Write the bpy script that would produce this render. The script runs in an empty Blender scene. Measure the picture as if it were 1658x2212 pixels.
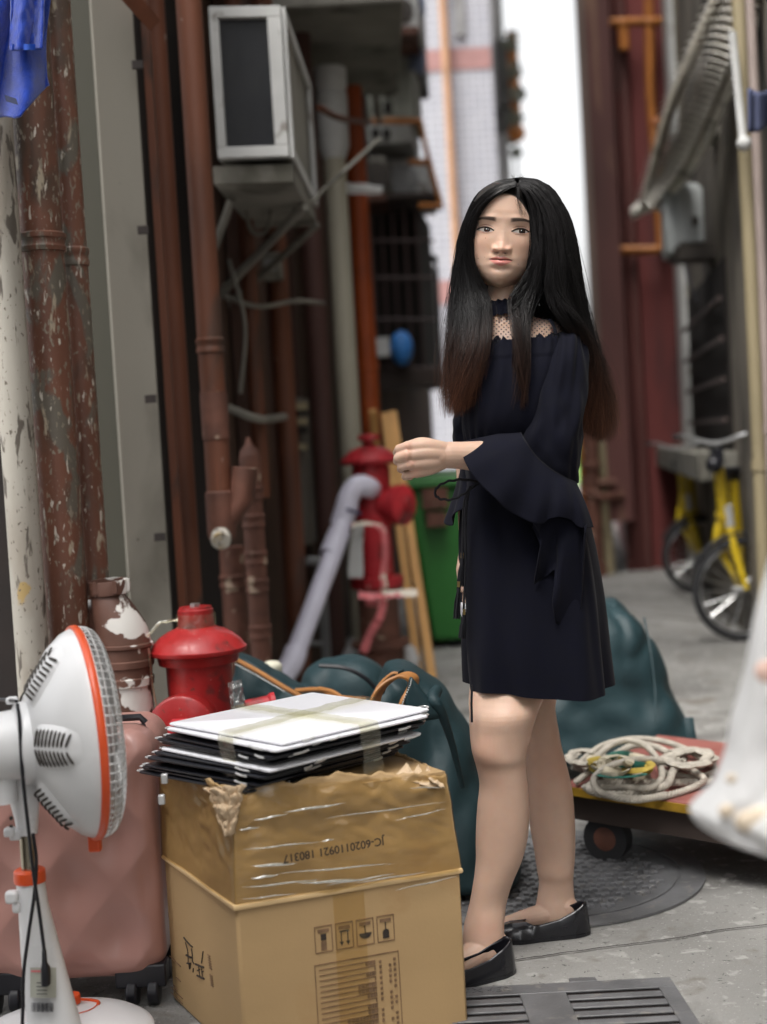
import bpy, math, random
import numpy as np
from mathutils import Vector, Matrix, noise as mnoise
# ------------------------------------------------------------------ camera, sky, sun, exposure
PITCH, ROLL, CAMZ, F = math.radians(2.7), math.radians(3.3), 1.07, 3072.0
sc = bpy.context.scene
COL = sc.collection
_F = Vector((0, math.cos(PITCH), -math.sin(PITCH)))
_U0 = Vector((0, math.sin(PITCH), math.cos(PITCH))); _R0 = Vector((1, 0, 0))
_R = math.cos(ROLL)*_R0 - math.sin(ROLL)*_U0
_U = math.sin(ROLL)*_R0 + math.cos(ROLL)*_U0
CP = Vector((0, 0, CAMZ))
cam = bpy.data.objects.new('camera', bpy.data.cameras.new('camera')); COL.objects.link(cam)
m = Matrix((_R, _U, -_F)).transposed().to_4x4(); m.translation = CP
cam.matrix_world = m
cam.data.sensor_fit = 'VERTICAL'; cam.data.sensor_height = 36; cam.data.lens = 50
cam.data.clip_end = 500; cam.data.clip_start = .05
cam.data.dof.use_dof = True; cam.data.dof.focus_distance = 2.88; cam.data.dof.aperture_fstop = 2.0
sc.camera = cam
SUN_EL, SUN_AZ = math.radians(62), math.radians(212)
w = bpy.data.worlds.new('World'); sc.world = w; w.use_nodes = True
nt = w.node_tree; bg = nt.nodes['Background']
sky = nt.nodes.new('ShaderNodeTexSky'); sky.sky_type = 'NISHITA'; sky.sun_disc = False
sky.sun_elevation = SUN_EL; sky.sun_rotation = SUN_AZ; sky.dust_density = 6; sky.air_density = 1.0; sky.ozone_density = 1
hs = nt.nodes.new('ShaderNodeHueSaturation'); hs.inputs['Saturation'].default_value = .06; hs.inputs['Value'].default_value = 1.15
nt.links.new(sky.outputs[0], hs.inputs['Color']); nt.links.new(hs.outputs[0], bg.inputs[0])
bg.inputs[1].default_value = .15
sun = bpy.data.objects.new('sun', bpy.data.lights.new('sun', 'SUN')); COL.objects.link(sun)
sun.data.energy = 1.5; sun.data.angle = math.radians(25); sun.data.color = (1, .95, .87)
_sd = Vector((math.sin(SUN_AZ)*math.cos(SUN_EL), math.cos(SUN_AZ)*math.cos(SUN_EL), math.sin(SUN_EL)))
sun.rotation_euler = _sd.to_track_quat('Z', 'Y').to_euler()
sc.view_settings.view_transform = 'Standard'; sc.view_settings.look = 'None'
sc.view_settings.exposure = 1.1; sc.view_settings.gamma = 1
sc.cycles.use_denoising = True
sc.cycles.max_bounces = 8; sc.cycles.transparent_max_bounces = 16
# ------------------------------------------------------------------ helpers
rnd = random.Random(7)
PI = math.pi
def ray(x, y): return _F + _R*((float(x)-829)/F) - _U*((float(y)-1106)/F)
def at(x, y, Y):
    Y = float(Y)
    r = ray(x, y); return CP + r*(Y/r.y)
def gnd(x, y, z=0.0):
    r = ray(x, y); return CP + r*((z-CAMZ)/r.z)
def V(*a): return Vector(a)
def cr(pts, n):
    """Catmull-Rom resample of tuples to n samples"""
    P = np.array([list(p) for p in pts], float); k = len(P)
    Q = np.vstack([2*P[0]-P[1], P, 2*P[-1]-P[-2]])
    out = []
    for t in np.linspace(0, k-1, n):
        i = min(int(t), k-2); u = t-i
        a, b, c, d = Q[i], Q[i+1], Q[i+2], Q[i+3]
        out.append(.5*((2*b)+(-a+c)*u+(2*a-5*b+4*c-d)*u*u+(-a+3*b-3*c+d)*u**3))
    return np.array(out)
WL = {}
def empty(name, loc, label=None, cat=None, group=None):
    o = bpy.data.objects.new(name, None); COL.objects.link(o); o.location = loc; WL[o.name] = Vector(loc)
    o.empty_display_size = .1
    if label: tag(o, label, cat, group)
    return o
def tag(o, label=None, cat=None, group=None, kind=None):
    if label: o['label'] = label
    if cat: o['category'] = cat
    if group: o['group'] = group
    if kind: o['kind'] = kind
    return o
def basis(d):
    d = Vector(d).normalized(); h = Vector((0, 0, 1)) if abs(d.z) < .95 else Vector((1, 0, 0))
    a = d.cross(h).normalized(); b = a.cross(d).normalized(); return a, b, d
class MB:
    def __init__(s): s.v = []; s.f = []
    def add(s, vs, fs):
        o = len(s.v); s.v += [Vector(v) for v in vs]; s.f += [tuple(i+o for i in f) for f in fs]; return s
    def box(s, c, size, ax=None):
        c = Vector(c); X, Y, Z = ax or (V(1,0,0), V(0,1,0), V(0,0,1)); h = [q/2 for q in size]
        vs = [c + X*(i*h[0]) + Y*(j*h[1]) + Z*(k*h[2]) for i in (-1,1) for j in (-1,1) for k in (-1,1)]
        return s.add(vs, [(0,1,3,2),(4,6,7,5),(0,4,5,1),(2,3,7,6),(0,2,6,4),(1,5,7,3)])
    def hexa(s, b, t):  # bottom quad, top quad (each 4 points, ccw)
        return s.add(list(b)+list(t), [(3,2,1,0),(4,5,6,7),(0,1,5,4),(1,2,6,5),(2,3,7,6),(3,0,4,7)])
    def loft(s, rings, cap=True, closed=True):
        n = len(rings[0]); vs = [p for r in rings for p in r]; fs = []
        for i in range(len(rings)-1):
            for j in range(n if closed else n-1):
                k = (j+1) % n; fs.append((i*n+j, i*n+k, (i+1)*n+k, (i+1)*n+j))
        if cap and closed:
            fs.append(tuple(range(n-1, -1, -1))); fs.append(tuple((len(rings)-1)*n+j for j in range(n)))
        return s.add(vs, fs)
    def tube(s, pts, r, n=12, cap=True, flat=1.0, smooth=0):
        pts = [Vector(p) for p in pts]
        rs = r if isinstance(r, (list, tuple)) else [r]*len(pts)
        if smooth:
            q = cr([tuple(p)+(a,) for p, a in zip(pts, rs)], smooth); pts = [Vector(x[:3]) for x in q]; rs = [x[3] for x in q]
        rings = []; a = None
        for i, p in enumerate(pts):
            d = (pts[min(i+1, len(pts)-1)] - pts[max(i-1, 0)])
            if d.length < 1e-9: d = Vector((0,0,1))
            d.normalize()
            if a is None: a, b, _ = basis(d)
            else:
                a = (a - d*a.dot(d)).normalized(); b = a.cross(d).normalized()
            rings.append([p + a*(rs[i]*math.cos(2*PI*k/n)) + b*(rs[i]*flat*math.sin(2*PI*k/n)) for k in range(n)])
        return s.loft(rings, cap)
    def lathe(s, o, axis, prof, n=32, up=None):
        """prof: list of (t along axis, radius)"""
        a, b, d = basis(axis)
        return s.loft([[Vector(o) + d*t + (a*math.cos(2*PI*k/n) + b*math.sin(2*PI*k/n))*max(r, 1e-4) for k in range(n)] for t, r in prof])
    def grid(s, fn, nu, nv):
        vs = [fn(i/(nu-1), j/(nv-1)) for i in range(nu) for j in range(nv)]
        return s.add(vs, [(i*nv+j, i*nv+j+1, (i+1)*nv+j+1, (i+1)*nv+j) for i in range(nu-1) for j in range(nv-1)])
    def ball(s, c, r, n=16, m=10, sc_=(1,1,1)):
        rings = [[Vector(c) + V(sc_[0]*r*math.sin(PI*(i+.02)/(m+.04))*math.cos(2*PI*k/n), sc_[1]*r*math.sin(PI*(i+.02)/(m+.04))*math.sin(2*PI*k/n), -sc_[2]*r*math.cos(PI*(i+.02)/(m+.04))) for k in range(n)] for i in range(m+1)]
        return s.loft(rings)
    def build(s, name, mat, parent=None, origin=None, ang=40, bevel=0, solid=0, sub=0, label=None, cat=None, group=None, kind=None):
        me = bpy.data.meshes.new(name)
        root = parent
        if parent is not None:
            O = WL[parent.name]
        else:
            if origin is None:
                z0 = min(v.z for v in s.v); O = Vector((sum(v.x for v in s.v)/len(s.v), sum(v.y for v in s.v)/len(s.v), z0))
            else: O = Vector(origin)
        me.from_pydata([tuple(v-O) for v in s.v], [], s.f); me.validate(); me.update()
        me.materials.append(mat)
        me.shade_smooth()
        if ang < 180: me.set_sharp_from_angle(angle=math.radians(ang))
        o = bpy.data.objects.new(name, me); COL.objects.link(o)
        if parent is not None: o.parent = parent
        else: o.location = O
        WL[o.name] = O
        if solid: md = o.modifiers.new('solid', 'SOLIDIFY'); md.thickness = solid; md.offset = 0
        if sub: md = o.modifiers.new('sub', 'SUBSURF'); md.levels = sub; md.render_levels = sub
        if bevel: md = o.modifiers.new('bevel', 'BEVEL'); md.width = bevel; md.segments = 2; md.limit_method = 'ANGLE'; md.angle_limit = math.radians(40)
        tag(o, label, cat, group, kind)
        return o
def copy_tree(o, dloc=(0,0,0), parent=None):
    c = o.copy(); COL.objects.link(c)
    if parent is not None: c.parent = parent
    else: c.location = o.location + Vector(dloc)
    WL[c.name] = WL[o.name] + Vector(dloc)
    for ch in list(o.children): copy_tree(ch, dloc, c)
    return c
def nz(x, y, z=0.0, s=1.0): return mnoise.noise(Vector((x*s, y*s, z*s)))
def fbm(p, s=1.0, o=3):
    v = 0; a = 1
    for i in range(o):
        v += a*mnoise.noise(Vector(p)*s + Vector((i*7.3, 0, 0))); s *= 2; a *= .5
    return v
# ------------------------------------------------------------------ materials
def srgb(h):
    c = [int(h[i:i+2], 16)/255 for i in (0, 2, 4)]
    return tuple(((x+.055)/1.055)**2.4 if x > .04045 else x/12.92 for x in c)
def M(name, col, rough=.6, metal=0.0, var=.15, vs=6, st=(1,1,1), layers=(), bump=.15, bs=80, spec=.4, coat=0, sheen=0, trans=0, sss=0, bd=.002):
    mt = bpy.data.materials.new(name); mt.use_nodes = True; n = mt.node_tree.nodes; L = mt.node_tree.links
    b = n['Principled BSDF']; tc = n.new('ShaderNodeTexCoord')
    def noise(scale, stretch, det=5, off=0.0, dist=0.0):
        mp = n.new('ShaderNodeMapping'); mp.inputs['Scale'].default_value = stretch; mp.inputs['Location'].default_value = (off, off*1.7, off*.6)
        L.new(tc.outputs['Object'], mp.inputs['Vector'])
        t = n.new('ShaderNodeTexNoise'); t.inputs['Scale'].default_value = scale; t.inputs['Detail'].default_value = det; t.inputs['Distortion'].default_value = dist
        L.new(mp.outputs[0], t.inputs['Vector']); return t
    def mix(fac, a, bb):
        x = n.new('ShaderNodeMix'); x.data_type = 'RGBA'; L.new(fac, x.inputs[0])
        for s_, q in ((6, a), (7, bb)):
            if isinstance(q, tuple): x.inputs[s_].default_value = (*q[:3], 1)
            else: L.new(q, x.inputs[s_])
        return x.outputs[2]
    t0 = noise(vs, st)
    rp = n.new('ShaderNodeMapRange'); rp.inputs[1].default_value = .3; rp.inputs[2].default_value = .7; L.new(t0.outputs[0], rp.inputs[0])
    c = mix(rp.outputs[0], tuple(x*(1-var) for x in col), tuple(min(1, x*(1+var)) for x in col))
    hsum = None
    for i, ly in enumerate(layers):
        lc, sc_, thr, soft, stt = ly[:5]
        t = noise(sc_, stt, 8, 3.1*(i+1), .4)
        r = n.new('ShaderNodeMapRange'); r.inputs[1].default_value = thr; r.inputs[2].default_value = thr+soft; L.new(t.outputs[0], r.inputs[0])
        c = mix(r.outputs[0], c, lc); hsum = r.outputs[0]
    L.new(c, b.inputs['Base Color'])
    b.inputs['Roughness'].default_value = rough; b.inputs['Metallic'].default_value = metal
    b.inputs['Specular IOR Level'].default_value = spec; b.inputs['Coat Weight'].default_value = coat
    b.inputs['Coat Roughness'].default_value = .12
    if sheen: b.inputs['Sheen Weight'].default_value = sheen; b.inputs['Sheen Roughness'].default_value = .4
    if trans: b.inputs['Transmission Weight'].default_value = trans
    if sss: b.inputs['Subsurface Weight'].default_value = sss; b.inputs['Subsurface Radius'].default_value = (.01, .004, .002); b.inputs['Subsurface Scale'].default_value = .8
    rr = n.new('ShaderNodeMapRange'); rr.inputs[3].default_value = max(0, rough-.1); rr.inputs[4].default_value = min(1, rough+.1); L.new(t0.outputs[0], rr.inputs[0]); L.new(rr.outputs[0], b.inputs['Roughness'])
    if bump:
        bn = noise(bs, (1,1,1), 4, 11.0)
        bp = n.new('ShaderNodeBump'); bp.inputs['Strength'].default_value = bump; bp.inputs['Distance'].default_value = bd; L.new(bn.outputs[0], bp.inputs['Height'])
        last = bp
        if hsum is not None:
            b2 = n.new('ShaderNodeBump'); b2.inputs['Strength'].default_value = .25; b2.inputs['Distance'].default_value = .001; b2.invert = False
            L.new(hsum, b2.inputs['Height']); L.new(bp.outputs[0], b2.inputs['Normal']); last = b2
        L.new(last.outputs[0], b.inputs['Normal'])
    return mt
VST = (1, 1, .22)
m_concrete = M('concrete', (.215,.21,.20), .75, var=.35, vs=1.1, layers=[((.10,.095,.09), 3.2, .54, .14, (1,1,1)), ((.29,.285,.27), 26, .59, .08, (1,1,1)), ((.08,.08,.075), 70, .64, .05, (1,1,1)), ((.30,.29,.28), 160, .64, .04, (1,1,1)), ((.13,.115,.10), 9, .6, .1, (1,1,1))], bump=.7, bs=120, bd=.004)
m_iron = M('cast_iron', (.14,.14,.145), .5, .3, var=.3, vs=10, layers=[((.2,.19,.18), 30, .58, .1, (1,1,1))], bump=.4, bs=150)
m_pit = M('pit', (.012,.008,.008), .9, bump=0)
m_cream = M('peeled_cream_paint', (.37,.345,.30), .6, var=.12, vs=8, st=VST, layers=[((.27,.24,.2), 12, .52, .14, (1,1,.22)), ((.10,.085,.07), 45, .58, .05, (1,1,.25)), ((.34,.24,.1), 14, .68, .03, (1,1,.5)), ((.12,.1,.08), 110, .64, .03, (1,1,.6))], bump=.3)
m_brown = M('peeling_brown_paint', (.135,.055,.034), .5, var=.3, vs=9, st=VST, layers=[((.07,.045,.032), 7, .5, .1, (1,1,.35)), ((.11,.095,.075), 13, .57, .04, (1,1,.4)), ((.32,.27,.20), 34, .62, .04, (1,1,.25)), ((.48,.44,.38), 85, .64, .02, (1,1,.25)), ((.2,.17,.13), 110, .6, .04, (1,1,.5))], bump=.4)
m_brown2 = M('faded_brown_paint', (.16,.055,.036), .55, var=.25, vs=8, st=VST, layers=[((.1,.05,.035), 10, .52, .08, (1,1,.35)), ((.13,.11,.09), 16, .6, .04, (1,1,.4)), ((.42,.36,.28), 34, .63, .03, (1,1,.3))], bump=.35)
m_rust = M('rust_red_paint', (.115,.038,.018), .6, var=.4, vs=7, st=VST, layers=[((.06,.03,.02), 9, .56, .1, (1,1,.3)), ((.3,.24,.2), 25, .7, .03, (1,1,.4))], bump=.3)
m_orange = M('orange_gas_paint', (.33,.115,.02), .5, var=.2, layers=[((.25,.07,.02), 12, .6, .08, (1,1,.4))])
m_orangered = M('orange_red_paint', (.32,.06,.012), .5, var=.25)
m_beige = M('beige_wall', (.215,.20,.17), .75, var=.1, vs=3, st=VST, layers=[((.125,.115,.095), 4, .55, .15, (1,1,.4)), ((.06,.05,.04), 60, .72, .03, (1,1,1))], bump=.2)
m_olive = M('grey_green_wall', (.048,.046,.034), .75, var=.12, vs=3, st=VST, bump=.2)
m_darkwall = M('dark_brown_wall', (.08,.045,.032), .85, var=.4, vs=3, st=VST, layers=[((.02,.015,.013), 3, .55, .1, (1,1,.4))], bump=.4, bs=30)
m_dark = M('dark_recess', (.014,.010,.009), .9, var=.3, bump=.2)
m_white = M('white_fan_plastic', (.72,.72,.73), .3, var=.03, bump=0, coat=.3)
m_fanorange = M('orange_plastic', (.68,.085,.02), .35, var=.05, bump=0, coat=.2)
m_black = M('black_plastic', (.012,.012,.016), .35, var=.2, bump=0)
m_slot = M('slot_dark', (.05,.042,.036), .7, bump=0)
m_wire = M('white_wire', (.6,.6,.6), .3, .3, bump=0)
m_pink = M('dusty_pink_shell', (.38,.20,.17), .42, var=.06, vs=3, bump=.25, bs=260, bd=.0008, coat=.15)
m_red = M('red_hydrant_paint', (.30,.012,.013), .42, var=.18, vs=9, layers=[((.15,.018,.018), 16, .58, .1, (1,1,1)), ((.10,.03,.02), 70, .66, .04, (1,1,1)), ((.5,.25,.22), 90, .70, .03, (1,1,1))], bump=.4, bs=60, coat=.2)
m_red2 = M('faded_red_paint', (.40,.02,.028), .5, var=.25, vs=7, layers=[((.18,.02,.02), 10, .56, .1, (1,1,.4)), ((.5,.25,.22), 30, .66, .04, (1,1,1))], bump=.3)
m_hrust = M('rusty_iron', (.11,.045,.03), .7, var=.4, vs=12, layers=[((.3,.22,.16), 16, .64, .04, (1,1,1))], bump=.5)
m_card = M('brown_cardboard', (.40,.265,.13), .62, var=.06, vs=4, st=(1,1,2.5), layers=[((.34,.205,.09), 5, .6, .12, (1,1,1))], bump=.12, bs=200)
m_card2 = M('worn_pale_cardboard', (.56,.42,.28), .7, var=.12, vs=10, bump=.3)
m_cardedge = M('cardboard_fold', (.60,.42,.22), .5, var=.1, bump=.2)
m_ink = M('black_print', (.03,.022,.018), .6, var=.3, bump=0)
m_ink2 = M('faded_brown_print', (.17,.10,.055), .6, var=.3, vs=40, bump=0)
m_boardw = M('white_board', (.74,.74,.78), .32, var=.03, bump=.1, bs=40)
m_boardb = M('black_board', (.014,.015,.02), .34, var=.25, vs=14, bump=.15, bs=50)
m_teal = M('teal_oxford_cloth', (.007,.027,.033), .62, var=.2, vs=5, bump=.25, bs=9, bd=.03, spec=.45)
m_trim = M('tan_leather_trim', (.34,.145,.04), .5, var=.15, bump=.15)
m_stitch = M('white_stitch', (.6,.6,.58), .6, bump=0)
m_tex = M('navy_crepe', (.0028,.0031,.0082), .9, var=.12, vs=40, bump=.25, bs=900, bd=.0006, sheen=.035, spec=.15)
m_shoe = M('black_leather', (.008,.008,.011), .28, var=.2, bump=.15, bs=160, coat=.25)
m_cord = M('black_cord', (.004,.004,.007), .7, bump=.3, bs=300)
m_gold = M('gold_metal', (.6,.45,.2), .3, 1, bump=0)
m_wood = M('yellow_wood', (.50,.27,.09), .65, var=.2, vs=12, st=(1,1,.1), bump=.2)
m_green = M('green_bin_plastic', (.022,.135,.022), .45, var=.15, vs=3, bump=.1)
m_pvc = M('lavender_white_pvc', (.70,.68,.80), .4, var=.06, bump=0)
m_grey = M('grey_metal', (.25,.25,.25), .55, var=.2, layers=[((.12,.11,.1), 12, .6, .1, (1,1,.4))])
m_lgrey = M('light_grey_paint', (.46,.46,.45), .55, var=.12, layers=[((.22,.2,.18), 14, .63, .06, (1,1,.5))], bump=.2)
m_stone = M('stained_concrete', (.2,.19,.165), .85, var=.3, vs=3, layers=[((.08,.075,.06), 4, .55, .12, (1,1,.4))], bump=.5)
m_khaki = M('khaki_post_paint', (.26,.215,.13), .6, var=.15, st=VST)
m_redwall = M('dark_red_wall', (.135,.030,.027), .75, var=.25, vs=2, st=(1,1,.3), layers=[((.06,.018,.018), 2.5, .55, .12, (1,1,.3))], bump=.3, bs=25)
m_glassd = M('dark_glass', (.02,.024,.035), .15, var=.2, bump=0)
m_cartred = M('worn_red_board', (.24,.085,.07), .5, var=.15, vs=6, layers=[((.2,.05,.04), 14, .6, .06, (1,1,1)), ((.5,.33,.3), 40, .7, .04, (1,.3,1))], bump=.3)
m_cartyel = M('yellow_edge_paint', (.26,.15,.012), .55, var=.3, vs=20)
m_cartwood = M('dark_cart_wood', (.035,.024,.02), .8, var=.3)
m_rope = M('grey_cotton_rope', (.40,.365,.31), .85, var=.18, vs=30, bump=.5, bs=300)
m_striped = M('cream_strap', (.58,.5,.34), .75, var=.2, vs=18, layers=[((.03,.16,.13), 16, .6, .03, (1,1,3)), ((.55,.42,.07), 20, .62, .03, (3,1,1))])
m_bikey = M('yellow_bike_paint', (.60,.42,.02), .35, var=.08, bump=0, coat=.4)
m_rubber = M('tyre_rubber', (.02,.02,.022), .7, bump=.2)
m_silver = M('silver_metal', (.5,.5,.5), .3, .9, bump=0)
m_blue = M('blue_terry', (.013,.055,.42), .95, var=.25, vs=60, bump=1.0, bs=420, bd=.004, sheen=.5)
m_bluecloth = M('blue_grey_cloth', (.06,.07,.13), .9)
m_leaf = M('pale_green_foliage', (.16,.30,.07), .7, var=.3, vs=20)
m_label = M('cream_label', (.62,.6,.52), .5, bump=0)
m_tape_r = M('pink_white_tape', (.62,.16,.17), .5, var=.2, vs=8, layers=[((.66,.58,.48), 7, .52, .03, (1,1,1))], bump=0)
def film(name, tint, gloss=.16, rough=.12, bs=30, st=(1,1,1), strength=.8, milk=0.0, milkcol=(.8,.8,.8), fres=.55):
    mt = bpy.data.materials.new(name); mt.use_nodes = True; n = mt.node_tree.nodes; L = mt.node_tree.links
    for q in list(n): n.remove(q)
    out = n.new('ShaderNodeOutputMaterial'); tr = n.new('ShaderNodeBsdfTransparent'); tr.inputs[0].default_value = (*tint, 1)
    gl = n.new('ShaderNodeBsdfGlossy'); gl.inputs['Roughness'].default_value = rough; gl.inputs[0].default_value = (.95, .95, .92, 1)
    tc = n.new('ShaderNodeTexCoord'); mp = n.new('ShaderNodeMapping'); mp.inputs['Scale'].default_value = st
    no = n.new('ShaderNodeTexNoise'); no.inputs['Scale'].default_value = bs; no.inputs['Detail'].default_value = 4; no.inputs['Distortion'].default_value = 1.0
    bp = n.new('ShaderNodeBump'); bp.inputs['Strength'].default_value = strength; bp.inputs['Distance'].default_value = .006
    L.new(tc.outputs['Object'], mp.inputs[0]); L.new(mp.outputs[0], no.inputs['Vector']); L.new(no.outputs[0], bp.inputs['Height'])
    L.new(bp.outputs[0], gl.inputs['Normal'])
    lw = n.new('ShaderNodeLayerWeight'); lw.inputs[0].default_value = .35; L.new(bp.outputs[0], lw.inputs['Normal'])
    ma = n.new('ShaderNodeMath'); ma.operation = 'MULTIPLY_ADD'; L.new(lw.outputs['Fresnel'], ma.inputs[0]); ma.inputs[1].default_value = fres; ma.inputs[2].default_value = gloss
    mx = n.new('ShaderNodeMixShader'); L.new(ma.outputs[0], mx.inputs[0]); L.new(tr.outputs[0], mx.inputs[1]); L.new(gl.outputs[0], mx.inputs[2])
    last = mx
    if milk:
        df = n.new('ShaderNodeBsdfDiffuse'); df.inputs[0].default_value = (*milkcol, 1); tl = n.new('ShaderNodeBsdfTranslucent'); tl.inputs[0].default_value = (*milkcol, 1)
        m1 = n.new('ShaderNodeMixShader'); m1.inputs[0].default_value = .4; L.new(df.outputs[0], m1.inputs[1]); L.new(tl.outputs[0], m1.inputs[2])
        m2 = n.new('ShaderNodeMixShader'); m2.inputs[0].default_value = milk; L.new(mx.outputs[0], m2.inputs[1]); L.new(m1.outputs[0], m2.inputs[2]); last = m2
    L.new(last.outputs[0], out.inputs[0]); return mt
m_wrap = film('clear_stretch_wrap', (.97,.93,.80), .03, .16, 6, (1,1,5), .7, 0, (1,1,1), .38)
m_tape = film('clear_packing_tape', (.96,.95,.84), .10, .10, 40, (1,1,1), 1.0, .05, (.7,.68,.5), .18)
m_bagfilm = film('thin_white_plastic', (.9,.9,.9), .08, .3, 14, (1,1,.4), .5, .86, (.80,.80,.81))
m_clearbag = film('clear_crinkled_plastic', (.88,.88,.88), .2, .15, 30, (1,1,1), 1.0, .15)
# ------------------------------------------------------------------ ground
mb = MB(); mb.add([(-40,-8,0),(40,-8,0),(40,160,0),(-40,160,0)], [(0,1,2,3)])
ground = mb.build('ground', m_concrete, origin=(0,0,0), kind='structure')
# slab joint / crack line in the concrete, a thin dark ribbon laid in the ground
def ground_line(pts, wdt, name, mat, z=.004):
    mb = MB(); P = cr([tuple(gnd(x, y))[:2] for x, y in pts], 60); vs = []
    for i, p in enumerate(P):
        d = P[min(i+1, 59)] - P[max(i-1, 0)]; d = d/np.linalg.norm(d); nn = np.array([-d[1], d[0]])
        j = .006*nz(i*.7, 3) + .003*nz(i*2.1, 9); ww = wdt*(.5+.6*abs(nz(i*.9, 5)))
        for s_ in (-1, 1): q = p + nn*(j + s_*ww); vs.append((q[0], q[1], z))
    mb.add(vs, [(2*i, 2*i+2, 2*i+3, 2*i+1) for i in range(59)])
    return mb.build(name, mat, parent=ground)
ground_line([(1000,2098),(1130,2075),(1290,2052),(1460,2030),(1560,2012),(1800,1985)], .0035, 'crack', m_pit)
ground_line([(1240,1322),(1340,1326),(1450,1335),(1600,1350)], .02, 'joint', m_cartwood)
ground_line([(1240,1290),(1340,1292),(1450,1296),(1560,1300)], .016, 'joint', m_cartwood)
# far end of alley: lawn
mb = MB(); mb.add([(-3,30,.004),(14,30,.004),(14,60,.004),(-3,60,.004)], [(0,1,2,3)])
mb.build('lawn', m_leaf, origin=(0,30,0), kind='structure')
# manhole
c = gnd(1175, 1893); R0 = .385
t = empty('manhole_cover', (c.x, c.y, 0), 'round black cast iron manhole cover with raised crosses behind the woman\'s heels', 'manhole cover')
mb = MB(); mb.lathe((c.x,c.y,.0), (0,0,1), [(.002,R0),(.007,R0),(.007,R0-.055),(.003,R0-.056),(.003,R0-.062)], 96); mb.build('ring', m_iron, t)
mb = MB(); mb.lathe((c.x,c.y,0), (0,0,1), [(.002,.32),(.006,.32),(.0062,.305),(.004,.302),(.004,.001)], 96)
mb.build('cover', m_iron, t)
mb = MB(); sp = .046
for i in range(-7, 8):
    for j in range(-7, 8):
        x, y = (i + .5*(j % 2))*sp, j*sp*.8
        if math.hypot(x, y) < .285:
            mb.box((c.x+x, c.y+y, .0065), (.034, .0085, .010)); mb.box((c.x+x, c.y+y, .0064), (.0085, .029, .0094))
mb.build('raised_crosses', m_iron, t, bevel=.0015)
# drain grate
P = [gnd(960,2143), gnd(1448,2118), gnd(1560,2290), gnd(1000,2320)]
t = empty('drain_grate', (P[0]+P[1]+P[2]+P[3])/4, 'dark iron drain grate with two columns of long slots in the foreground paving', 'drain grate')
def bil(u, v, z=0):
    q = (P[0]*(1-u)+P[1]*u)*(1-v) + (P[3]*(1-u)+P[2]*u)*v; return V(q.x, q.y, z)
mb = MB(); mb.add([bil(0,0,.002), bil(1,0,.002), bil(1,1,.002), bil(0,1,.002)], [(0,1,2,3)]); mb.build('pit', m_pit, t)
mb = MB()
def bar(u0, u1, v0, v1, zt=.0075): mb.hexa([bil(u0,v0,.003), bil(u1,v0,.003), bil(u1,v1,.003), bil(u0,v1,.003)], [bil(u0,v0,zt), bil(u1,v0,zt), bil(u1,v1,zt), bil(u0,v1,zt)])
NS = 8
bar(0, 1, 0, .13); bar(.32, .52, .13, 1); bar(.925, 1, .13, 1); bar(0, .02, .13, 1)
for k in range(NS):
    v0 = .13 + (k+.42)*.87/NS; v1 = .13 + (k+1)*.87/NS
    bar(.02, .32, v0, v1, .0073); bar(.52, .925, v0, v1, .0073)
mb.hexa([bil(.56,-.06,.003), bil(.68,-.06,.003), bil(.68,0,.003), bil(.56,0,.003)], [bil(.56,-.06,.0073), bil(.68,-.06,.0073), bil(.68,0,.0073), bil(.56,0,.0073)])
mb.build('plate', m_iron, t, bevel=.0015)
def text_mesh(body, size, depth=.0004, bold=0.0):
    cu = bpy.data.curves.new('t', 'FONT'); cu.body = body; cu.size = size; cu.extrude = depth; cu.offset = bold; cu.align_x = 'CENTER'; cu.align_y = 'CENTER'
    ob = bpy.data.objects.new('t', cu); COL.objects.link(ob); dg = bpy.context.evaluated_depsgraph_get(); dg.update()
    me = bpy.data.meshes.new_from_object(ob.evaluated_get(dg)); vs = [v.co.copy() for v in me.vertices]; fs = [tuple(p.vertices) for p in me.polygons]
    bpy.data.objects.remove(ob); bpy.data.curves.remove(cu); bpy.data.meshes.remove(me); return vs, fs
def put_text(mb, body, size, o, X, Y, depth=.0004):
    vs, fs = text_mesh(body, size, depth); Z = Vector(X).cross(Vector(Y)).normalized()
    mb.add([Vector(o) + Vector(X)*v.x + Vector(Y)*v.y + Z*v.z for v in vs], fs)
mb = MB(); put_text(mb, '80X 450', .03, bil(.17, .06, .0080), (P[1]-P[0]).normalized(), V(0,0,1).cross((P[1]-P[0]).normalized()), .001); mb.build('raised_lettering', m_iron, t)
# ------------------------------------------------------------------ walls
HT = 9.0
def wallseg(a, b, z0=0, z1=HT, th=.12, side=1):
    """a,b world xy tuples; slab thickness away from the alley"""
    a = Vector((a[0], a[1], 0)); b = Vector((b[0], b[1], 0)); d = (b-a).normalized(); n = Vector((-d.y, d.x, 0))*th*side
    mb = MB(); Z0 = V(0,0,z0); Z1 = V(0,0,z1)
    mb.hexa([a+Z0, b+Z0, b+n+Z0, a+n+Z0], [a+Z1, b+Z1, b+n+Z1, a+n+Z1]); return mb
def xy(x, y, Y): p = at(x, y, Y); return (p.x, p.y)
def vpipe(mb, x, y, Y, r, z0=0, z1=5.0, n=20): p = at(x, y, Y); mb.lathe((p.x, p.y, z0), (0,0,1), [(0,r),(z1-z0,r)], n); return p
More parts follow.
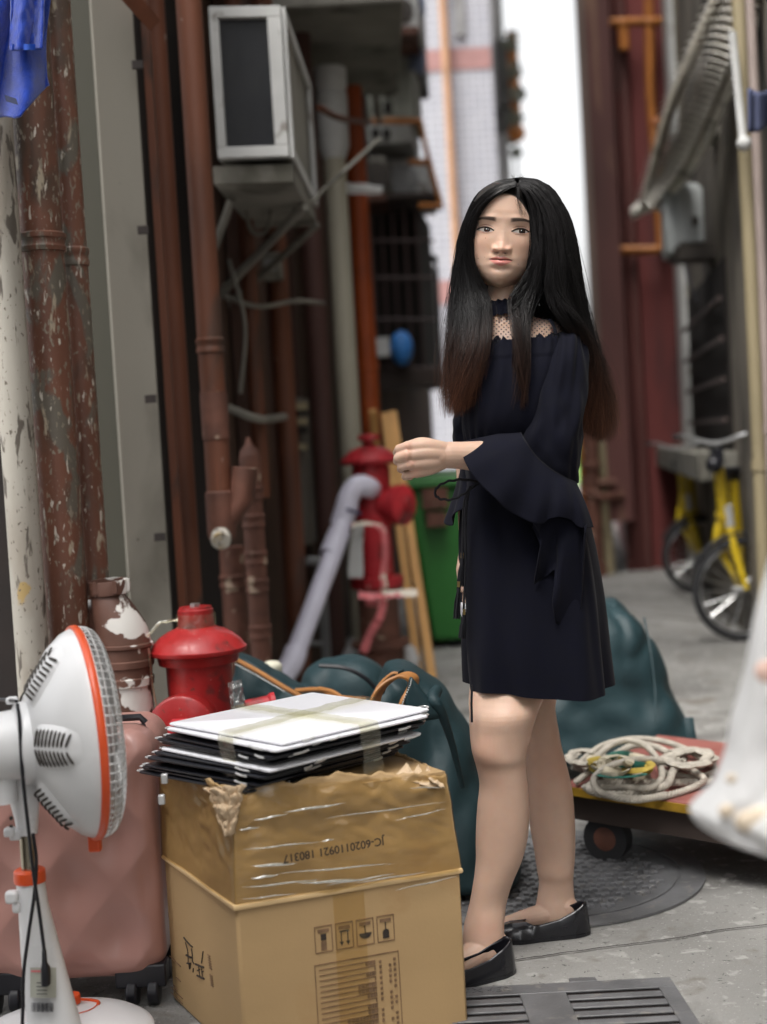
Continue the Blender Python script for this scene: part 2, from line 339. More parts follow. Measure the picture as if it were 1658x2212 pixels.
# left: dark doorway jamb left of the white pipe, set back
B0 = empty('left_building', (-1.1,4,0), 'shabby tenement wall on the left with a beige board and dark recesses behind the pipes', 'building')
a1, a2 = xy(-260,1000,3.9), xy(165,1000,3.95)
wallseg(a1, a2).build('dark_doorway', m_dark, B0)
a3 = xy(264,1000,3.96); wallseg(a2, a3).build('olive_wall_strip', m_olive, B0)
b0, b1 = xy(262,1000,3.945), xy(352,1000,4.02)
bw = wallseg(b0, b1, .02, HT, .012).build('beige_board', m_beige, B0, bevel=.004)
mb = MB()
for (x, y) in ((302,497),(318,862),(338,1160),(290,140)):
    p = at(x+8, y, 3.97); mb.box(p, (.03,.012,.022))
mb.build('latch', m_dark, bw)
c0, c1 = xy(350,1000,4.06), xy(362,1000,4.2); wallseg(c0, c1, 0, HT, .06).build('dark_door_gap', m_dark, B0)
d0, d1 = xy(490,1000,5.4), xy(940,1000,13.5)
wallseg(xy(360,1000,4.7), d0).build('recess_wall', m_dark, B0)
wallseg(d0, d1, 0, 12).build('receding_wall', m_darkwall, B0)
wallseg((-1.35,-7), (-1.28,2.2), 0, 5.5, .3).build('near_wall', m_stone, B0)
# faint panels and shelves in the dark recess
mb = MB()
for (x, Y, wv, z0, z1) in ((535,5.6,.05,.9,5),(590,6.3,.07,.2,5),(640,6.8,.10,.3,6),(680,7.2,.06,.3,5)):
    p = at(x, 1000, Y); mb.box((p.x, p.y, (z0+z1)/2), (wv, .06, z1-z0))
mb.build('pilaster', M('umber_paint', (.07,.035,.025), .7, var=.3, vs=5, st=VST), B0)
# overhanging slab
mb = MB(); p = at(695, 30, 6.4); mb.box((p.x+.05, p.y+.6, p.z+.12), (.62, 1.6, .3)); p2 = at(600,-30,5.0); mb.box((p2.x-.2, p2.y+.3, p2.z+.4), (.7,.8,.2)); mb.build('canopy_slab', m_stone, B0, bevel=.01)
mb = MB(); mb.tube([at(268,-20,3.9), at(330,48,4.0)], .03, 4); mb.build('diagonal_strut', m_rust, B0)
# thin orange frame strip and flat panel
mb = MB()
p = at(363, 800, 4.15); mb.box((p.x, p.y, 2.6), (.022,.03,5.2)); mb.build('door_frame_strip', m_orangered if 0 else m_rust, B0)
# ------------------------------------------------------------------ left pipes
def pipe_thing(name, label, x, y, Y, r, mat, z0=0, z1=4.2, collars=(), lean=0, group='pipes running down the left wall', cat='pipe', cm=None):
    p = at(x, y, Y); t = empty(name, (p.x, p.y, z0), label, cat, group)
    mb = MB(); mb.lathe((p.x,p.y,z0), (0,0,1), [(0,r),(z1-z0,r)], 40); mb.build('tube', mat, t)
    for yc in collars:
        q = at(x, yc, Y); mc = MB(); zz = q.z
        mc.lathe((p.x,p.y,zz), (0,0,1), [(-.03,r*1.01),(-.028,r*1.1),(-.018,r*1.13),(-.014,r*1.07),(-.002,r*1.07),(.002,r*1.15),(.012,r*1.15),(.016,r*1.02)], 40); mc.build('collar', cm or mat, t)
    return t, p
pipe_thing('drain_pipe', 'dirty cream white pipe with black scuffs, at the far left under the blue towel', 42, 1000, 3.28, .0385, m_cream)
pipe_thing('drain_pipe', 'thick brown pipe with peeling cream paint, second pipe from the left', 124, 1000, 3.36, .0495, m_brown, collars=(517, 1640))
pipe_thing('drain_pipe', 'thinner brown pipe with a dark collar, just right of the thick peeling pipe', 189, 1000, 3.46, .0335, m_brown, collars=(548,), z0=.34)
mb = MB(); q = at(208,1265,3.46); 
pipe_thing('drain_pipe', 'flat rust brown pipe beside the orange frame strip, left of the elbowed pipe', 397, 1000, 4.3, .031, m_rust)
# elbowed pipe
t, p = pipe_thing('drain_pipe', 'rust red pipe that ends above ground in an elbow with a white plug', 452, 700, 4.25, .038, m_rust, z0=at(470,1110,4.25).z, z1=4.5, collars=(742,), cat='pipe')
pb = at(474,1100,4.25)
mb = MB(); mb.lathe((p.x,p.y,pb.z-.09), (0,0,1), [(0,.040),(.02,.044),(.14,.044),(.145,.038),(.3,.038),(.3,.041),(.44,.041)], 28); mb.tube([V(p.x,p.y,pb.z+.02), V(p.x+.03,p.y+.01,pb.z-.03), V(p.x+.065,p.y,pb.z+.03), V(p.x+.08,p.y,pb.z+.12)], .038, 16); mb.build('elbow', m_hrust, t)
mb = MB(); mb.lathe(V(p.x,p.y-.02,pb.z-.075), V(.05,-1,-.35), [(0,.03),(.045,.03),(.05,.026)], 24); mb.build('plug', m_cream, t)
# further pipes between 480 and 800
pipe_thing('drain_pipe', 'dim thin brown pipe in the dark recess right of the elbowed pipe', 545, 700, 5.3, .03, m_rust, z0=.9)
pipe_thing('drain_pipe', 'dim brown pipe in the dark recess directly below the white air conditioner', 612, 800, 5.9, .045, m_rust)
pipe_thing('drain_pipe', 'dark brown pipe just left of the tall cream pipe behind the air conditioner', 690, 800, 6.6, .05, M('dark_umber_paint', (.06,.025,.02), .7, st=VST), z0=0)
t, p = pipe_thing('drain_pipe', 'tall cream pipe with a wide white top socket behind the white air conditioner', 738, 600, 6.8, .052, m_khaki if 0 else M('cream_pipe', (.34,.315,.25), .55, var=.1, st=VST), z0=0, z1=at(724,330,6.8).z)
mb = MB(); zt = at(724,330,6.8).z; mb.lathe((p.x,p.y,zt-.03), (0,0,1), [(0,.054),(.06,.075),(.30,.078),(.31,.07),(.33,.078),(.42,.08),(.43,.06)], 28); mb.build('socket', m_lgrey, t)
t, p = pipe_thing('drain_pipe', 'vivid orange red pipe between the cream pipe and the caged window', 783, 600, 7.6, .055, m_orangered, z0=.9, z1=6, collars=(790,1000))
# rusty standpipe right of the elbow
t, p = pipe_thing('standpipe', 'short rusty standpipe with stacked couplings left of the thin metal rack', 556, 1250, 4.6, .034, m_hrust, z0=0, z1=at(545,985,4.6).z, collars=(1060,1120,1200,1260,1360), group='short rusty pipes beside the metal rack')
mb = MB(); q = at(548,980,4.6); mb.lathe((p.x,p.y,q.z-.02), (0,0,1), [(0,.035),(.03,.03),(.05,.012),(.075,.006)], 16); mb.build('tip', m_hrust, t)
pipe_thing('standpipe', 'stout dark rusty pipe stub below the elbowed pipe with the white plug', 510, 1330, 4.75, .042, m_hrust, z0=0, z1=at(508,1180,4.75).z, collars=(1250,), group='short rusty pipes beside the metal rack')
# brown drain trap (foreground, between pipes and hydrant)
c = at(272, 1450, 3.38); c.z = 0
t = empty('drain_trap', c, 'stubby brown drain trap with cracked white paint splashes and an open screw cap', 'drain trap')
m_trap = M('splashed_brown_paint', (.105,.05,.036), .5, var=.3, vs=9, layers=[((.62,.6,.57), 11, .55, .02, (1,1,1)), ((.5,.33,.08), 26, .72, .03, (1,1,.5)), ((.6,.57,.52), 45, .68, .03, (1,1,.6))], bump=.3)
zz = lambda y: at(272, y, 3.38).z
mb = MB(); ax = V(-.10, 0, 1)
q = at(292,1600,3.38)
pts = [(1620,292,.062),(1480,282,.061),(1478,282,.066),(1462,282,.066),(1460,282,.062),(1440,281,.063),(1438,281,.067),(1425,281,.067),(1423,280,.063),(1400,278,.063),(1396,278,.068),(1390,277,.068),(1388,277,.064),(1350,268,.062),(1320,256,.054),(1295,246,.045),(1283,241,.039),(1278,240,.038)]
rings = []
for (y, x, r) in pts:
    o = at(x-8, y, 3.38); rings.append([o + V(r*math.cos(2*PI*k/36), r*math.sin(2*PI*k/36), 0) for k in range(36)])
bt = rings[0]; rings = [[V(v.x, v.y, 0) for v in bt]] + rings
mb.loft(rings); mb.build('body', m_trap, t)
mb = MB(); o = at(236,1282,3.38); mb.lathe(o, V(-.03,-.05,1), [(0,.047),(.03,.046),(.032,.045),(.032,.038),(.006,.037),(.006,.001)], 36)
for k in range(6): a = k*PI/3; mb.box(o+V(.046*math.cos(a), .046*math.sin(a), .018), (.01,.01,.03))
mb.build('screw_cap', m_trap, t)
mb = MB(); o = at(198,1345,3.42); mb.lathe(o, V(-1,-.5,.2), [(-.02,.05),(.0,.055),(.01,.055),(.012,.048),(.03,.03)], 30); mb.build('side_branch', m_trap, t)
mb = MB(); mb.tube([at(318,1375,3.33), at(345,1345,3.33), at(385,1338,3.33)], .004, 6); mb.tube([at(322,1400,3.33), at(330,1480,3.33), at(345,1560,3.33)], [.009,.008,.006], 8, flat=.3)
mb.build('loose_tape', m_tape, t)
# ------------------------------------------------------------------ hydrants
def hydrant_near():
    Y = 3.42; c = at(433, 1480, Y); t = empty('fire_hydrant', (c.x, c.y, 0), 'glossy red fire hydrant head with tape around its cap, right behind the stacked boards', 'fire hydrant', 'red fire hydrants')
    z = lambda y: at(428, y, Y).z; s = Y/F
    o = V(c.x, c.y, 0)
    mb = MB(); mb.lathe(o, (0,0,1), [(0,.085),(.02,.1),(.05,.1),(.055,.07),(.2,.068),(z(1500),.078),(z(1428),.080)], 40); mb.build('barrel', m_red, t)
    r = 106*s
    mb = MB(); mb.lathe(o, (0,0,1), [(z(1432),.078),(z(1430),.096),(z(1412),.1),(z(1408),r*.985),(z(1404),r),(z(1399),r),(z(1396),r*.96),(z(1385),r*.89),(z(1372),r*.76),(z(1362),r*.6),(z(1356),r*.44),(z(1352),.046)], 56); mb.build('bonnet', m_red, t)
    mb = MB(); mb.lathe(o, (0,0,1), [(z(1356),.044),(z(1318),.043),(z(1316),.043),(z(1314),.040),(z(1310),.039)], 36); mb.build('cap', m_red, t)
    mb = MB(); mb.lathe(o+V(.0,0,z(1310)), (0,0,1), [(0,.013),(.008,.013),(.0085,.011)], 6); mb.build('bolt', m_silver, t)
    mb = MB(); rr = []
    for i, yy in enumerate((1362,1352,1342,1332,1324)):
        rr.append([o + V((.0475+.003*nz(k*.9,i*1.3))*math.cos(2*PI*k/40), (.0475+.003*nz(k*.9,i*1.3))*math.sin(2*PI*k/40), z(yy)+.002*nz(k*.5,i)) for k in range(40)])
    mb.loft(rr, cap=False); mb.build('wrapped_tape', m_tape, t)
    d = V(-.06,-1,-.02); oo = at(420, 1528, Y)
    oo = V(oo.x, c.y, oo.z-.02)
    mb = MB(); mb.lathe(oo, d, [(0,.07),(.10,.068),(.115,.072),(.135,.080),(.165,.080),(.17,.074),(.172,.001)], 44); mb.build('outlet', m_red, t)
    mb = MB(); mb.lathe(oo + d.normalized()*.17, d, [(0,.034),(.02,.034),(.022,.03),(.022,.02),(.034,.019),(.035,.001)], 6); mb.build('nut', m_red2, t)
    mb = MB(); mb.lathe(V(c.x,c.y,.33), V(1,.1,0), [(0,.06),(.1,.06),(.12,.07),(.14,.07),(.142,0.001)], 32); mb.build('outlet', m_red, t)
hydrant_near()
def hydrant_far():
    g = gnd(800, 1492); Y = g.y; c = at(806, 1100, Y); t = empty('fire_hydrant', (c.x, c.y, 0), 'tall faded red fire hydrant with rusty base, a lilac white pipe and pink warning tape', 'fire hydrant', 'red fire hydrants')
    z = lambda y: at(806, y, Y).z; s = Y/F; o = V(c.x, c.y, 0)
    mb = MB(); mb.lathe(o, (0,0,1), [(z(1245),38*s),(z(1150),38*s),(z(1140),40*s),(z(1010),41*s),(z(1000),36*s)], 32); mb.build('barrel', m_red2, t)
    mb = MB(); mb.lathe(o, (0,0,1), [(z(1003),56*s),(z(1000),60*s),(z(993),62*s),(z(985),57*s),(z(972),42*s),(z(965),24*s),(z(962),10*s),(z(952),10*s),(z(950),24*s),(z(939),24*s),(z(937),12*s)], 40)
    for k in range(10): a = 2*PI*k/10; mb.ball(o+V(59*s*math.cos(a), 59*s*math.sin(a), z(995)), 6*s, 8, 6)
    mb.build('bonnet', m_red2, t)
    oo = V(c.x, c.y, z(1092))
    d = V(1,-.75,0)
    mb = MB(); mb.lathe(oo, d, [(0,30*s),(60*s,30*s),(62*s,42*s),(84*s,44*s),(88*s,34*s),(96*s,18*s),(104*s,17*s)], 28); mb.build('outlet', m_red2, t)
    mb = MB(); mb.lathe(o, (0,0,1), [(z(1268),56*s),(z(1262),58*s),(z(1246),58*s),(z(1244),40*s)], 32); mb.build('flange', m_red2, t)
    mb = MB(); mb.lathe(o, (0,0,1), [(0,60*s),(.05,60*s),(.06,50*s),(z(1400),50*s),(z(1396),64*s),(z(1384),64*s),(z(1382),45*s),(z(1300),44*s),(z(1268),48*s)], 32); mb.build('rusty_base', m_hrust, t)
    # attached plastic pipe
    Yp = Y-.12
    mb = MB(); pts = [at(810,1062,Y), at(795,1052,Yp), at(772,1050,Yp-.02), at(754,1075,Yp-.03), at(742,1120,Yp-.04)]
    mb.tube(pts, [.042,.045,.046,.046,.045], 20, smooth=18)
    mb.tube([at(752,1085,Yp-.03), at(738,1135,Yp-.04)], .049, 20)
    mb.tube([at(742,1120,Yp-.04), at(722,1190,Yp-.12), at(640,1410,Yp-.38), at(634,1430,Yp-.40)], .040, 20)
    mb.tube([at(735,1148,Yp-.06), at(714,1200,Yp-.13)], .048, 20)
    mb.tube([at(640,1405,Yp-.38), at(632,1430,Yp-.42), at(612,1460,Yp-.46), at(590,1485,Yp-.5)], .047, 20, smooth=10)
    pp = mb.build('plastic_pipe', m_pvc, t)
    mb = MB(); mb.tube([at(757,1098,Yp-.035), at(755,1104,Yp-.035)], .0505, 20); mb.tube([at(718,1190,Yp-.05), at(716,1196,Yp-.05)], .0495, 20); mb.build('joint_ring', M('blue_grey_glue', (.12,.12,.22), .5), pp)
    # warning tape
    mb = MB()
    def ribbon(pts, w_, Yo):
        P = cr(pts, 24); vs = []
        for i, p in enumerate(P):
            d_ = P[min(i+1,23)]-P[max(i-1,0)]; d_ /= np.linalg.norm(d_) + 1e-9; nn = np.array([-d_[1], d_[0]])
            for q in (-1, 1): r_ = p + nn*w_*q*(1+.3*nz(i*.6,1)); vs.append(at(r_[0], r_[1], Yo-.01*q+.01*nz(i*.5, 4)))
        mb.add(vs, [(2*i, 2*i+2, 2*i+3, 2*i+1) for i in range(23)])
    Yt = Y-.28
    ribbon([(818,1135),(830,1150),(833,1200),(828,1240),(832,1270)], 7, Yt); ribbon([(775,1285),(810,1288),(850,1283),(902,1280)], 8, Yt-.01)
    ribbon([(832,1280),(822,1330),(800,1370),(785,1410)], 9, Yt); ribbon([(832,1270),(815,1300),(790,1300)], 8, Yt+.01); ribbon([(760,1135),(790,1130),(822,1136)], 4, Yt)
    mb.build('warning_tape', m_tape_r, t)
    # tied plastic bag hanging at the left of the barrel
    mb = MB(); mb.loft([[at(x0,y,Yt+.05), at(x1,y,Yt+.05), at(x1,y,Yt+.09), at(x0,y,Yt+.09)] for y, x0, x1 in ((1130,765,788),(1180,758,784),(1235,752,786),(1248,754,784))]); mb.build('wrapping', m_lgrey, t)
hydrant_far()
# ------------------------------------------------------------------ white air conditioner (near)
def box_pts(mb, A, X, Yv, Z): mb.hexa([A, A+X, A+X+Yv, A+Yv], [A+Z, A+X+Z, A+X+Yv+Z, A+Yv+Z])
Ya = 4.55
A = at(473, 345, Ya); Bq = at(626, 325, Ya+.05); Tz = at(460, 18, Ya).z
X = V(Bq.x-A.x, .03, 0); Dp = V(.035, .95, 0); Z = V(0,0,Tz-A.z)
t = empty('air_conditioner', A, 'old white outdoor air conditioner with a dark grille high on the left wall', 'air conditioner', 'air conditioners fixed above the alley')
fw = .035
mb = MB(); box_pts(mb, A+V(0,.02,0), X, Dp*.98, Z); mb.build('casing', m_stone, t, bevel=.006)
mb = MB(); xn = X.normalized(); y_ = V(0,-.022,0)
def fr(o, w_, h_): mb.hexa([o+y_, o+xn*w_+y_, o+xn*w_+V(0,.03,0), o+V(0,.03,0)], [o+y_+V(0,0,h_), o+xn*w_+y_+V(0,0,h_), o+xn*w_+V(0,.03,h_), o+V(0,.03,h_)])
fr(A+V(0,0,fw), fw*.8, Z.z-2*fw); fr(A+X-xn*fw*1.25+V(0,0,fw), fw*1.25, Z.z-2*fw); fr(A, X.length, fw); fr(A+V(0,0,Z.z-fw), X.length, fw)
mb.build('frame', m_lgrey, t, bevel=.003)
mb = MB(); dn = Dp.normalized(); o = A+X+Dp*.0
for q0, q1, z0, z1 in ((.0,.05,0,1),(.93,1.02,0,1),(.05,.93,.0,.07),(.05,.93,.93,1)):
    a = A+X+Dp*q0+V(.002,0,Z.z*z0); box_pts(mb, a, V(.012,-.003,0), Dp*(q1-q0), V(0,0,Z.z*(z1-z0)))
mb.build('side_frame', m_lgrey, t)
mb = MB(); N_ = 34
for k in range(N_):
    xx = fw*.8 + (X.length-fw*2.05)*(k+.5)/N_; mb.box(A+xn*xx+V(0,.008,Z.z/2), (.0025,.012,Z.z-2*fw))
mb.build('grille', m_boardb, t)
mb = MB(); box_pts(mb, A+V(-.02,-.0,-.075), X*1.12, Dp*.98, V(0,0,.055)); 
mb.tube([A+V(.02,.15,-.10), A+V(-.12,.4,-.32)], .016, 6); mb.tube([A+X+V(.02,.4,-.09), A+V(-.16,.8,-.38)], .016, 6); mb.tube([A+X+V(.05,.8,-.09), A+V(-.2,1.1,-.42)], .014, 6)
mb.build('bracket', m_stone, t)
mb = MB(); mb.tube([at(560,420,5.1), at(585,455,5.1), at(575,500,5.1), at(545,500,5.1), at(530,450,5.1)], .008, 8, smooth=24); mb.tube([A+X*.9+V(0,.5,-.08), at(680,430,5.3), at(705,405,5.4), at(820,300,6.0)], .008, 6, smooth=20); mb.build('hose', m_stone, t)
# far air conditioner cluster with orange bracket
Yb = 9.5
def bx(x0, y0, x1, y1, Y, dep):
    a = at(x0, y1, Y); b = at(x1, y1, Y); c_ = at(x0, y0, Y); return a, V(b.x-a.x, 0, 0), V(.12*dep, dep, 0), V(0,0,c_.z-a.z)
a, X_, D_, Z_ = bx(795,130,895,258,Yb,.7)
t = empty('vent_block_wall', a, 'pale block wall panel pierced by four square dark holes above the orange bracket', 'wall panel')
mb = MB(); box_pts(mb, a, X_, D_, Z_); mb.build('panel', M('pale_olive_render', (.30,.31,.27), .8, var=.15, layers=[((.15,.15,.12),5,.56,.1,(1,1,.5))]), t, bevel=.01)
mb = MB()
for x0 in (806, 830):
    for y0 in (182, 218): q = at(x0+9, y0+14, Yb-.008); mb.box(q, (.055, .02, .075))
mb.build('hole', m_dark, t)
a, X_, D_, Z_ = bx(795,262,888,312,Yb,.7)
mb = MB(); box_pts(mb, a, X_, D_, Z_); o = mb.build('block_panel', M('pale_block', (.34,.34,.32), .8), label='pale block with two square holes directly under the orange bracket bar', cat='wall panel')
mb = MB()
for x0 in (812, 836): q = at(x0, 288, Yb-.008); mb.box(q, (.05, .02, .06))
mb.build('hole', m_dark, o)
a, X_, D_, Z_ = bx(838,345,925,430,Yb+.3,.8)
t = empty('air_conditioner', a, 'small grey air conditioner held by a rusty orange bracket over the caged window', 'air conditioner', 'air conditioners fixed above the alley')
mb = MB(); box_pts(mb, a, X_, D_, Z_); mb.build('casing', m_lgrey, t, bevel=.01)
mb = MB(); q = at(872,388,Yb+.28); mb.lathe(q, V(0,-1,0), [(0,.1),(.015,.1),(.02,.085),(.02,.01)], 24); mb.build('fan_grille', m_grey, t)
mb = MB(); mb.tube([at(800,262,Yb-.15), at(912,262,Yb-.15)], .022, 8); mb.tube([at(908,262,Yb-.15), at(925,340,Yb-.1), at(952,440,Yb-.05)], .018, 8); mb.tube([at(905,445,Yb-.1), at(955,445,Yb-.05)], .02, 8); mb.tube([at(885,350,Yb-.05), at(922,352,Yb-.1)], .02, 8)
mb.build('orange_bracket', m_orange, t)
# stuff above: dark shutters, second-floor cage
a, X_, D_, Z_ = bx(788,-60,895,128,Yb+.1,1.2)
t = empty('window_cage', a, 'dark caged window with hanging laundry at the top, above the pierced block panel', 'window cage', 'caged windows on the left building')
mb = MB(); box_pts(mb, a, X_, D_, Z_); mb.build('recess', M('dim_grey', (.05,.048,.048), .8, var=.4, vs=6), t)
mb = MB()
for k in range(6): x0 = 792+k*19; mb.tube([at(x0,-60,Yb-.02), at(x0+8,125,Yb-.02)], .007, 6)
for y0 in (20, 80, 125): mb.tube([at(788,y0,Yb-.02), at(900,y0,Yb-.02)], .008, 6)
mb.build('bar', m_grey, t)
mb = MB(); mb.grid(lambda u, v: at(880+35*u+6*math.sin(9*v), -20+170*v+10*u, Yb-.05+.02*math.sin(14*u)), 12, 14); o = mb.build('hanging_cloth', M('grey_blue_cloth', (.2,.23,.32), .9), label='pale grey-blue cloth hanging from the top caged window', cat='cloth')
mb = MB(); mb.tube([at(745,60,8.4), at(800,170,8.7), at(822,262,9.2)], .018, 8); mb.build('diagonal_rod', m_stone, label='dim diagonal rod leaning in front of the orange red pipe at the top', cat='rod')
for k, (pts, rr__, lab) in enumerate((([(485,640,5.2),(560,662,5.3),(640,650,5.8),(700,655,6.4)],.010,'dusty cable sagging across the dim pipes below the air conditioner'),([(490,880,5.1),(560,905,5.2),(615,900,5.8)],.016,'brown conduit crossing the recess beside the elbowed pipe'),([(495,560,5.2),(530,700,5.2),(520,850,5.2)],.008,'thin cable hanging in the recess right of the elbowed pipe'),([(690,232,6.0),(735,255,6.4),(800,265,7.4)],.014,'dark pipe bracket clamping the cream pipe socket'))):
    mb = MB(); mb.tube([at(*p) for p in pts], rr__, 6, smooth=24); mb.build('cable', m_stone if k != 3 else m_rust, label=lab, cat='cable', group='cables on the left building')
t = empty('wall_box', at(590,560,5.8), 'small dusty meter box among the dim pipes under the air conditioner', 'box'); a, X_, D_, Z_ = (at(566,605,5.8), V(.075,0,0), V(.02,.12,0), V(0,0,.11)); mb = MB(); box_pts(mb, a, X_, D_, Z_); mb.build('case', m_stone, t, bevel=.006)
mb = MB(); box_pts(mb, a+V(.012,-.006,.03), V(.05,0,0), V(0,.01,0), V(0,0,.055)); mb.build('cover', m_grey, t)
for k, (x0,y0,x1,y1,Y,lab) in enumerate(((842,-10,905,62,9.0,'topmost grey air conditioner under the hanging laundry'),(800,338,836,420,9.4,'small dusty air conditioner left of the bracketed one'))):
    a, X_, D_, Z_ = bx(x0,y0,x1,y1,Y,.5); t2 = empty('air_conditioner', a, lab, 'air conditioner', 'air conditioners fixed above the alley')
    mb = MB(); box_pts(mb, a, X_, D_, Z_); mb.build('casing', m_lgrey if k % 2 == 0 else m_stone, t2, bevel=.01)
    mb = MB(); q = a+X_*.45+Z_*.5; mb.lathe(q+V(0,-.001,0), V(0,-1,0), [(0,Z_.z*.36),(.02,Z_.z*.36),(.022,Z_.z*.3),(.022,.01)], 24); mb.build('fan_grille', m_slot, t2)
    mb = MB(); box_pts(mb, a+V(-.02,-.05,-.05), X_*1.1, V(.02,.5,0), V(0,0,.04)); mb.build('bracket', m_hrust, t2)
# light bar
mb = MB(); mb.hexa([at(742,408,7.2), at(810,412,7.2), at(825,420,7.2), at(742,418,7.2)], [at(742,396,7.2), at(792,396,7.2), at(825,404,7.2), at(742,398,7.3)]); mb.tube([at(740,402,7.2), at(826,411,7.2)], .02, 12)
mb.build('lamp_tube', M('bright_white_paint', (.85,.85,.85), .3, bump=0), label='bright white tube bar sticking out beside the cream pipe', cat='bar')
# lower caged window with blue bundle
a, X_, D_, Z_ = bx(795,430,925,830,Yb+.2,1.4)
t = empty('window_cage', a, 'large dark caged window box with a blue bundle inside, left of the woman', 'window cage', 'caged windows on the left building')
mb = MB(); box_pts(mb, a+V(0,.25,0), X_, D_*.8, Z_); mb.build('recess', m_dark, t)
mb = MB()
for x0 in (800,822,846,872,898): mb.tube([at(x0,435,Yb), at(x0+20,800,Yb)], .008, 6)
for y0 in (437,520,600,690,795): mb.tube([at(790,y0,Yb), at(928+.02*y0,y0,Yb)], .011, 6)
mb.build('bar', M('dark_brown_bar', (.05,.03,.028), .6), t)
mb = MB(); box_pts(mb, at(805,838,Yb-.05), V(.42,0,0), V(.1,.6,0), V(0,0,.11)); mb.build('sill', m_cartwood, t); mb = MB(); box_pts(mb, at(810,430,Yb-.1), V(.38,0,0), V(.1,.6,0), V(0,0,.03)); mb.build('sill', m_cartwood, t)
mb = MB(); q = at(868,752,Yb-.12); mb.ball(q, .1, 16, 12, (.75,.8,1.15)); mb.build('blue_bundle', M('bright_blue_plastic', (.05,.22,.6), .4), label='bright blue plastic bundle inside the large caged window', cat='bundle')
mb = MB(); q = at(822,750,Yb-.1); mb.box(q, (.12,.1,.12)); mb.build('grey_box', m_lgrey, label='pale grey box beside the blue bundle in the caged window', cat='box')
# second narrow cage further
a, X_, D_, Z_ = bx(908,560,942,835,11.4,1.0)
t = empty('window_cage', a, 'narrow grey caged window just left of the white tiled building', 'window cage', 'caged windows on the left building')
mb = MB(); box_pts(mb, a, X_, D_, Z_); mb.build('recess', M('slate', (.13,.13,.135), .7), t)
mb = MB()
for x0 in (908, 925, 943): mb.tube([at(x0,560,11.3), at(x0+12,838,11.3)], .012, 6)
mb.ball(at(925,560,11.3), .085, 12, 8, (1,1,.5)); mb.build('bar', m_boardb, t)
# meter cabinet, rack
t = empty('meter_cabinet', at(640,1180,6.4), 'narrow grey brown cabinet with pale louvre slats below the dim pipes', 'cabinet')
a, X_, D_, Z_ = bx(618,860,668,1180,6.4,.25); mb = MB(); box_pts(mb, a, X_, D_, Z_); mb.build('body', M('olive_grey', (.11,.1,.085), .7, var=.2), t, bevel=.006)
mb = MB()
for y0, hh in ((870,16),(903,14),(958,12)): mb.box(at(642,y0+8,6.37), (.095,.02,hh*6.4/F))
mb.build('slat', m_khaki, t)
mb = MB()
for (y0) in (888, 930): mb.box(at(642,y0,6.375), (.095,.02,.03))
mb.build('louvre_gap', m_dark, t)
t = empty('metal_rack', gnd(640,1400), 'thin grey metal rack standing under a pipe beside the slanting lilac pipe', 'rack')
mb = MB(); Yr = 6.5
mb.tube([at(590,1212,Yr), at(705,1212,Yr)], .022, 12); mb.build('top_rail', m_grey, t)
for x0 in (612, 640, 690, 700):
    mb = MB(); q = at(x0+4,1300,Yr); mb.tube([V(q.x,q.y,0), V(q.x,q.y,at(x0,1215,Yr).z)], .011, 8); mb.build('leg', m_grey, t)
mb = MB()
for y0 in (1290, 1385): mb.tube([at(598,y0,Yr), at(705,y0+6,Yr)], .012, 8)
mb.build('crossbar', m_grey, t)
# planks leaning
for i, (x0, y0, x1, y1, Y0, Y1, lab) in enumerate(((806,886,850,1388,7.0,6.5,'left plank, mostly hidden behind the far fire hydrant'),(832,893,905,1462,6.9,6.2,'middle plank of three beside the green bin'),(848,890,934,1466,6.95,6.2,'right plank resting nearest the green bin'))):
    mb = MB(); g = gnd(x1, y1, .01); top = at(x0, y0, Y0); d = (g-top).normalized(); X2 = V(1,.1,0); X2 = (X2-d*X2.dot(d)).normalized(); Y2 = d.cross(X2)
    c = (g+top)/2; mb.box(c, (.040,.030,(g-top).length), (X2, Y2, d)); mb.build('wooden_plank', m_wood, origin=g, bevel=.003, label='leaning yellow wooden plank, '+lab, cat='plank', group='yellow planks leaning beside the green bin')
# green bin
g = gnd(905, 1405); Yg = g.y
t = empty('wheelie_bin', g, 'big green wheeled waste bin behind the woman\'s hand', 'waste bin')
z = lambda y: at(950, y, Yg).z
w0 = at(893,1300,Yg).x; w1 = w0+.72
mb = MB(); rr = []
for y0, e, k in ((1385,.09,0),(1200,.04,0),(1052,0,0)):
    rr.append([V(w0+e,Yg,z(y0)), V(w1-e,Yg,z(y0)), V(w1-e,Yg+.8,z(y0)), V(w0+e,Yg+.8,z(y0))])
mb.loft(rr); mb.build('tub', m_green, t, bevel=.02)
mb = MB(); mb.hexa([V(w0-.04,Yg-.05,z(1052)), V(w1+.04,Yg-.05,z(1052)), V(w1+.04,Yg+.85,z(1052)), V(w0-.04,Yg+.85,z(1052))], [V(w0-.03,Yg-.04,z(1030)), V(w1+.03,Yg-.04,z(1030)), V(w1+.03,Yg+.84,z(1022)), V(w0-.03,Yg+.84,z(1022))]); mb.build('lid', m_green, t, bevel=.015)
for xx in (w0+.2, w1-.2):
    mb = MB(); mb.lathe(V(xx-.03,Yg+.12,.1), (1,0,0), [(0,.1),(.06,.1)], 24); mb.build('wheel', m_rubber, t)
mb = MB(); mb.box(V(w0+.14,Yg-.06,z(1075)), (.13,.04,.1)); mb.box(V(w0+.14,Yg-.06,z(1120)), (.10,.06,.07)); mb.build('lift_bracket', m_hrust, t)
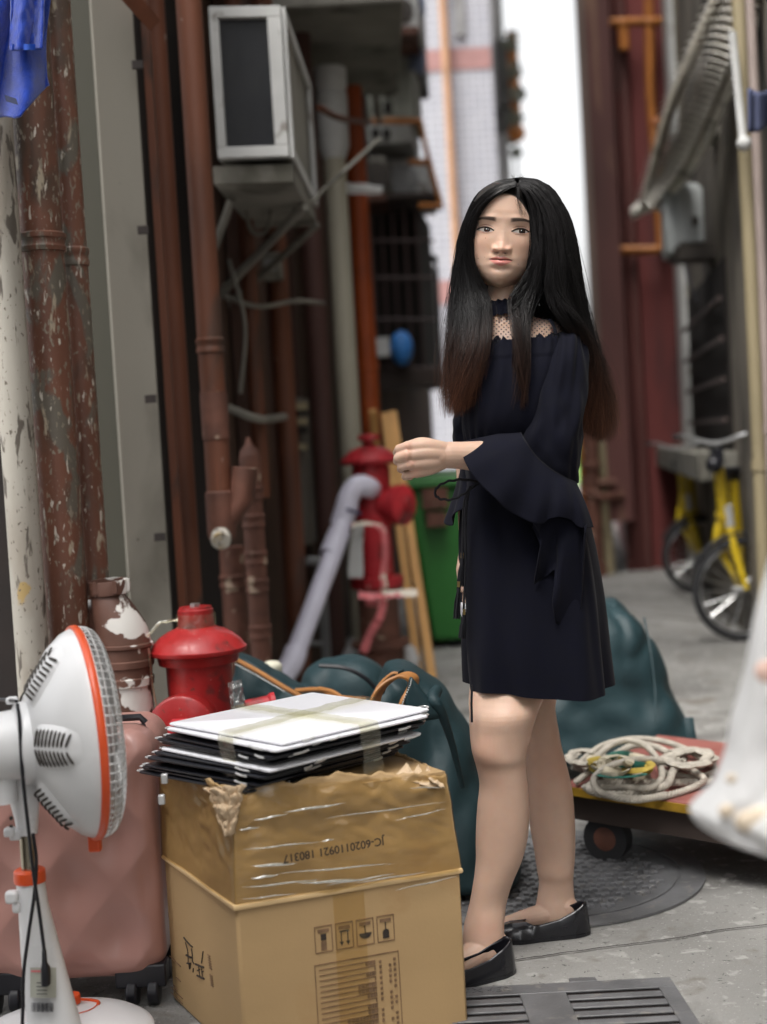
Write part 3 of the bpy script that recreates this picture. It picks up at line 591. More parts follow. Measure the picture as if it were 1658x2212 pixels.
# clear bags and rubbish at the foot of the far hydrant
for (x0, y0, r, mt, lab) in ((868,1425,.07,m_bagfilm,'small white plastic bag on the ground right of the far fire hydrant'),(775,1420,.06,m_bagfilm,'small white plastic bag on the ground left of the far fire hydrant')):
    mb = MB(); g = gnd(x0, 1478); rr = []
    for i in range(10):
        f = i/9; rr.append([V(g.x+r*(.4+math.sin(PI*f)*.8)*(1+.25*nz(k*.8,i*.5,x0))*math.cos(2*PI*k/20), g.y+r*(.4+math.sin(PI*f)*.8)*math.sin(2*PI*k/20), .002+f*.2) for k in range(20)])
    mb.loft(rr); mb.build('plastic_bag', mt, label=lab, cat='plastic bag', group='small white bags by the far fire hydrant')
mb = MB(); q = gnd(822,1480); mb.lathe(q, (0,0,1), [(0,.075),(.14,.08),(.141,.001)], 20); mb.build('dark_bucket', M('navy_plastic', (.02,.025,.06), .5), label='dark blue bucket at the base of the far fire hydrant', cat='bucket')
# ------------------------------------------------------------------ far white tiled building
mt = bpy.data.materials.new('small_white_tiles'); mt.use_nodes = True; n = mt.node_tree.nodes; L = mt.node_tree.links; b = n['Principled BSDF']
tc = n.new('ShaderNodeTexCoord'); sx = n.new('ShaderNodeSeparateXYZ'); cx = n.new('ShaderNodeCombineXYZ'); L.new(tc.outputs['Object'], sx.inputs[0]); L.new(sx.outputs[0], cx.inputs[0]); L.new(sx.outputs[2], cx.inputs[1])
br = n.new('ShaderNodeTexBrick'); br.offset = 0; br.inputs['Scale'].default_value = 1; br.inputs['Brick Width'].default_value = .085; br.inputs['Row Height'].default_value = .085; br.inputs['Mortar Size'].default_value = .008
br.inputs['Color1'].default_value = (.50,.51,.55,1); br.inputs['Color2'].default_value = (.44,.45,.50,1); br.inputs['Mortar'].default_value = (.22,.22,.25,1); L.new(cx.outputs[0], br.inputs['Vector'])
L.new(br.outputs[0], b.inputs['Base Color']); b.inputs['Roughness'].default_value = .4
Yw = 17.0
p0 = at(860,900,Yw); p1 = at(1072,300,Yw)
t = empty('tiled_building', (p0.x,Yw,0), 'distant white tiled building with pink bands at the end of the alley', 'building')
mb = MB(); mb.box(((p0.x+p1.x)/2, Yw+3, 8), (p1.x-p0.x, 6, 16)); mb.build('wall', mt, t)
m_pinkt = M('pink_tile', (.36,.20,.19), .5, var=.1)
for (ya, yb) in ((106,152),(605,655)):
    mb = MB(); za, zb = at(980,ya,Yw).z, at(980,yb,Yw).z; mb.box(((p0.x+p1.x)/2, Yw-.006, (za+zb)/2), (p1.x-p0.x-.02, .016, za-zb)); mb.build('pink_band', m_pinkt, t)
mb = MB(); q = at(973,300,Yw-.15); mb.lathe((q.x,q.y,0), (0,0,1), [(0,.05),(14,.05)], 14); mb.build('downpipe', M('tan_downpipe', (.42,.24,.14), .6), t)
mb = MB(); q = at(992,20,Yw-.03); mb.box(q, (.11,.05,.62)); mb.build('window', m_grey, t)
# building strip nearer the sky with pipes and plants
Ys = 20.0; p0 = at(1060,300,Ys); p1 = at(1100,300,Ys)
t = empty('balcony_building', (p0.x,Ys,0), 'narrow grey building edge with balconies and an orange pipe against the white sky', 'building')
mb = MB(); mb.box(((p0.x+p1.x)/2, Ys+2, 6), (p1.x-p0.x, 4, 12)); mb.build('wall', M('grey_render', (.17,.17,.16), .8, var=.4, vs=2), t)
mb = MB()
for ya, yb in ((105,240),(250,300)): q = at(1092,(ya+yb)/2,Ys-.5); mb.box(q, (.3,.8,(yb-ya)*Ys/F))
mb.build('balcony', M('balcony_dark', (.10,.10,.095), .8, var=.5, vs=6), t)
mb = MB(); mb.tube([at(1105,70,Ys-1), at(1118,295,Ys-1)], .07, 10); mb.ball(at(1117,288,Ys-1), .12, 10, 8); mb.build('orange_pipe', m_orange, t)
mb = MB(); mb.tube([at(1115,290,Ys-1), at(1118,430,Ys-1)], .02, 6); mb.tube([at(1088,290,Ys-1), at(1093,420,Ys-1)], .05, 6);  mb.build('cable', m_grey, t)
mb = MB(); mb.box(at(1068,200,Ys-.6), (.12,.4,12)); mb.build('pale_pier', m_lgrey, t)
# hanging plants: leafy clumps
def leaves(mb, c, r, n, s, sd=1):
    rr = random.Random(sd)
    for i in range(n):
        d = Vector((rr.gauss(0,1), rr.gauss(0,1), rr.gauss(0,1))).normalized()*(r*rr.random()**.4); p = Vector(c)+Vector((d.x, d.y, d.z*1.0)); a = rr.random()*6.3; b_ = rr.random()*2
        u = V(math.cos(a), math.sin(a)*.5, math.sin(b_))*s; v_ = V(-math.sin(a)*.6, .3, math.cos(a))*s*.6
        mb.add([p-u, p-v_, p+u, p+v_], [(0,1,2,3)])
for i, (x0, y0, r) in enumerate(((1112,150,.13),(1112,255,.13),(1116,330,.07),(1104,90,.14),(1118,205,.12))):
    mb = MB(); leaves(mb, at(x0,y0,Ys-1.2), r, 60, .04, i); q = at(x0,y0,Ys-1.2); mb.tube([q-V(0,0,r), q+V(0,0,r*.6)], .012, 5)
    mb.build('hanging_plant', M('dull_foliage', (.10,.11,.08), .7, var=.5), label=('leafy hanging plant on the far balconies against the sky, ' + ('second from the top','third from the bottom','lowest of the five','topmost of the five','middle of the five')[i]) if i != 1 else 'leafy hanging plant on the far balconies against the sky, second from the bottom', cat='plant', group='plants hanging on the far balconies')
# far trees / hedge closing the alley
for i, (x0, y0, r, Yh) in enumerate(((1268,1010,1.3,48),(1240,1000,1.6,52),(1300,990,1.5,50))):
    mb = MB(); c = at(x0,y0,Yh); c.z = 1.2; leaves(mb, c, r, 1500, .16, 40+i); mb.tube([V(c.x,c.y,0), V(c.x,c.y,1.4)], [.12,.06], 8)
    mb.build('far_bush', M('sunlit_foliage', (.22,.36,.09), .7, var=.4, vs=3), label='pale green bush at the alley end, ' + ('middle one of three','left one of three, mostly behind the woman','right one of three, by the red building')[i], cat='bush', group='bushes at the far end of the alley')
# ------------------------------------------------------------------ right side buildings
Yr_ = gnd(1420, 1228).y
pa = at(1292, 1000, Yr_); pb = at(1476, 1000, Yr_)
t = empty('red_building', (pa.x, Yr_, 0), 'dark red narrow wall at the right of the sky gap with orange gas pipes', 'building')
def deepbox(mb, x0, x1, Y0, Y1, z0, z1):  # side faces run along the alley direction
    k = .15*(Y1-Y0); mb.hexa([V(x0,Y0,z0), V(x1,Y0,z0), V(x1+k,Y1,z0), V(x0+k,Y1,z0)], [V(x0,Y0,z1), V(x1,Y0,z1), V(x1+k,Y1,z1), V(x0+k,Y1,z1)])
mb = MB(); deepbox(mb, pa.x+.19, pb.x, Yr_, Yr_+6, 0, 14); mb.build('wall', m_redwall, t)
mb = MB(); deepbox(mb, pa.x+.02, pa.x+.20, Yr_-.3, Yr_+4, .4, 14); mb.build('dark_side_wall', M('dark_maroon', (.085,.033,.029), .8, var=.4, vs=2, st=VST, layers=[((.16,.09,.06), 3, .58, .1, (1,1,.3))]), t)
mb = MB(); deepbox(mb, pa.x-.02, pa.x+.06, Yr_-.2, Yr_+4, .4, 14); mb.build('edge_pipe', M('umber_grey', (.12,.085,.07), .7, var=.3, st=VST), t)
for (x0, y0, w0, h0) in ((1320,278,30,40),(1305,480,26,150),(1325,150,24,90)): mb = MB(); mb.box(at(x0,y0,Yr_-.02), (w0*Yr_/F, .05, h0*Yr_/F)); mb.build('dark_vent', m_slot, t)
mb = MB()
for x0, r in ((1338,.03),(1356,.02),(1375,.035)): q = at(x0,700,Yr_-.06); mb.lathe((q.x,q.y,0), (0,0,1), [(0,r),(12,r)], 12)
mb.build('drain_line', M('maroon_pipe', (.10,.035,.03), .6, var=.3, st=VST), t)
Yg_ = Yr_-.18; t = empty('gas_pipe', at(1420,540,Yg_), 'orange gas pipe with elbows running up the dark red wall', 'pipe')
mb = MB(); mb.tube([at(1298,50,Yg_), at(1450,46,Yg_)], .036, 12); mb.build('branch_pipe', m_orange, t)
mb = MB(); mb.tube([at(1346,50,Yg_), at(1350,108,Yg_)], .04, 12); mb.build('capped_stub', m_orange, t)
mb = MB(); mb.tube([at(1402,-30,Yg_), at(1405,200,Yg_), at(1416,330,Yg_), at(1422,430,Yg_), at(1430,530,Yg_), at(1421,540,Yg_), at(1292,541,Yg_)], .036, 12)
mb.build('main_pipe', m_orange, t)
mb = MB(); mb.tube([at(1416,268,Yg_), at(1450,264,Yg_)], .03, 12); mb.build('branch_pipe', m_orange, t)
mb = MB(); mb.tube([at(1258,880,Yg_), at(1262,1120,Yg_)], .03, 8); mb.build('branch_pipe', m_orange, t)
mb = MB()
for q in ((1404,50),(1416,268),(1346,52)): mb.ball(at(*q, Yg_), .05, 10, 8)
mb.build('tee_joint', m_orange, t)
# clutter at base of red wall, left edge (pipes, posts)
mb = MB()
for x0, r, za, zb, mt in ((1285,.06,.0,1.5,0),):
    q = at(x0,1150,Yr_-.3); mb.lathe((q.x,q.y,0), (0,0,1), [(0,r*1.3),(.1,r*1.3),(.11,r),(.8,r),(.81,r*1.3),(.85,r*1.3),(.86,r),(zb,r)], 16)
mb.tube([at(1262,1062,Yr_-.3), at(1300,1075,Yr_-.4), at(1345,1070,Yr_-.3)], .03, 8); mb.tube([at(1258,1040,Yr_-.3), at(1330,1045,Yr_-.3)], .035, 8)
mb.build('valve_post', m_hrust, label='rusty brown post with a pale cross pipe at the foot of the dark red wall', cat='post')
mb = MB(); q = at(1312,1150,Yr_-.2); mb.lathe((q.x,q.y,0), (0,0,1), [(0,.045),(1.0,.045)], 12); mb.build('short_post', m_khaki, label='short khaki post beside the rusty post at the foot of the red wall', cat='post')
# right grey building: from (1478, Yr_) toward camera
e0 = xy(1476,1000,Yr_-.0); e1 = xy(1700,1000,5.6)
t = empty('grey_building', (e0[0], e0[1], 0), 'grimy grey building on the right with a barred dark window and concrete ledge', 'building')
wallseg(e0, e1, 0, 7.5, .2, 1).build('wall', M('grimy_umber_render', (.17,.15,.125), .85, var=.35, vs=2, st=(1,1,.5), layers=[((.03,.027,.024), 2.5, .52, .12, (1,1,.4)), ((.25,.23,.19), 5, .62, .08, (1,1,.5))], bump=.5), t)
E0, E1 = V(*e0, 0), V(*e1, 0)
wallseg(e1, (1.75, -7), 0, 5.5, .3).build('near_wall', m_stone, t)
def onwall(f, z, off=.0):
    p = E0.lerp(E1, f); d = (E1-E0).normalized(); n_ = V(d.y, -d.x, 0); n_ = n_ if n_.x < 0 else -n_; return V(p.x, p.y, z) + n_*off
def fx(x):  # fraction along wall for pixel column x at y=1000
    lo, hi = 0, 1
    for _ in range(40):
        mfr = (lo+hi)/2; p = E0.lerp(E1, mfr); q = p-CP; xx = 829 + F*q.dot(_R)/q.dot(_F)
        if xx < x: lo = mfr
        else: hi = mfr
    return lo
def wallbox(mb, xa, xb, z0, z1, o0, o1):
    a, b = fx(xa), fx(xb); mb.hexa([onwall(a,z0,o1), onwall(b,z0,o1), onwall(b,z0,o0), onwall(a,z0,o0)], [onwall(a,z1,o1), onwall(b,z1,o1), onwall(b,z1,o0), onwall(a,z1,o0)])
def zat(x, y): p = onwall(fx(x), 0); r = ray(x, y); return CAMZ + r.z*(p.y/r.y)
mb = MB(); wallbox(mb, 1517, 1605, zat(1560,985), zat(1560,600), .0, .012); wd = mb.build('window', m_dark, t)
mb = MB(); za, zb = zat(1560,985), zat(1560,600)
for k in range(1, 5): zz_ = za + (zb-za)*k/5; wallbox(mb, 1515, 1606, zz_-.012, zz_+.012, .03, .05)
mb.build('bar', M('umber_bar', (.09,.065,.06), .6), wd)
mb = MB(); wallbox(mb, 1482, 1612, zat(1560,1022), zat(1560,968), .0, .2); mb.build('ledge', m_stone, t, bevel=.01)
mb = MB(); wallbox(mb, 1476, 1484, 0, 12, 0, .03); wallbox(mb, 1497, 1513, 0, 12, 0, .03); mb.build('pale_pilaster', m_lgrey, t)
# posts
for (x0, y0, Y, r, mt, lab, z0) in ((1632,800,5.7,.028,m_khaki,'tall khaki post in front of the barred window at the right edge',0),(1490,800,Yr_-.9,.05,m_lgrey,'pale grey vertical pipe between the red wall and the barred window',0),(1503,800,Yr_-1.2,.03,m_khaki,'slim khaki vertical pipe touching the pale grey pipe at the right',0),(1652,700,5.2,.018,M('mauve_pipe',(.25,.2,.18),.6),'thin mauve grey pipe at the far right edge above the bicycles',0)):
    q = at(x0,y0,Y); mb = MB(); mb.lathe((q.x,q.y,z0), (0,0,1), [(0,r),(7,r)], 14)
    mb.lathe((q.x,q.y,q.z-.4), (0,0,1), [(0,r*1.2),(.04,r*1.2)], 14)
    mb.build('wall_post', mt, origin=(q.x,q.y,0), label=lab, cat='post', group='vertical posts and pipes on the right building')
mb = MB(); mb.tube([at(1582,70,5.6), at(1605,300,5.6), at(1612,318,5.55)], .016, 10); mb.ball(at(1608,310,5.55), .03, 10, 8); mb.build('awning_pole', m_lgrey, label='light grey pole running down from the ribbed awning to a joint', cat='pole')
# corrugated awning
mb = MB(); NS_ = 34
top = [(1572,-50,6.4),(1500,110,7.0),(1450,230,7.6),(1418,340,8.2),(1392,440,8.8)]
low = [(1690,-50,5.6),(1612,110,6.1),(1560,230,6.8),(1500,350,7.6),(1425,450,8.3)]
Tp, Lp = cr(top, NS_*2+1), cr(low, NS_*2+1)
for i in range(NS_):
    rows_ = []
    for q, (off, up__) in ((0,(.05,.02)), (1,(-.08,-.02))):
        a, c_ = Tp[2*i]*(1-.5*q)+Tp[2*i+2]*.5*q, Lp[2*i]*(1-.5*q)+Lp[2*i+2]*.5*q
        rows_.append([at(*(a*(1-j/9)+c_*(j/9))) + V(off, off*1.2, up__ + .03*math.sin(PI*j/9)) for j in range(10)])
    vs = rows_[0]+rows_[1]; mb.add(vs, [(j, j+1, 11+j, 10+j) for j in range(9)])
mb.tube([at(*p) for p in top], .03, 8, smooth=20); mb.tube([at(*p) for p in low], .025, 8, smooth=20)
mb.hexa([at(1362,462,8.9), at(1425,420,8.7), at(1440,440,8.7), at(1368,475,8.9)], [at(1362,450,8.95), at(1425,400,8.75), at(1440,425,8.75), at(1368,465,8.95)])
mb.build('slatted_awning', M('pale_awning_slats', (.80,.77,.70), .5, var=.12, vs=4, layers=[((.3,.27,.23), 5, .56, .12, (1,1,1))]), solid=.004, ang=180, label='weathered pale ribbed awning sloping over the right side of the alley', cat='awning')
# meter box + stuff under
Yb2 = 8.0; a, X_, D_, Z_ = bx(1440,398,1520,550,Yb2,.3)
t = empty('meter_box', a, 'light blue-grey meter box below the ribbed awning', 'meter box')
mb = MB(); box_pts(mb, a, X_, D_, Z_); mb.build('case', M('blue_grey_paint', (.36,.38,.38), .5, var=.1), t, bevel=.02)
mb = MB(); mb.box(at(1492,465,Yb2-.02), (.14,.03,.3)); mb.build('door', M('pale_blue_grey', (.42,.44,.44), .45), t, bevel=.006)
mb = MB(); mb.box(at(1502,478,Yb2-.04), (.035,.02,.05)); mb.build('dial', m_slot, t)
mb = MB(); mb.box(at(1500,548,Yb2-.0), (.22,.3,.08)); mb.tube([at(1540,560,Yb2), at(1548,610,Yb2), at(1562,630,Yb2)], .02, 8); mb.build('bracket', m_slot, t)
# hanging cloth at right edge, top
mb = MB(); mb.grid(lambda u, v: at(1618+60*u, 190+95*v+30*u*(1-v)-20*u+6*math.sin(5*u), 5.0+.05*math.sin(12*u)), 14, 10); mb.build('hanging_cloth', m_bluecloth, solid=.01, label='dark blue-grey cloth hanging at the right edge of the alley', cat='cloth')
# scattered pipes/clutter boxes on right wall upper
mb = MB()
for (x0, y0, x1, y1, mt) in ((1460,-20,1478,600,0),(1530,300,1560,560,0)): mb.tube([at(x0,y0,Yr_-.6), at(x1,y1,Yr_-.6)], .04, 8)
mb.build('wall_conduit', m_khaki, label='khaki conduits between the dark red wall and the ribbed awning', cat='conduit')
mb = MB(); mb.box(at(1655,110,8.6), (.4,.1,.9)); mb.build('shutter_panel', M('pale_yellow_panel', (.34,.32,.24), .7, var=.2), label='pale yellowish panel behind the awning in the top right corner', cat='panel')
for k, (x0,y0,x1,y1,Y,lab) in enumerate(((1590,470,1640,560,7.0,'lower'),(1545,215,1600,290,7.4,'upper'))):
    a, X_, D_, Z_ = bx(x0,y0,x1,y1,Y,.3); t2 = empty('wall_box', a, lab+' dusty box bolted to the grimy wall near the ribbed awning', 'box', 'dusty boxes on the right wall')
    mb = MB(); box_pts(mb, a, X_, D_, Z_); mb.build('case', m_stone, t2, bevel=.01); mb = MB(); mb.box(a+X_*.5+Z_*.5+V(0,-.01,0), (X_.x*.6,.02,Z_.z*.5)); mb.build('vent', m_dark, t2)
for k, (pts, lab) in enumerate((([(1478,560,9.2),(1500,640,9.0),(1545,660,8.6),(1600,600,8.0),(1658,590,7.0)],'black cable sagging from the meter box to the right edge'),([(1470,0,9.4),(1500,150,9.2),(1490,300,9.0),(1530,380,8.6)],'black cable dropping behind the ribbed awning'))):
    mb = MB(); mb.tube([at(*p) for p in pts], .012, 6, smooth=24); mb.build('cable', m_black, label=lab, cat='cable', group='loose cables on the right building')
# ------------------------------------------------------------------ bicycles
def bicycle(gx, gy, label, s=.8, yaw=0.0, dy=0):
    g = gnd(gx, gy); g = V(g.x, g.y+dy, 0); R_ = .31*s
    t = empty('bicycle', g, label, 'bicycle', 'yellow bicycles parked at the right')
    c_, s_ = math.cos(yaw), math.sin(yaw)
    cw, sw = math.cos(.1), math.sin(.1)
    def P(x, z, y=0): x = x-.21; return g + V(x*s*c_ - y*s*s_ - .09, x*s*s_ + y*s*c_, z*s*(1+.22*min(1,max(0,(z-.31)/.5))))
    PF = P
    def PW(x, z, y=0): return g + V(x*s*cw - y*s*sw, x*s*sw + y*s*cw, z*s)
    ax = V(-s_, c_, 0)
    for wx in (0, 1.02):
        P = PW if wx == 0 else PF
        w_ = MB(); 
        ring = lambda r, rr, n=48: [P(wx+r*math.cos(2*PI*k/n), .31+r*math.sin(2*PI*k/n)) for k in range(n)]
        def torus(mb, r, tr, n=48, m_=8):
            rings = []
            for k in range(n):
                a = 2*PI*k/n; rings.append([P(wx+(r+tr*math.cos(b*2*PI/m_))*math.cos(a), .31+(r+tr*math.cos(b*2*PI/m_))*math.sin(a), tr*math.sin(b*2*PI/m_)) for b in range(m_)])
            rings.append(rings[0]); mb.loft(rings, cap=False)
        torus(w_, .288, .024); wh = w_.build('wheel', m_rubber, t)
        r2 = MB(); torus(r2, .262, .009); 
        for k in range(20):
            a = 2*PI*k/20; r2.tube([P(wx+.02*math.cos(a+.6), .31+.02*math.sin(a+.6), .02*(-1)**k), P(wx+.26*math.cos(a), .31+.26*math.sin(a))], .0022, 4)
        r2.lathe(P(wx, .31, -.04), ax, [(0,.02*s),(.08*s,.02*s)], 12); r2.build('rim', m_silver, wh)
    P = PF; mb = MB()
    H1, H0 = P(.20,.80), P(.235,.66)
    mb.tube([P(.245,.62), P(.19,.84)], .034*s, 12)
    mb.tube([H0, P(.40,.42), P(.56,.31)], [.046*s,.044*s,.036*s], 12, smooth=10)
    mb.tube([P(.56,.31), P(.47,.78)], .032*s, 12); mb.tube([P(.56,.31), P(1.02,.31)], .014*s, 8); mb.tube([P(.49,.66), P(1.02,.31)], .012*s, 8)
    mb.build('frame', m_bikey, t)
    mb = MB()
    for q in (-.05, .05): mb.tube([P(.245,.62,q*.6), P(.225,.54,q), PW(0,.31,q)], [.024*s,.024*s,.016*s], 8)
    mb.build('fork', m_bikey, t)
    mb = MB(); mb.tube([P(.19,.84), P(.165,.95)], .016*s, 8); mb.tube([P(.26,1.0,-.27), P(.17,1.0,-.18), P(.15,.96,0), P(.17,1.0,.18), P(.26,1.0,.27)], .012*s, 8, smooth=16); hb = mb.build('handlebar', m_silver, t)
    mb = MB()
    for q in (-1, 1): mb.tube([P(.24,1.0,.25*q), P(.34,1.0,.30*q)], .018*s, 10)
    mb.build('grip', m_rubber, hb)
    mb = MB(); mb.box(P(.16,.90), (.06*s,.10*s,.09*s)); mb.ball(P(.10,.86), .05*s, 12, 8); mb.build('lamp', m_black, t)
    mb = MB(); mb.loft([[P(.47+x, .84+.02*math.cos(a)-.02, wd_*math.sin(a)) for a in [2*PI*k/12 for k in range(12)]] for x, wd_ in ((-.13,.015),(-.05,.03),(.05,.08),(.12,.085),(.15,.05))]); mb.tube([P(.48,.74), P(.485,.83)], .014*s, 8); mb.build('saddle', m_black, t)
    for wx in (0, 1.02):
        mb = MB(); mb.tube([(PW if wx == 0 else PF)(wx+.33*math.cos(a), .31+.33*math.sin(a)) for a in [math.radians(25+10*k+(0 if wx else 10)) for k in range(13)]], .026*s, 8, flat=.35); mb.build('mudguard', m_rubber, t)
    mb = MB(); mb.lathe(P(.56,.31,-.05), ax, [(0,.08*s),(.01,.08*s)], 24); mb.tube([P(.56,.31,-.07), P(.50,.17,-.07)], .01*s, 8); mb.box(P(.5,.16,-.1), (.08*s,.06*s,.02*s)); mb.build('crankset', m_black, t)
    mb = MB(); mb.tube([P(.245,.60,-.035), P(.225,.69,-.03)], .028*s, 10); mb.build('sticker', m_lgrey, t)
bicycle(1612, 1385, 'nearer yellow bicycle with a black mudguard, front wheel partly behind the white plastic bag', .84, 1.05)
bicycle(1516, 1282, 'farther yellow bicycle, mostly hidden behind the nearer bicycle at the right', .8, 1.1)
bicycle(1740, 1345, 'third yellow bicycle, cut off at the right edge of the frame', .8, .9)
# ------------------------------------------------------------------ platform cart
A = at(1215,1706,3.53); A.z = .195; u = V(.725,-.69,0).normalized(); v = V(.55,.83,0).normalized()
t = empty('platform_cart', (A.x, A.y, 0), 'low wooden cart with worn red top and yellow edge carrying coiled rope', 'cart')
def cp(a, b, z): return V(A.x, A.y, 0) + u*a + v*b + V(0,0,z)
mb = MB(); mb.hexa([cp(0,0,.175), cp(1.15,0,.175), cp(1.15,.62,.175), cp(0,.62,.175)], [cp(0,0,.195), cp(1.15,0,.195), cp(1.15,.62,.195), cp(0,.62,.195)]); mb.build('top_board', m_cartred, t, bevel=.003)
mb = MB(); mb.hexa([cp(-.002,-.006,.172), cp(1.152,-.006,.172), cp(1.152,-.001,.172), cp(-.002,-.001,.172)], [cp(-.002,-.006,.192), cp(1.152,-.006,.192), cp(1.152,-.001,.192), cp(-.002,-.001,.192)]); mb.build('yellow_edge', m_cartyel, t)
mb = MB()
for b_ in (.02, .55): mb.hexa([cp(.01,b_,.105), cp(1.13,b_,.105), cp(1.13,b_+.05,.105), cp(.01,b_+.05,.105)], [cp(.01,b_,.173), cp(1.13,b_,.173), cp(1.13,b_+.05,.173), cp(.01,b_+.05,.173)])
mb.build('beam', m_cartwood, t)
for a_, b_ in ((.10,.06),(.95,.10),(.14,.52),(.95,.52)):
    mb = MB(); q = cp(a_, b_, .06); mb.lathe(q-v*.02, v, [(0,.03),(.001,.058),(.04,.058),(.041,.03)], 28); wh = mb.build('wheel', m_rubber, t)
    mb = MB(); mb.lathe(q-v*.024, v, [(0,.02),(.004,.03),(.048,.03)], 16); mb.build('hub', m_hrust, wh)
mb = MB(); mb.hexa([cp(1.15,0,.02), cp(1.19,0,.02), cp(1.19,.6,.02), cp(1.15,.6,.02)], [cp(1.15,0,.19), cp(1.19,0,.19), cp(1.19,.6,.19), cp(1.15,.6,.19)])
# rope coils
def twisted(name, pts, r, label, group, mat=m_rope, n=300, tw=26, par=None):
    P = cr(pts, n); mb = MB()
    for k in range(3):
        strand = []
        for i in range(n):
            p = Vector(P[i]); d = (Vector(P[min(i+1,n-1)])-Vector(P[max(i-1,0)])).normalized(); a, b, _ = basis(d); th = i/n*tw*2*PI + k*2*PI/3
            strand.append(p + (a*math.cos(th)+b*math.sin(th))*r*.55)
        mb.tube(strand, r*.62, 7)
    return mb.build(name, mat, label=label, cat='rope', group=group)
def on(x, y, dz=0): p = gnd(x, y, .195+dz); return tuple(p)
ro = [on(1238,1655,.02), on(1270,1660,.012), on(1320,1635,.03), on(1370,1610,.05), on(1420,1615,.045), on(1460,1640,.03), on(1500,1672,.014), on(1532,1680,.012), on(1530,1690,.012), on(1480,1690,.014), on(1400,1690,.02), on(1320,1690,.03), on(1278,1695,.018), on(1275,1708,.012), on(1320,1717,.012), on(1390,1712,.012), on(1440,1695,.03), on(1455,1665,.045), on(1480,1640,.02)]
twisted('rope', ro, .0085, 'grey twisted cotton rope in loose open loops on the red cart', 'ropes lying on the red cart', tw=40)
ro = [on(1245,1690,.012), on(1280,1660,.03), on(1300,1625,.06), on(1345,1600,.075), on(1390,1608,.07), on(1420,1640,.05), on(1430,1680,.035), on(1400,1702,.03), on(1340,1700,.02), on(1300,1700,.02)]
twisted('rope', ro, .0075, 'thinner grey twisted rope crossing over the striped strap bundle', 'ropes lying on the red cart', tw=36)
rr_ = random.Random(3); q0 = gnd(1335,1655,.195)
sb = empty('strap_bundle', q0, 'bundle of cream straps with green and yellow stripes inside the rope loops', 'strap')
m_creamw = M('cream_webbing_strap', (.50,.45,.34), .75, var=.15, vs=18); m_gr = M('green_webbing', (.02,.13,.10), .7); m_ye = M('mustard_webbing', (.45,.33,.06), .7)
for k in range(15):
    mb = MB(); cx_, cy_ = 1335+rr_.uniform(-14,14), 1654+rr_.uniform(-7,7); a0 = rr_.random()*6; rx, ry = rr_.uniform(30,68), rr_.uniform(9,22); pts = []; kd = rr_.uniform(-.4,.4)
    for i in range(30):
        a = a0 + i/29*5.2; pts.append(on(cx_+rx*math.cos(a)+kd*ry*math.sin(a)*2, cy_+ry*math.sin(a)-4*math.sin(k), .012+.0042*k+.016*math.sin(a*2+k)))
    mb.tube([Vector(p) for p in pts], .0085 if k % 5 in (1,3) else .011, 6, flat=.3); mb.build('strap_loop', m_gr if k % 5 == 1 else m_ye if k % 5 == 3 else m_creamw, sb)
mb = MB()
for k in range(6):
    cx_, cy_ = 1265+rr_.uniform(-8,8), 1640+rr_.uniform(-6,6); a0 = rr_.random()*6; pts = [on(cx_+rr_.uniform(22,38)*math.cos(a0+i/19*5), cy_+rr_.uniform(12,17)*math.sin(a0+i/19*5), .014+.007*k) for i in range(20)]
    mb.tube([Vector(p) for p in pts], .010, 6, flat=.5, smooth=40)
mb.build('strap_bundle', m_rope, label='small heap of grey straps at the left end of the cart, beside the leg', cat='strap')
mb = MB()
for k in range(6):
    cx_, cy_ = 1490+rr_.uniform(-10,10), 1635+rr_.uniform(-6,6); a0 = rr_.random()*6; pts = [on(cx_+rr_.uniform(36,56)*math.cos(a0+i/19*5), cy_+rr_.uniform(12,20)*math.sin(a0+i/19*5), .014+.009*k) for i in range(20)]
    mb.tube([Vector(p) for p in pts], .013, 6, flat=.5, smooth=40)
mb.build('strap_bundle', m_rope, label='heap of pale straps at the far right side of the cart', cat='strap')
ro = [on(1262,1700,.012), on(1330,1722,.010), on(1420,1722,.010), on(1500,1700,.010), on(1520,1680,.03), on(1470,1655,.04), on(1400,1640,.07), on(1330,1650,.08), on(1285,1680,.05), on(1300,1712,.02), on(1370,1728,.012), on(1440,1716,.012)]
twisted('rope', ro, .0075, 'outermost grey rope loop lying along the yellow edge of the cart', 'ropes lying on the red cart', tw=44)
ro = [on(1250,1650,.03), on(1300,1612,.05), on(1370,1596,.05), on(1450,1606,.05), on(1520,1640,.03), on(1545,1665,.012), on(1500,1680,.012), on(1430,1668,.03)]
twisted('rope', ro, .0075, 'grey rope arching over the back of the pile beside the tall teal bag', 'ropes lying on the red cart', tw=34)
# black suitcase standing on cart
mb = MB(); q = cp(.78,.36,.20); mb.box(q+V(.24,0,.16), (.40,.2,.32)); 
mb.build('black_suitcase', m_black, bevel=.05, label='glossy black hard case on the cart, mostly behind the white plastic bag', cat='suitcase')
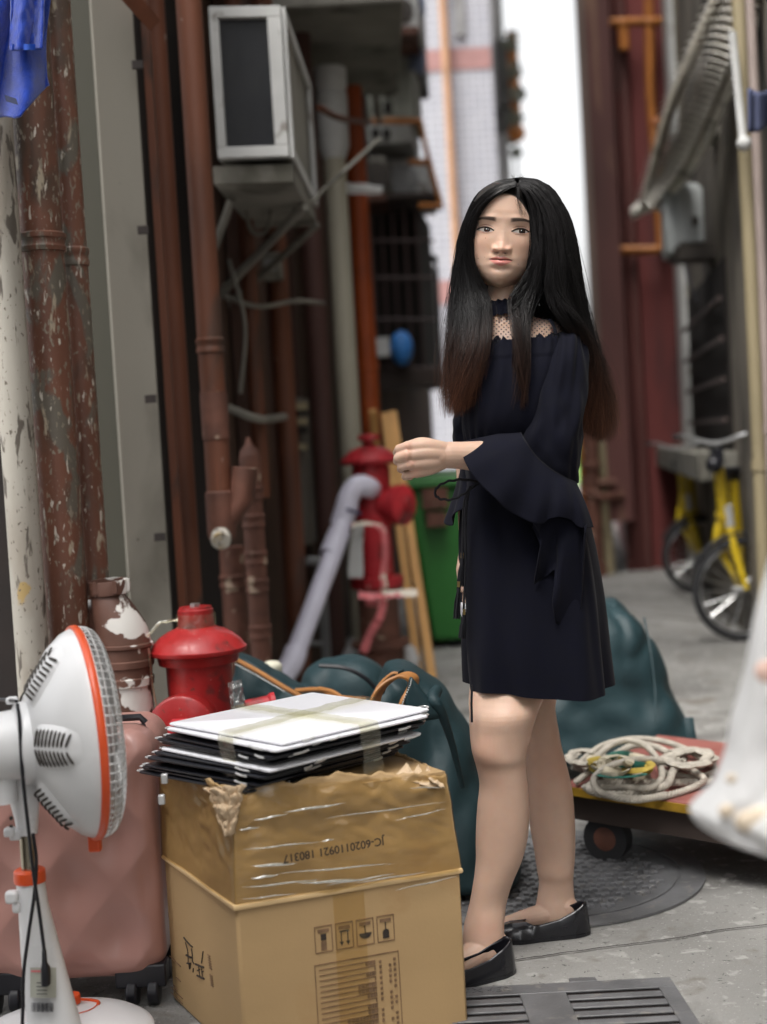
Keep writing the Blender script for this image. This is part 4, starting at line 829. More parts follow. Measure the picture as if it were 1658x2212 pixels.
# ------------------------------------------------------------------ teal bags
def sheetbag(name, rows, Y, dep, label, group='big teal bags around the woman', seed=1, n=56, amp=.014):
    """rows: (y, xl, xr) pixel rows bottom..top -> closed body with cloth creases"""
    R2 = cr(rows, 30); rings = []
    for i, (y, xl, xr) in enumerate(R2):
        a, b = at(xl, y, Y), at(xr, y, Y); c = (a+b)/2; rx = (b-a).length/2; f = i/29; dd = dep*(1-.72*f**1.6)
        ring = []
        for k in range(n):
            th = 2*PI*k/n; e = .62; cx_, sy_ = math.copysign(abs(math.cos(th))**e, math.cos(th)), math.copysign(abs(math.sin(th))**e, math.sin(th))
            p = V(c.x + rx*cx_, Y+dep*.5 + dd*.5*sy_, max(c.z, .004))
            q = amp*(fbm((p.x*1.0, p.y, p.z*.7), 3.5, 2) - 1.5*(1-abs(nz(p.x*5+p.z*2.4, p.z*1.6+p.y*2, seed)))**6 - 1.0*(1-abs(nz(p.x*8-p.z*5, p.z*4, seed+5)))**8 + .6)
            nn = V(cx_*.5, sy_, .15); ring.append(p + nn*q*1.6 + V(0,0,.5*q if 0 < i else 0))
        rings.append(ring)
    t = empty(name, (rings[0][0].x, Y, 0), label, 'bag', group)
    mb = MB(); mb.loft(rings); mb.build('body', m_teal, t, ang=180, sub=1); return t
tC = sheetbag('teal_bag', [(1660,1110,1545),(1600,1115,1528),(1520,1120,1492),(1440,1145,1452),(1390,1185,1420),(1350,1235,1388),(1330,1280,1368),(1318,1305,1352)], 4.15, .45, 'tall teal cloth bag behind the woman\'s legs and the red cart', seed=3, amp=.014)
mb = MB(); mb.tube([at(1418,1560,4.12), at(1415,1480,4.17), at(1405,1400,4.22), at(1392,1335,4.3)], .003, 6, smooth=20); mb.tube([at(1488,1550,4.12), at(1492,1580,4.1), at(1500,1625,4.1)], .014, 6, flat=.3); mb.build('piping', m_teal, tC)
tB = sheetbag('teal_bag', [(1950,770,1150),(1880,770,1152),(1790,770,1120),(1720,770,1070),(1640,775,1038),(1580,780,1006),(1530,785,975),(1495,800,935),(1470,820,885),(1464,835,865)], 3.22, .42, 'dark teal bag with tan handles standing behind the box and the woman\'s near leg', seed=8, amp=.014)
tA = sheetbag('teal_bag', [(1800,600,860),(1650,600,860),(1560,605,850),(1510,625,838),(1475,650,820),(1452,675,785),(1442,695,755)], 3.75, .35, 'rounded teal bag top behind the white boards, left of the tan handles', seed=5)
mb = MB(); mb.tube([at(690,1438,3.75), at(745,1443,3.74), at(790,1465,3.74), at(818,1495,3.75)], .006, 6, smooth=16); mb.build('piping', m_black, tA)
tD = sheetbag('teal_bag', [(1780,440,720),(1600,460,690),(1540,470,672),(1500,478,640),(1460,492,580),(1432,500,535),(1420,503,515)], 3.62, .2, 'teal bag slanting down with a tan edged flap, right behind the near fire hydrant', seed=6, amp=.008)
def band(pts, w_, Yo=0):
    P = cr(pts, 40); vs = []
    for p in P: q = at(*p[:3]); vs += [q, q + V(0, w_, .006)]
    return vs, [(2*i, 2*i+2, 2*i+3, 2*i+1) for i in range(39)]
mb = MB(); mb.tube([at(503,1421,3.6), at(560,1452,3.58), at(620,1488,3.56), at(665,1512,3.55)], .0065, 8, smooth=30); mb.build('tan_trim', m_trim, tD)
mb = MB(); P_ = cr([(508,1434,3.59),(560,1462,3.57),(618,1496,3.55)], 80)
for i in range(0, 78, 2): mb.tube([at(*P_[i]), at(*P_[i+1])], .0018, 4)
mb.build('stitching', m_stitch, tD)
mb = MB(); mb.tube([at(640,1492,3.6), at(690,1490,3.56), at(730,1505,3.52), at(790,1512,3.5)], .006, 8, smooth=24); mb.tube([at(690,1488,3.5), at(722,1496,3.46), at(752,1520,3.42)], .006, 8, smooth=24); mb.build('tan_trim', m_trim, tA)
# handles on B: ribbon loops
def strap(pts, wdt, name, mat, par, thick=.004, dirv=V(.45,1,0)):
    P = cr(pts, 40); mb = MB(); rings = []; dv = dirv.normalized()
    for i, p in enumerate(P):
        q = at(*p); q0 = at(*P[max(i-1,0)]); q1 = at(*P[min(i+1,39)]); d = (q1-q0).normalized(); nn = d.cross(dv).normalized()
        rings.append([q-nn*thick, q+nn*thick, q+nn*thick+dv*wdt, q-nn*thick+dv*wdt])
    mb.loft(rings); return mb.build(name, mat, par)
hp = [(798,1540,3.05),(806,1505,3.05),(828,1478,3.06),(860,1462,3.07),(882,1468,3.07),(884,1484,3.07),(868,1515,3.05),(860,1545,3.05)]
h1 = strap(hp, .045, 'handle', m_trim, tB)
mb = MB(); mb.tube([at(x,y,Y-.001) for x, y, Y in hp], .0042, 6, smooth=40); mb.build('edge_piping', m_trim, h1)
strap([(812,1505,3.2),(822,1480,3.2),(846,1458,3.2),(858,1456,3.2)], .04, 'handle', m_teal, tB)
mb = MB(); mb.tube([at(806,1508,3.19), at(820,1480,3.19), at(846,1456,3.19), at(860,1455,3.19)], .004, 6, smooth=20); mb.build('tan_trim', m_trim, tB)
mb = MB(); mb.loft([[at(x0, y, 3.04+.02*j) for x0, j in ((xa,0),(xb,0),(xb,1),(xa,1))] for y, xa, xb in ((1460,885,890),(1480,880,905),(1520,870,940),(1560,862,985))]); mb.build('flap', m_teal, tB, ang=180, sub=1)
P_ = cr([(890,1466,3.035),(886,1482,3.035),(872,1515,3.035),(866,1540,3.035)], 40); mb = MB()
for i in range(0, 38, 2): mb.tube([at(*P_[i]), at(*P_[i+1])], .0014, 4)
mb.build('stitching', m_stitch, tB)
mb = MB(); mb.tube([at(945,1490,3.1), at(935,1510,3.06), at(950,1530,3.05), at(975,1600,3.08), at(1000,1700,3.12)], [.012,.016,.012,.008,.006], 10, smooth=24); mb.build('knotted_corner', m_teal, tB)
# wrapped little strap behind (cream + navy)
mb = MB(); mb.tube([at(560,1446,3.9), at(582,1432,3.85), at(596,1436,3.82), at(598,1455,3.82)], .018, 8, flat=.35, smooth=16); mb.build('cream_strap', M('cream_webbing', (.55,.53,.42), .7), label='cream and navy webbing loop between the near fire hydrant and the lilac pipe', cat='strap')
# crinkled clear bag right of hydrant
mb = MB(); mb.grid(lambda a, b: at(492+30*a+10*b, 1475+62*b-8*a, 3.25+.03*nz(a*6,b*6,2)+.02*a), 14, 16); mb.build('crinkled_bag', m_clearbag, ang=180, label='crinkled clear plastic scrap between the near fire hydrant and the white boards', cat='plastic bag')
mb = MB(); mb.lathe(at(550,1527,3.3), V(1,.2,.1), [(-.02,.02),(.035,.021),(.04,.026),(.05,.026)], 16); mb.build('red_fitting', m_red2, label='small faded red fitting poking up behind the white boards', cat='fitting')
# ------------------------------------------------------------------ pink suitcase
Ys_ = 2.72; g = gnd(200, 2150)
xr_ = at(354,2080,Ys_).x; xl_ = at(-110,2000,Ys_).x; zb_ = at(200,2128,Ys_).z; zt_ = at(300,1566,2.80).z
t = empty('suitcase', ((xl_+xr_)/2, 2.84, 0), 'dusty pink hard shell suitcase with dimples standing behind the white fan', 'suitcase')
def shell(x0, x1, y0, y1, z0, z1, r, name, mat, dim=True, par=None):
    mb = MB(); nu, nv = 60, 60
    # front face with dimples
    def fr_(a, b):
        x = x0+(x1-x0)*a; z = z0+(z1-z0)*b
        ex = min(x-x0, x1-x, 9); ez = min(z-z0, z1-z, 9)
        # rounded corners / edges
        y = y0
        for e in (ex, ez):
            if e < r: y += r - math.sqrt(max(0, r*r-(r-e)**2))
        if ex < r and ez < r:
            dx_, dz_ = r-ex, r-ez; dl = math.hypot(dx_, dz_)
            if dl > r: 
                k = r/dl; sx_ = 1 if x < (x0+x1)/2 else -1; sz_ = 1 if z < (z0+z1)/2 else -1
                x = (x0+r if sx_ > 0 else x1-r) - sx_*dx_*k; z = (z0+r if sz_ > 0 else z1-r) - sz_*dz_*k
            y = y0 + r - math.sqrt(max(0, r*r-min(dl, r)**2))
        if dim:
            s_ = .118; cx_ = (x-x1)/s_*.72; cz_ = (z-z0)/s_*.62
            i = round(cx_-cz_); j = round(cx_+cz_); ux, uz = ((i+j)/2-cx_), ((j-i)/2-cz_); dd = math.hypot(ux, uz)
            y += .020*math.exp(-(dd/.27)**2)*min(1, ex/.03)*min(1, ez/.03)
        return V(x, min(y, y1), z)
    mb.grid(fr_, nu*2, nv*2)
    edge = []
    mb.grid(lambda a, b: V(fr_(a, b).x, y1, fr_(a, b).z), 30, 30)
    # sides
    N_ = 240; prof = []
    for k in range(N_+1):
        q = k/N_*4; 
        if q < 1: p = fr_(q, 0)
        elif q < 2: p = fr_(1, q-1)
        elif q < 3: p = fr_(3-q, 1)
        else: p = fr_(0, max(0, 4-q))
        prof.append(p)
    mb.loft([[V(p.x, yy, p.z) for p in prof[:-1]] for yy in (y0+r, y1)], cap=False)
    return mb.build(name, mat, par, ang=50)
shell(xl_, xr_, Ys_, Ys_+.105, zb_, zt_, .05, 'front_shell', m_pink, True, t)
shell(xl_, xr_, Ys_+.120, Ys_+.23, zb_, zt_, .05, 'back_shell', m_pink, False, t)
mb = MB(); mb.box(((xl_+xr_)/2, Ys_+.113, (zb_+zt_)/2), (xr_-xl_-.05, .02, zt_-zb_-.01)); mb.build('zip_band', m_black, t, bevel=.003)
for wx in (xr_-.05, xl_+.09):
    for wy in (Ys_+.04, Ys_+.19):
        mb = MB(); mb.box((wx, wy, zb_+.005), (.10,.05,.045)); mb.lathe((wx-.03,wy-.012,.026), (1,0,0), [(0,.018),(.001,.026),(.022,.026),(.023,.018)], 20); mb.lathe((wx+.012,wy-.012,.026), (1,0,0), [(0,.018),(.001,.026),(.022,.026),(.023,.018)], 20); mb.build('wheel', m_black, t, bevel=.004)
mb = MB(); x0 = at(300,1560,2.8).x; mb.tube([V(x0-.06,2.82,zt_), V(x0-.05,2.82,zt_+.012), V(x0+.0,2.82,zt_+.012), V(x0+.01,2.82,zt_)], .007, 8); mb.build('handle', m_black, t)
# ------------------------------------------------------------------ cardboard box
A = at(510,1960,2.43); B = at(995,1880,2.567); C = at(350,1850,2.77)
A2, B2, C2 = V(A.x,A.y,0), V(B.x,B.y,0), V(C.x+.004,C.y,0); D2 = B2+C2-A2; zs = A.z
t = empty('cardboard_box', (A2+D2)/2, 'big brown cardboard box wrapped in clear tape with upside-down printing', 'box')
mb = MB(); Z = V(0,0,zs)
mb.hexa([A2,B2,D2,C2], [A2+Z,B2+Z,D2+Z,C2+Z]); mb.build('lower_body', m_card, t, bevel=.006)
Xf = (B2-A2).normalized(); Xl = (C2-A2).normalized(); nf = V(Xf.y,-Xf.x,0); nl = V(-Xl.y,Xl.x,0)
if nf.y > 0: nf = -nf
if nl.x > 0: nl = -nl
# fold ridge at seam
mb = MB(); mb.tube([C2+Z+nl*.0, A2+Z+(nf+nl)*.002, B2+Z+nf*.0, D2+Z, C2+Z], .0055, 8); mb.build('fold_ridge', m_cardedge, t)
# upper: crumpled tapered sleeve
TA = at(505,1700,2.44); TB = at(962,1668,2.575); TC = at(352,1715,2.765)
TA = V(TA.x,TA.y,TA.z); TD = TB+TC-TA; TD.z = TB.z
zTop = .478
def sleeve(off=0.0, amp=.004, seed=0, film_=False):
    mb = MB(); cs0 = [A2+Z, B2+Z, D2+Z, C2+Z]; cs1 = [V(TA.x,TA.y,.492), V(TB.x,TB.y,at(962,1672,2.575).z), V(TD.x,TD.y,.49), V(TC.x,TC.y,.475)]
    NU, NV = 70, 40; rings = []
    for j in range(NV+1):
        f = j/NV; ring = []
        for s_ in range(4):
            p0, p1 = cs0[s_], cs0[(s_+1)%4]; q0, q1 = cs1[s_], cs1[(s_+1)%4]
            nrm = ((p1-p0).cross(V(0,0,1))).normalized()
            for k in range(NU):
                g_ = k/NU; a = p0.lerp(p1, g_); b = q0.lerp(q1, g_)
                edge = min(g_, 1-g_)
                top = 0
                if not film_:
                    top = .010*nz(g_*9, s_*5+seed) + .006*nz(g_*24, s_*3)
                    if s_ == 0: top += .012*math.sin(PI*g_)**2*1.0 - .012*(g_ < .06)
                b = b + V(0,0,top)
                p = a.lerp(b, f)
                cr_ = fbm((p.x*3, p.y*3, p.z*5+seed), 3.0, 3)
                am = amp*(.25+f*1.6)
                fr2 = -abs(nz((g_*7+f*2.6)*1.3, f*7, seed+s_))*amp*1.5*f
                p = p + nrm*(off + (cr_*am + fr2)*min(1, edge*14+.25))
                ring.append(p)
        rings.append(ring)
    mb.loft(rings, cap=False); return mb
mb = sleeve(0, .0065, 2); mb.build('upper_flaps', m_card, t, ang=60, solid=.004)
mb = MB(); mb.hexa([V(p.x,p.y,.44) for p in (TA,TB,TD,TC)], [V(p.x,p.y,.468) for p in (TA,TB,TD,TC)]); mb.build('inner_top', m_card, t)
mb = sleeve(.0045, .0065, 2, True); mb.build('clear_wrap', m_wrap, t, ang=180)
# taut film creases on the front: thin glossy ridges
m_ridge = film('wrap_crease', (.9,.87,.7), .75, .22, 60, (1,1,1), .3, .12, (.9,.88,.75))
mb = MB(); rr_ = random.Random(11)
def fpt(xd, yd):
    r = ray(xd, yd); n_ = nf; # intersect with sloped front plane through A2+Z, B2+Z, TA
    pn = (B2-A2).cross(TA-(A2+Z)).normalized(); tt = (A2+Z-CP).dot(pn)/r.dot(pn); q = CP+r*tt; s2 = pn if pn.y < 0 else -pn; return q + s2*.010
for (x0,y0,x1,y1,w_) in ((520,1833,690,1815,1.2),(690,1815,720,1810,1.2),(540,1868,640,1862,2.6),(545,1770,620,1755,1.5),(610,1752,745,1732,2.0),(540,1895,600,1886,2.2),(600,1884,850,1862,1.3),(640,1905,800,1896,2.6),(700,1910,850,1884,1.5),(520,1915,690,1896,1.4),(515,1790,560,1784,1.4),(760,1905,920,1880,1.2),(850,1770,960,1745,1.0),(700,1765,960,1730,.9),(880,1700,955,1698,1.0),(520,1940,640,1926,1.0),(850,1920,985,1890,1.2)):
    pts = [fpt(x0+(x1-x0)*k/8, y0+(y1-y0)*k/8 + .8*math.sin(k*1.3+x0)) for k in range(9)]
    mb.tube(pts, [.0001+w_*.0012*math.sin(PI*k/8) for k in range(9)], 6)
mb.build('wrap_creases', m_ridge, t)
# torn corner
mb = MB()
def torn(u_, v_):
    w_ = .034*(1-.75*v_)*(1+.25*nz(v_*9,1)); p = TA + V(-.012+(u_-.5)*2*w_, -.016+.018*abs(u_-.5), .004-.085*v_)
    q = .010*nz(u_*4.3, v_*5.1, 7) + .012*abs(nz(u_*7, v_*6, 2)); return p + V(-.3*q, -q, .8*q*(1-v_))
mb.grid(torn, 26, 34)
mb.build('torn_corner', m_card2, t, solid=.001, ang=25)
mb = MB()
for (x0,y0,x1,y1,x2,y2) in ((845,1668,880,1648,900,1668),(870,1672,905,1652,925,1680),(905,1680,925,1655,950,1690),(925,1668,945,1672,962,1690),(620,1700,640,1690,665,1693),(500,1735,520,1710,540,1700)):
    mb = MB(); a, b, c = at(x0,y0,2.55), at(x1,y1,2.6), at(x2,y2,2.56)
    def cf(u_, v_, a=a, b=b, c=c): p = (a*(1-u_)+c*u_)*(1-v_) + b*v_; q = .007*nz(u_*5+x0, v_*5, 3); return p + V(0,-abs(q)-.003*math.sin(PI*u_),q*.6-.012*(1-v_))
    mb.grid(cf, 12, 8); mb.build('crumpled_flap', m_card if x0 < 650 else m_card2, t, solid=.002, ang=25)
# printing on the front
pf = lambda a, z, o=.0015: A2 + Xf*a + V(0,0,z) + nf*o
def frec(x, y):  # pixel -> (a,z) on lower front face
    r = ray(x, y); n_ = nf; tt = (A2-CP).dot(n_)/r.dot(n_); q = CP+r*tt; return (q-A2).dot(Xf), q.z
mbi, mbf = MB(), MB()
def q4(mb_, a0, z0, a1, z1, o=.0015): mb_.hexa([pf(a0,z0,o), pf(a1,z0,o), pf(a1,z0,0), pf(a0,z0,0)], [pf(a0,z1,o), pf(a1,z1,o), pf(a1,z1,0), pf(a0,z1,0)])
def frame(mb_, a0, z0, a1, z1, w_): q4(mb_, a0,z0,a1,z0+w_); q4(mb_, a0,z1-w_,a1,z1); q4(mb_, a0,z0+w_,a0+w_,z1-w_); q4(mb_, a1-w_,z0+w_,a1,z1-w_)
a_l, z_t = frec(675,2003); a_r, z_b = frec(858,2047); z_t2 = frec(858,1970)[1]; z_b2 = frec(675,2058)[1]
wd4 = (a_r-a_l)/4; zt4 = (frec(675,2003)[1]+frec(858,1972)[1])/2; zb4 = (frec(675,2058)[1]+frec(858,2032)[1])/2
for k in range(4):
    a0 = a_l+k*wd4+.003; a1 = a0+wd4-.006; frame(mbf, a0, zb4, a1, zt4, .0013); q4(mbf, a0+.006, zt4-.012, a1-.006, zt4-.006)
    am = (a0+a1)/2
    if k == 0: q4(mbi, am-.005, zt4-.026, am+.005, zt4-.015); q4(mbf, am-.005, zb4+.004, am+.005, zt4-.028)
    if k == 1:
        for s_ in (-.006, .006):
            q4(mbi, am+s_-.0008, zb4+.014, am+s_+.0008, zt4-.016); mbi.add([pf(am+s_-.004,zb4+.014), pf(am+s_+.004,zb4+.014), pf(am+s_,zb4+.006)], [(0,2,1)])
        q4(mbi, am-.009, zt4-.017, am+.009, zt4-.015)
    if k == 2: 
        q4(mbi, am-.0007, zt4-.026, am+.0007, zt4-.012); mbi.add([pf(am+.012*math.cos(PI+PI*i/10), zb4+.022+.010*math.sin(PI+PI*i/10)) for i in range(11)], [tuple(range(11))])
    if k == 3: q4(mbi, am-.0008, zb4+.018, am+.0008, zt4-.012); q4(mbi, am-.006, zb4+.006, am+.006, zb4+.018); mbi.add([pf(am+.006*math.cos(PI*i/8), zb4+.018+.005*math.sin(PI*i/8)) for i in range(9)], [tuple(range(9))])
ta_l = frec(680,2095)[0]; ta_r = frec(862,2070)[0]; tz = (frec(680,2085)[1]+frec(862,2052)[1])/2
frame(mbf, ta_l, .02, ta_r, tz, .0013); rr_ = random.Random(5); zz_ = tz-.010; k = 0
while zz_ > .03:
    q4(mbf, ta_l+.008, zz_-.0012, ta_r-.045+.0*k, zz_)
    st_ = rr_.choice((.35,.5,.6,.7)); x = ta_l + (ta_r-ta_l)*st_
    while x < ta_r-.045: wv = rr_.uniform(.003,.007); q4(mbf, x, zz_-.0075, min(x+wv, ta_r-.045), zz_-.002, .0018); x += wv+.0012
    for xx in (ta_r-.036, ta_r-.018, ta_r-.009): 
        if rr_.random() < .8: q4(mbf, xx-.002, zz_-.0065, xx+.0025, zz_-.0015, .0018)
    zz_ -= .0098; k += 1
mbi.build('pictogram_print', m_ink, t); mbf.build('faded_table_print', m_ink2, t)
# upside-down batch number on the wrapped upper part (rotated 180 deg)
mb = MB(); o0 = fpt(607,1852); o1 = fpt(826,1812); X_ = (o0-o1).normalized(); pn = (B2-A2).cross(TA-(A2+Z)).normalized(); pn = pn if pn.y < 0 else -pn
Y_ = pn.cross(X_).normalized(); Y_ = Y_ if Y_.z < 0 else -Y_
vs, fs = text_mesh('JC-6020110921 180317', .0175, .0002, .00025); wx = max(v_.x for v_ in vs)-min(v_.x for v_ in vs); k_ = (o1-o0).length/wx
mb.add([(o0+o1)/2 + X_*v_.x*k_ + Y_*v_.y*1.15 + pn*(v_.z+.0035) for v_ in vs], fs); mb.build('batch_number', m_ink, t)
# tape strip down the front and left side
mb = MB(); a0, a1 = frec(722,2000)[0], frec(790,2000)[0]; mb.add([pf(a0,.02,.0026), pf(a1,.02,.0026), pf(a1,zs-.006,.0026), pf(a0,zs-.006,.0026)], [(0,1,2,3)]); mb.build('tape_strip', film('tan_tape', (.95,.90,.76), .03, .25, 20, (1,1,1), .5, .03, (.6,.45,.2), .1), t)
# hand written strokes on the left side
def lrec(x, y): r = ray(x, y); tt = (A2-CP).dot(nl)/r.dot(nl); return CP+r*tt + nl*.001
mb = MB(); Lx = lambda X, Yp: ((470+X*.1387)*.7375, (2700+Yp*.1387)*.7375)
for st_, w_ in ((((510,330),(560,400),(640,490),(690,530)),.0016),(((540,430),(590,600),(590,690)),.0009),(((560,700),(610,730),(665,750)),.002),(((600,640),(600,850)),.0008),(((670,560),(690,700),(690,830),(725,885)),.0011),(((580,870),(650,880)),.0018),(((615,870),(630,1000)),.001),(((660,860),(640,990)),.001),(((710,980),(705,1060)),.0012),(((915,620),(885,870)),.0012),(((755,890),(850,930),(930,960)),.002),(((790,1130),(870,1170),(940,1200)),.002),(((820,940),(850,1150)),.0009),(((880,960),(900,1170)),.0009),(((795,1030),(840,1000)),.0013),(((890,1070),(920,1040)),.0012)):
    mb.tube([lrec(*Lx(*p)) for p in st_], w_, 5)
mb.build('handwriting', m_ink, t)
mb = MB()
for (x0,y0,x1,y1) in ((240,1380,480,1620),(235,1480,480,1730),(235,1700,490,1960),(220,720,440,940),(350,1170,440,1260),(290,1330,370,1440)):
    mb.tube([lrec(*Lx(x0,y0)), lrec(*Lx(x1,y1))], .0011, 5)
for (x0,y0,x1,y1) in ((1010,690,1060,1020),(1060,1110,1090,1370)):
    for k in range(6): f = k/6; mb.tube([lrec(*Lx(x0+(x1-x0)*f, y0+(y1-y0)*f)), lrec(*Lx(x0+(x1-x0)*f+50, y0+(y1-y0)*f+40))], .0013, 5)
mb.build('side_print', m_ink2, t)
# ------------------------------------------------------------------ bundle of boards
zT = .57
def top(x, y, z=zT): return gnd(x, y, z)
q = [top(347,1572), top(605,1606), top(925,1532), top(600,1500)]  # left, front, right, back
cen = (q[0]+q[1]+q[2]+q[3])/4
t = empty('board_bundle', (cen.x,cen.y,.47), 'taped bundle of flat white and black boards with white wire corners on the box', 'bundle')
e1 = (q[2]-q[1]).normalized(); e2 = (q[0]-q[1]); e2 = (e2 - e1*e2.dot(e1)).normalized()
W1 = .36; W2 = .345
rr_ = random.Random(4); zc = .478; nb = 13; th = (zT-zc)/nb; F0 = q[1]
wires = MB()
spec = []
for k in range(nb):
    f = k/(nb-1); white = k >= nb-2 or k == 6
    dx = (1-f)*(-.02) + rr_.uniform(-.012,.012); dy = (1-f)*.03 + rr_.uniform(-.010,.012); ro_ = rr_.uniform(-.035,.035) + (1-f)*.03
    if not white: dy += .012
    if k in (0, 1): dy += .03
    z0 = zc + th*k; c_, s_ = math.cos(ro_), math.sin(ro_); a1 = e1*c_+e2*s_; a2 = -e1*s_+e2*c_
    o = V(F0.x, F0.y, 0) + e1*dx + e2*dy
    tl = .0*k
    def bp(a, b, z): 
        sag = -.010*(1-f)*max(0, b/W2-.35)*1.2
        return o + a1*a + a2*b + V(0,0,z+sag)
    h_ = th*.72
    mb = MB(); nn_ = 8; lo_, hi_ = [], []
    rings = []
    prof = [(0,0),(W1,0),(W1,W2),(0,W2)]
    rc = .008
    outline = []
    for (cx_, cy_), a0 in zip(((rc,rc),(W1-rc,rc),(W1-rc,W2-rc),(rc,W2-rc)), (180,270,0,90)):
        for i in range(5): a = math.radians(a0+i*22.5); outline.append((cx_+rc*math.cos(a), cy_+rc*math.sin(a)))
    wob = lambda a, b: .0015*nz(a*14, b*14, k*3.1)
    mb.loft([[bp(a+(.002 if zz__ in (0,3) else 0)*(1 if a < W1/2 else -1), b+(.002 if zz__ in (0,3) else 0)*(1 if b < W2/2 else -1), z0+zv+wob(a,b)) for a, b in outline] for zz__, zv in enumerate((0, h_*.25, h_*.75, h_))])
    bo = mb.build('board', m_boardw if white else m_boardb, t, ang=50)
    # wire ends at corners
    for (a, b, da, db) in ((.03,-.004,-1,0),(W1,.02,1,0),(-.004,.05,0,0),(W1-.05,-.004,1,0),(.0,W2-.01,0,1)):
        if rr_.random() < .8:
            wires = MB()
            if b < .0 or (a < 0):
                L_ = rr_.uniform(.018,.04); ss = rr_.uniform(.0,.25)
                p0 = bp(a if b < 0 else -.003, b if b < 0 else b, z0+h_*.5) + (a1 if b < 0 else a2)*ss*.4*(1 if b<0 and a<.1 else -.3)
                dirr = a1 if b < 0 else a2
                wires.tube([p0+ (a1*0-a2*.001), p0+dirr*L_*.6+V(0,0,0), p0+dirr*L_+V(0,0,.002)], .0022, 6)
            elif a >= W1: 
                wires.tube([bp(a-.005,b+.016,z0+h_*.6), bp(a+.016,b+.014,z0+h_*.6), bp(a+.017,b+.002,z0+h_*.4), bp(a-.004,b-.004,z0+h_*.4)], .0013, 5, smooth=10)
            else:
                wires.tube([bp(a+.01,b,z0+h_*.5), bp(a+.006,b+.02,z0+h_*.5), bp(a+.016,b+.024,z0+h_*.5), bp(a+.022,b,z0+h_*.5)], .0014, 5, smooth=10)
            wires.build('wire', m_wire, bo)

# metal hook ends left side
mb = MB(); 
for (x0,y0) in ((356,1690),(350,1735)): mb.box(at(x0,y0-8,2.55), (.012,.01,.018))
mb.build('clip', m_wire, t, bevel=.002)
# tape cross
def surf(a, b, z): return V(F0.x, F0.y, 0) + e1*a + e2*b + V(0,0,z)
mb = MB()
def tapeband(f0, f1, along):
    w_ = .045; zt = zT+.0035; zb = zc-.001; N_ = 40; path = []
    L_ = (W2 if along else W1)
    for i in range(9): path.append((-.010+.003*nz(i,f0*9), zb+.0+(zt-zb)*i/8))
    for i in range(1, 25): path.append((L_*i/24+(.008 if i == 24 else 0), zt + .0015*nz(i*.6, f0*5)))
    for i in range(1, 6): path.append((L_+.012, zt-(zt-zb)*i/5))
    vs = []
    for i, (s_, z_) in enumerate(path):
        f = i/len(path); ctr = f0+(f1-f0)*f
        for j in range(7):
            o_ = (j/6-.5)*w_*(1+.25*nz(i*.4, j*.2)); dz = .0016*nz(i*.9, j*1.3, f0*8)
            if along: vs.append(surf(ctr+o_, s_, z_+dz) + (e2*(-abs(dz)*2) if i < 9 else V(0,0,0)))
            else: vs.append(surf(s_, ctr+o_, z_+dz) + (e1*(-abs(dz)*2) if i < 9 else V(0,0,0)))
    n_ = len(path); mb.add(vs, [(i*7+j, i*7+j+1, (i+1)*7+j+1, (i+1)*7+j) for i in range(n_-1) for j in range(6)])
tapeband(.20, .17, True); tapeband(.13, .20, False)
mb.build('tape_cross', m_tape, t, ang=180)
# ------------------------------------------------------------------ pedestal fan
bc = at(130,2190,2.55); bc = V(bc.x, 2.555, 0)
t = empty('pedestal_fan', bc, 'white pedestal fan with orange ring facing right at the left edge', 'fan')
mb = MB(); mb.lathe(bc, (0,0,1), [(0,.160),(.012,.165),(.014,.162)], 64); mb.build('base_foot', m_black, t)
mb = MB(); mb.lathe(bc, (0,0,1), [(.014,.163),(.02,.168),(.028,.167),(.036,.155),(.042,.12),(.046,.07),(.05,.001)], 64); bs_ = mb.build('base', m_white, t)
mb = MB(); k0 = gnd(154,2166,.045); mb.lathe(k0, (0,0,1), [(0,.0185),(.014,.0185),(.016,.017),(.0161,.001)], 28); mb.build('dial_knob', m_fanorange, bs_)
mb = MB(); 
def bz(x, y): r_ = math.hypot(x-bc.x, y-bc.y); return .0475 if r_ < .05 else .0465-.0045*max(0,(r_-.07))/.05 if r_ < .12 else .042-.006*(r_-.12)/.035
pts = [gnd(x, y, .044) for x, y in ((118,2176),(130,2160),(155,2155),(190,2158),(212,2163),(212,2170))]
P_ = [V(p.x, p.y, bz(p.x,p.y)+.001) for p in pts]; mb.tube(P_, .0035, 6, smooth=24)
P_ = [gnd(x, y, .044) for x, y in ((118,2180),(135,2192),(165,2194),(195,2184),(212,2170))]; mb.tube([V(p.x,p.y,bz(p.x,p.y)+.0005) for p in P_], .0012, 5, smooth=24)
mb.build('dial_outline', m_fanorange, bs_)
Yc = 2.47
def colpt(x, y): return at(x, y, Yc)
mb = MB()
def ell(c, rx, ry, n=36): return [c + V(rx*math.cos(2*PI*k/n), ry*math.sin(2*PI*k/n), 0) for k in range(n)]
s = Yc/F
rings = [ell(colpt(66,1902), 31*s, .025), ell(colpt(72,1950), 32*s, .027), ell(colpt(88,2050), 43*s, .033), ell(colpt(106,2150), 52*s, .04), ell(colpt(118,2215), 58*s, .045)]
lo = colpt(124,2260); lo.z = .04; rings.append(ell(lo, 62*s, .05)); mb.loft(rings[::-1]); cl_ = mb.build('column', m_white, t)
mb = MB(); mb.loft([ell(colpt(66,1904), 34*s, .028), ell(colpt(65,1898), 35*s, .029), ell(colpt(64,1880), 34*s, .028), ell(colpt(64,1877), 30*s, .024)]); mb.build('collar', m_fanorange, t)
mb = MB(); mb.tube([colpt(64,1882), colpt(58,1790)], .0135, 20); mb.build('chrome_pole', M('nickel', (.42,.38,.3), .25, 1, bump=0), t)
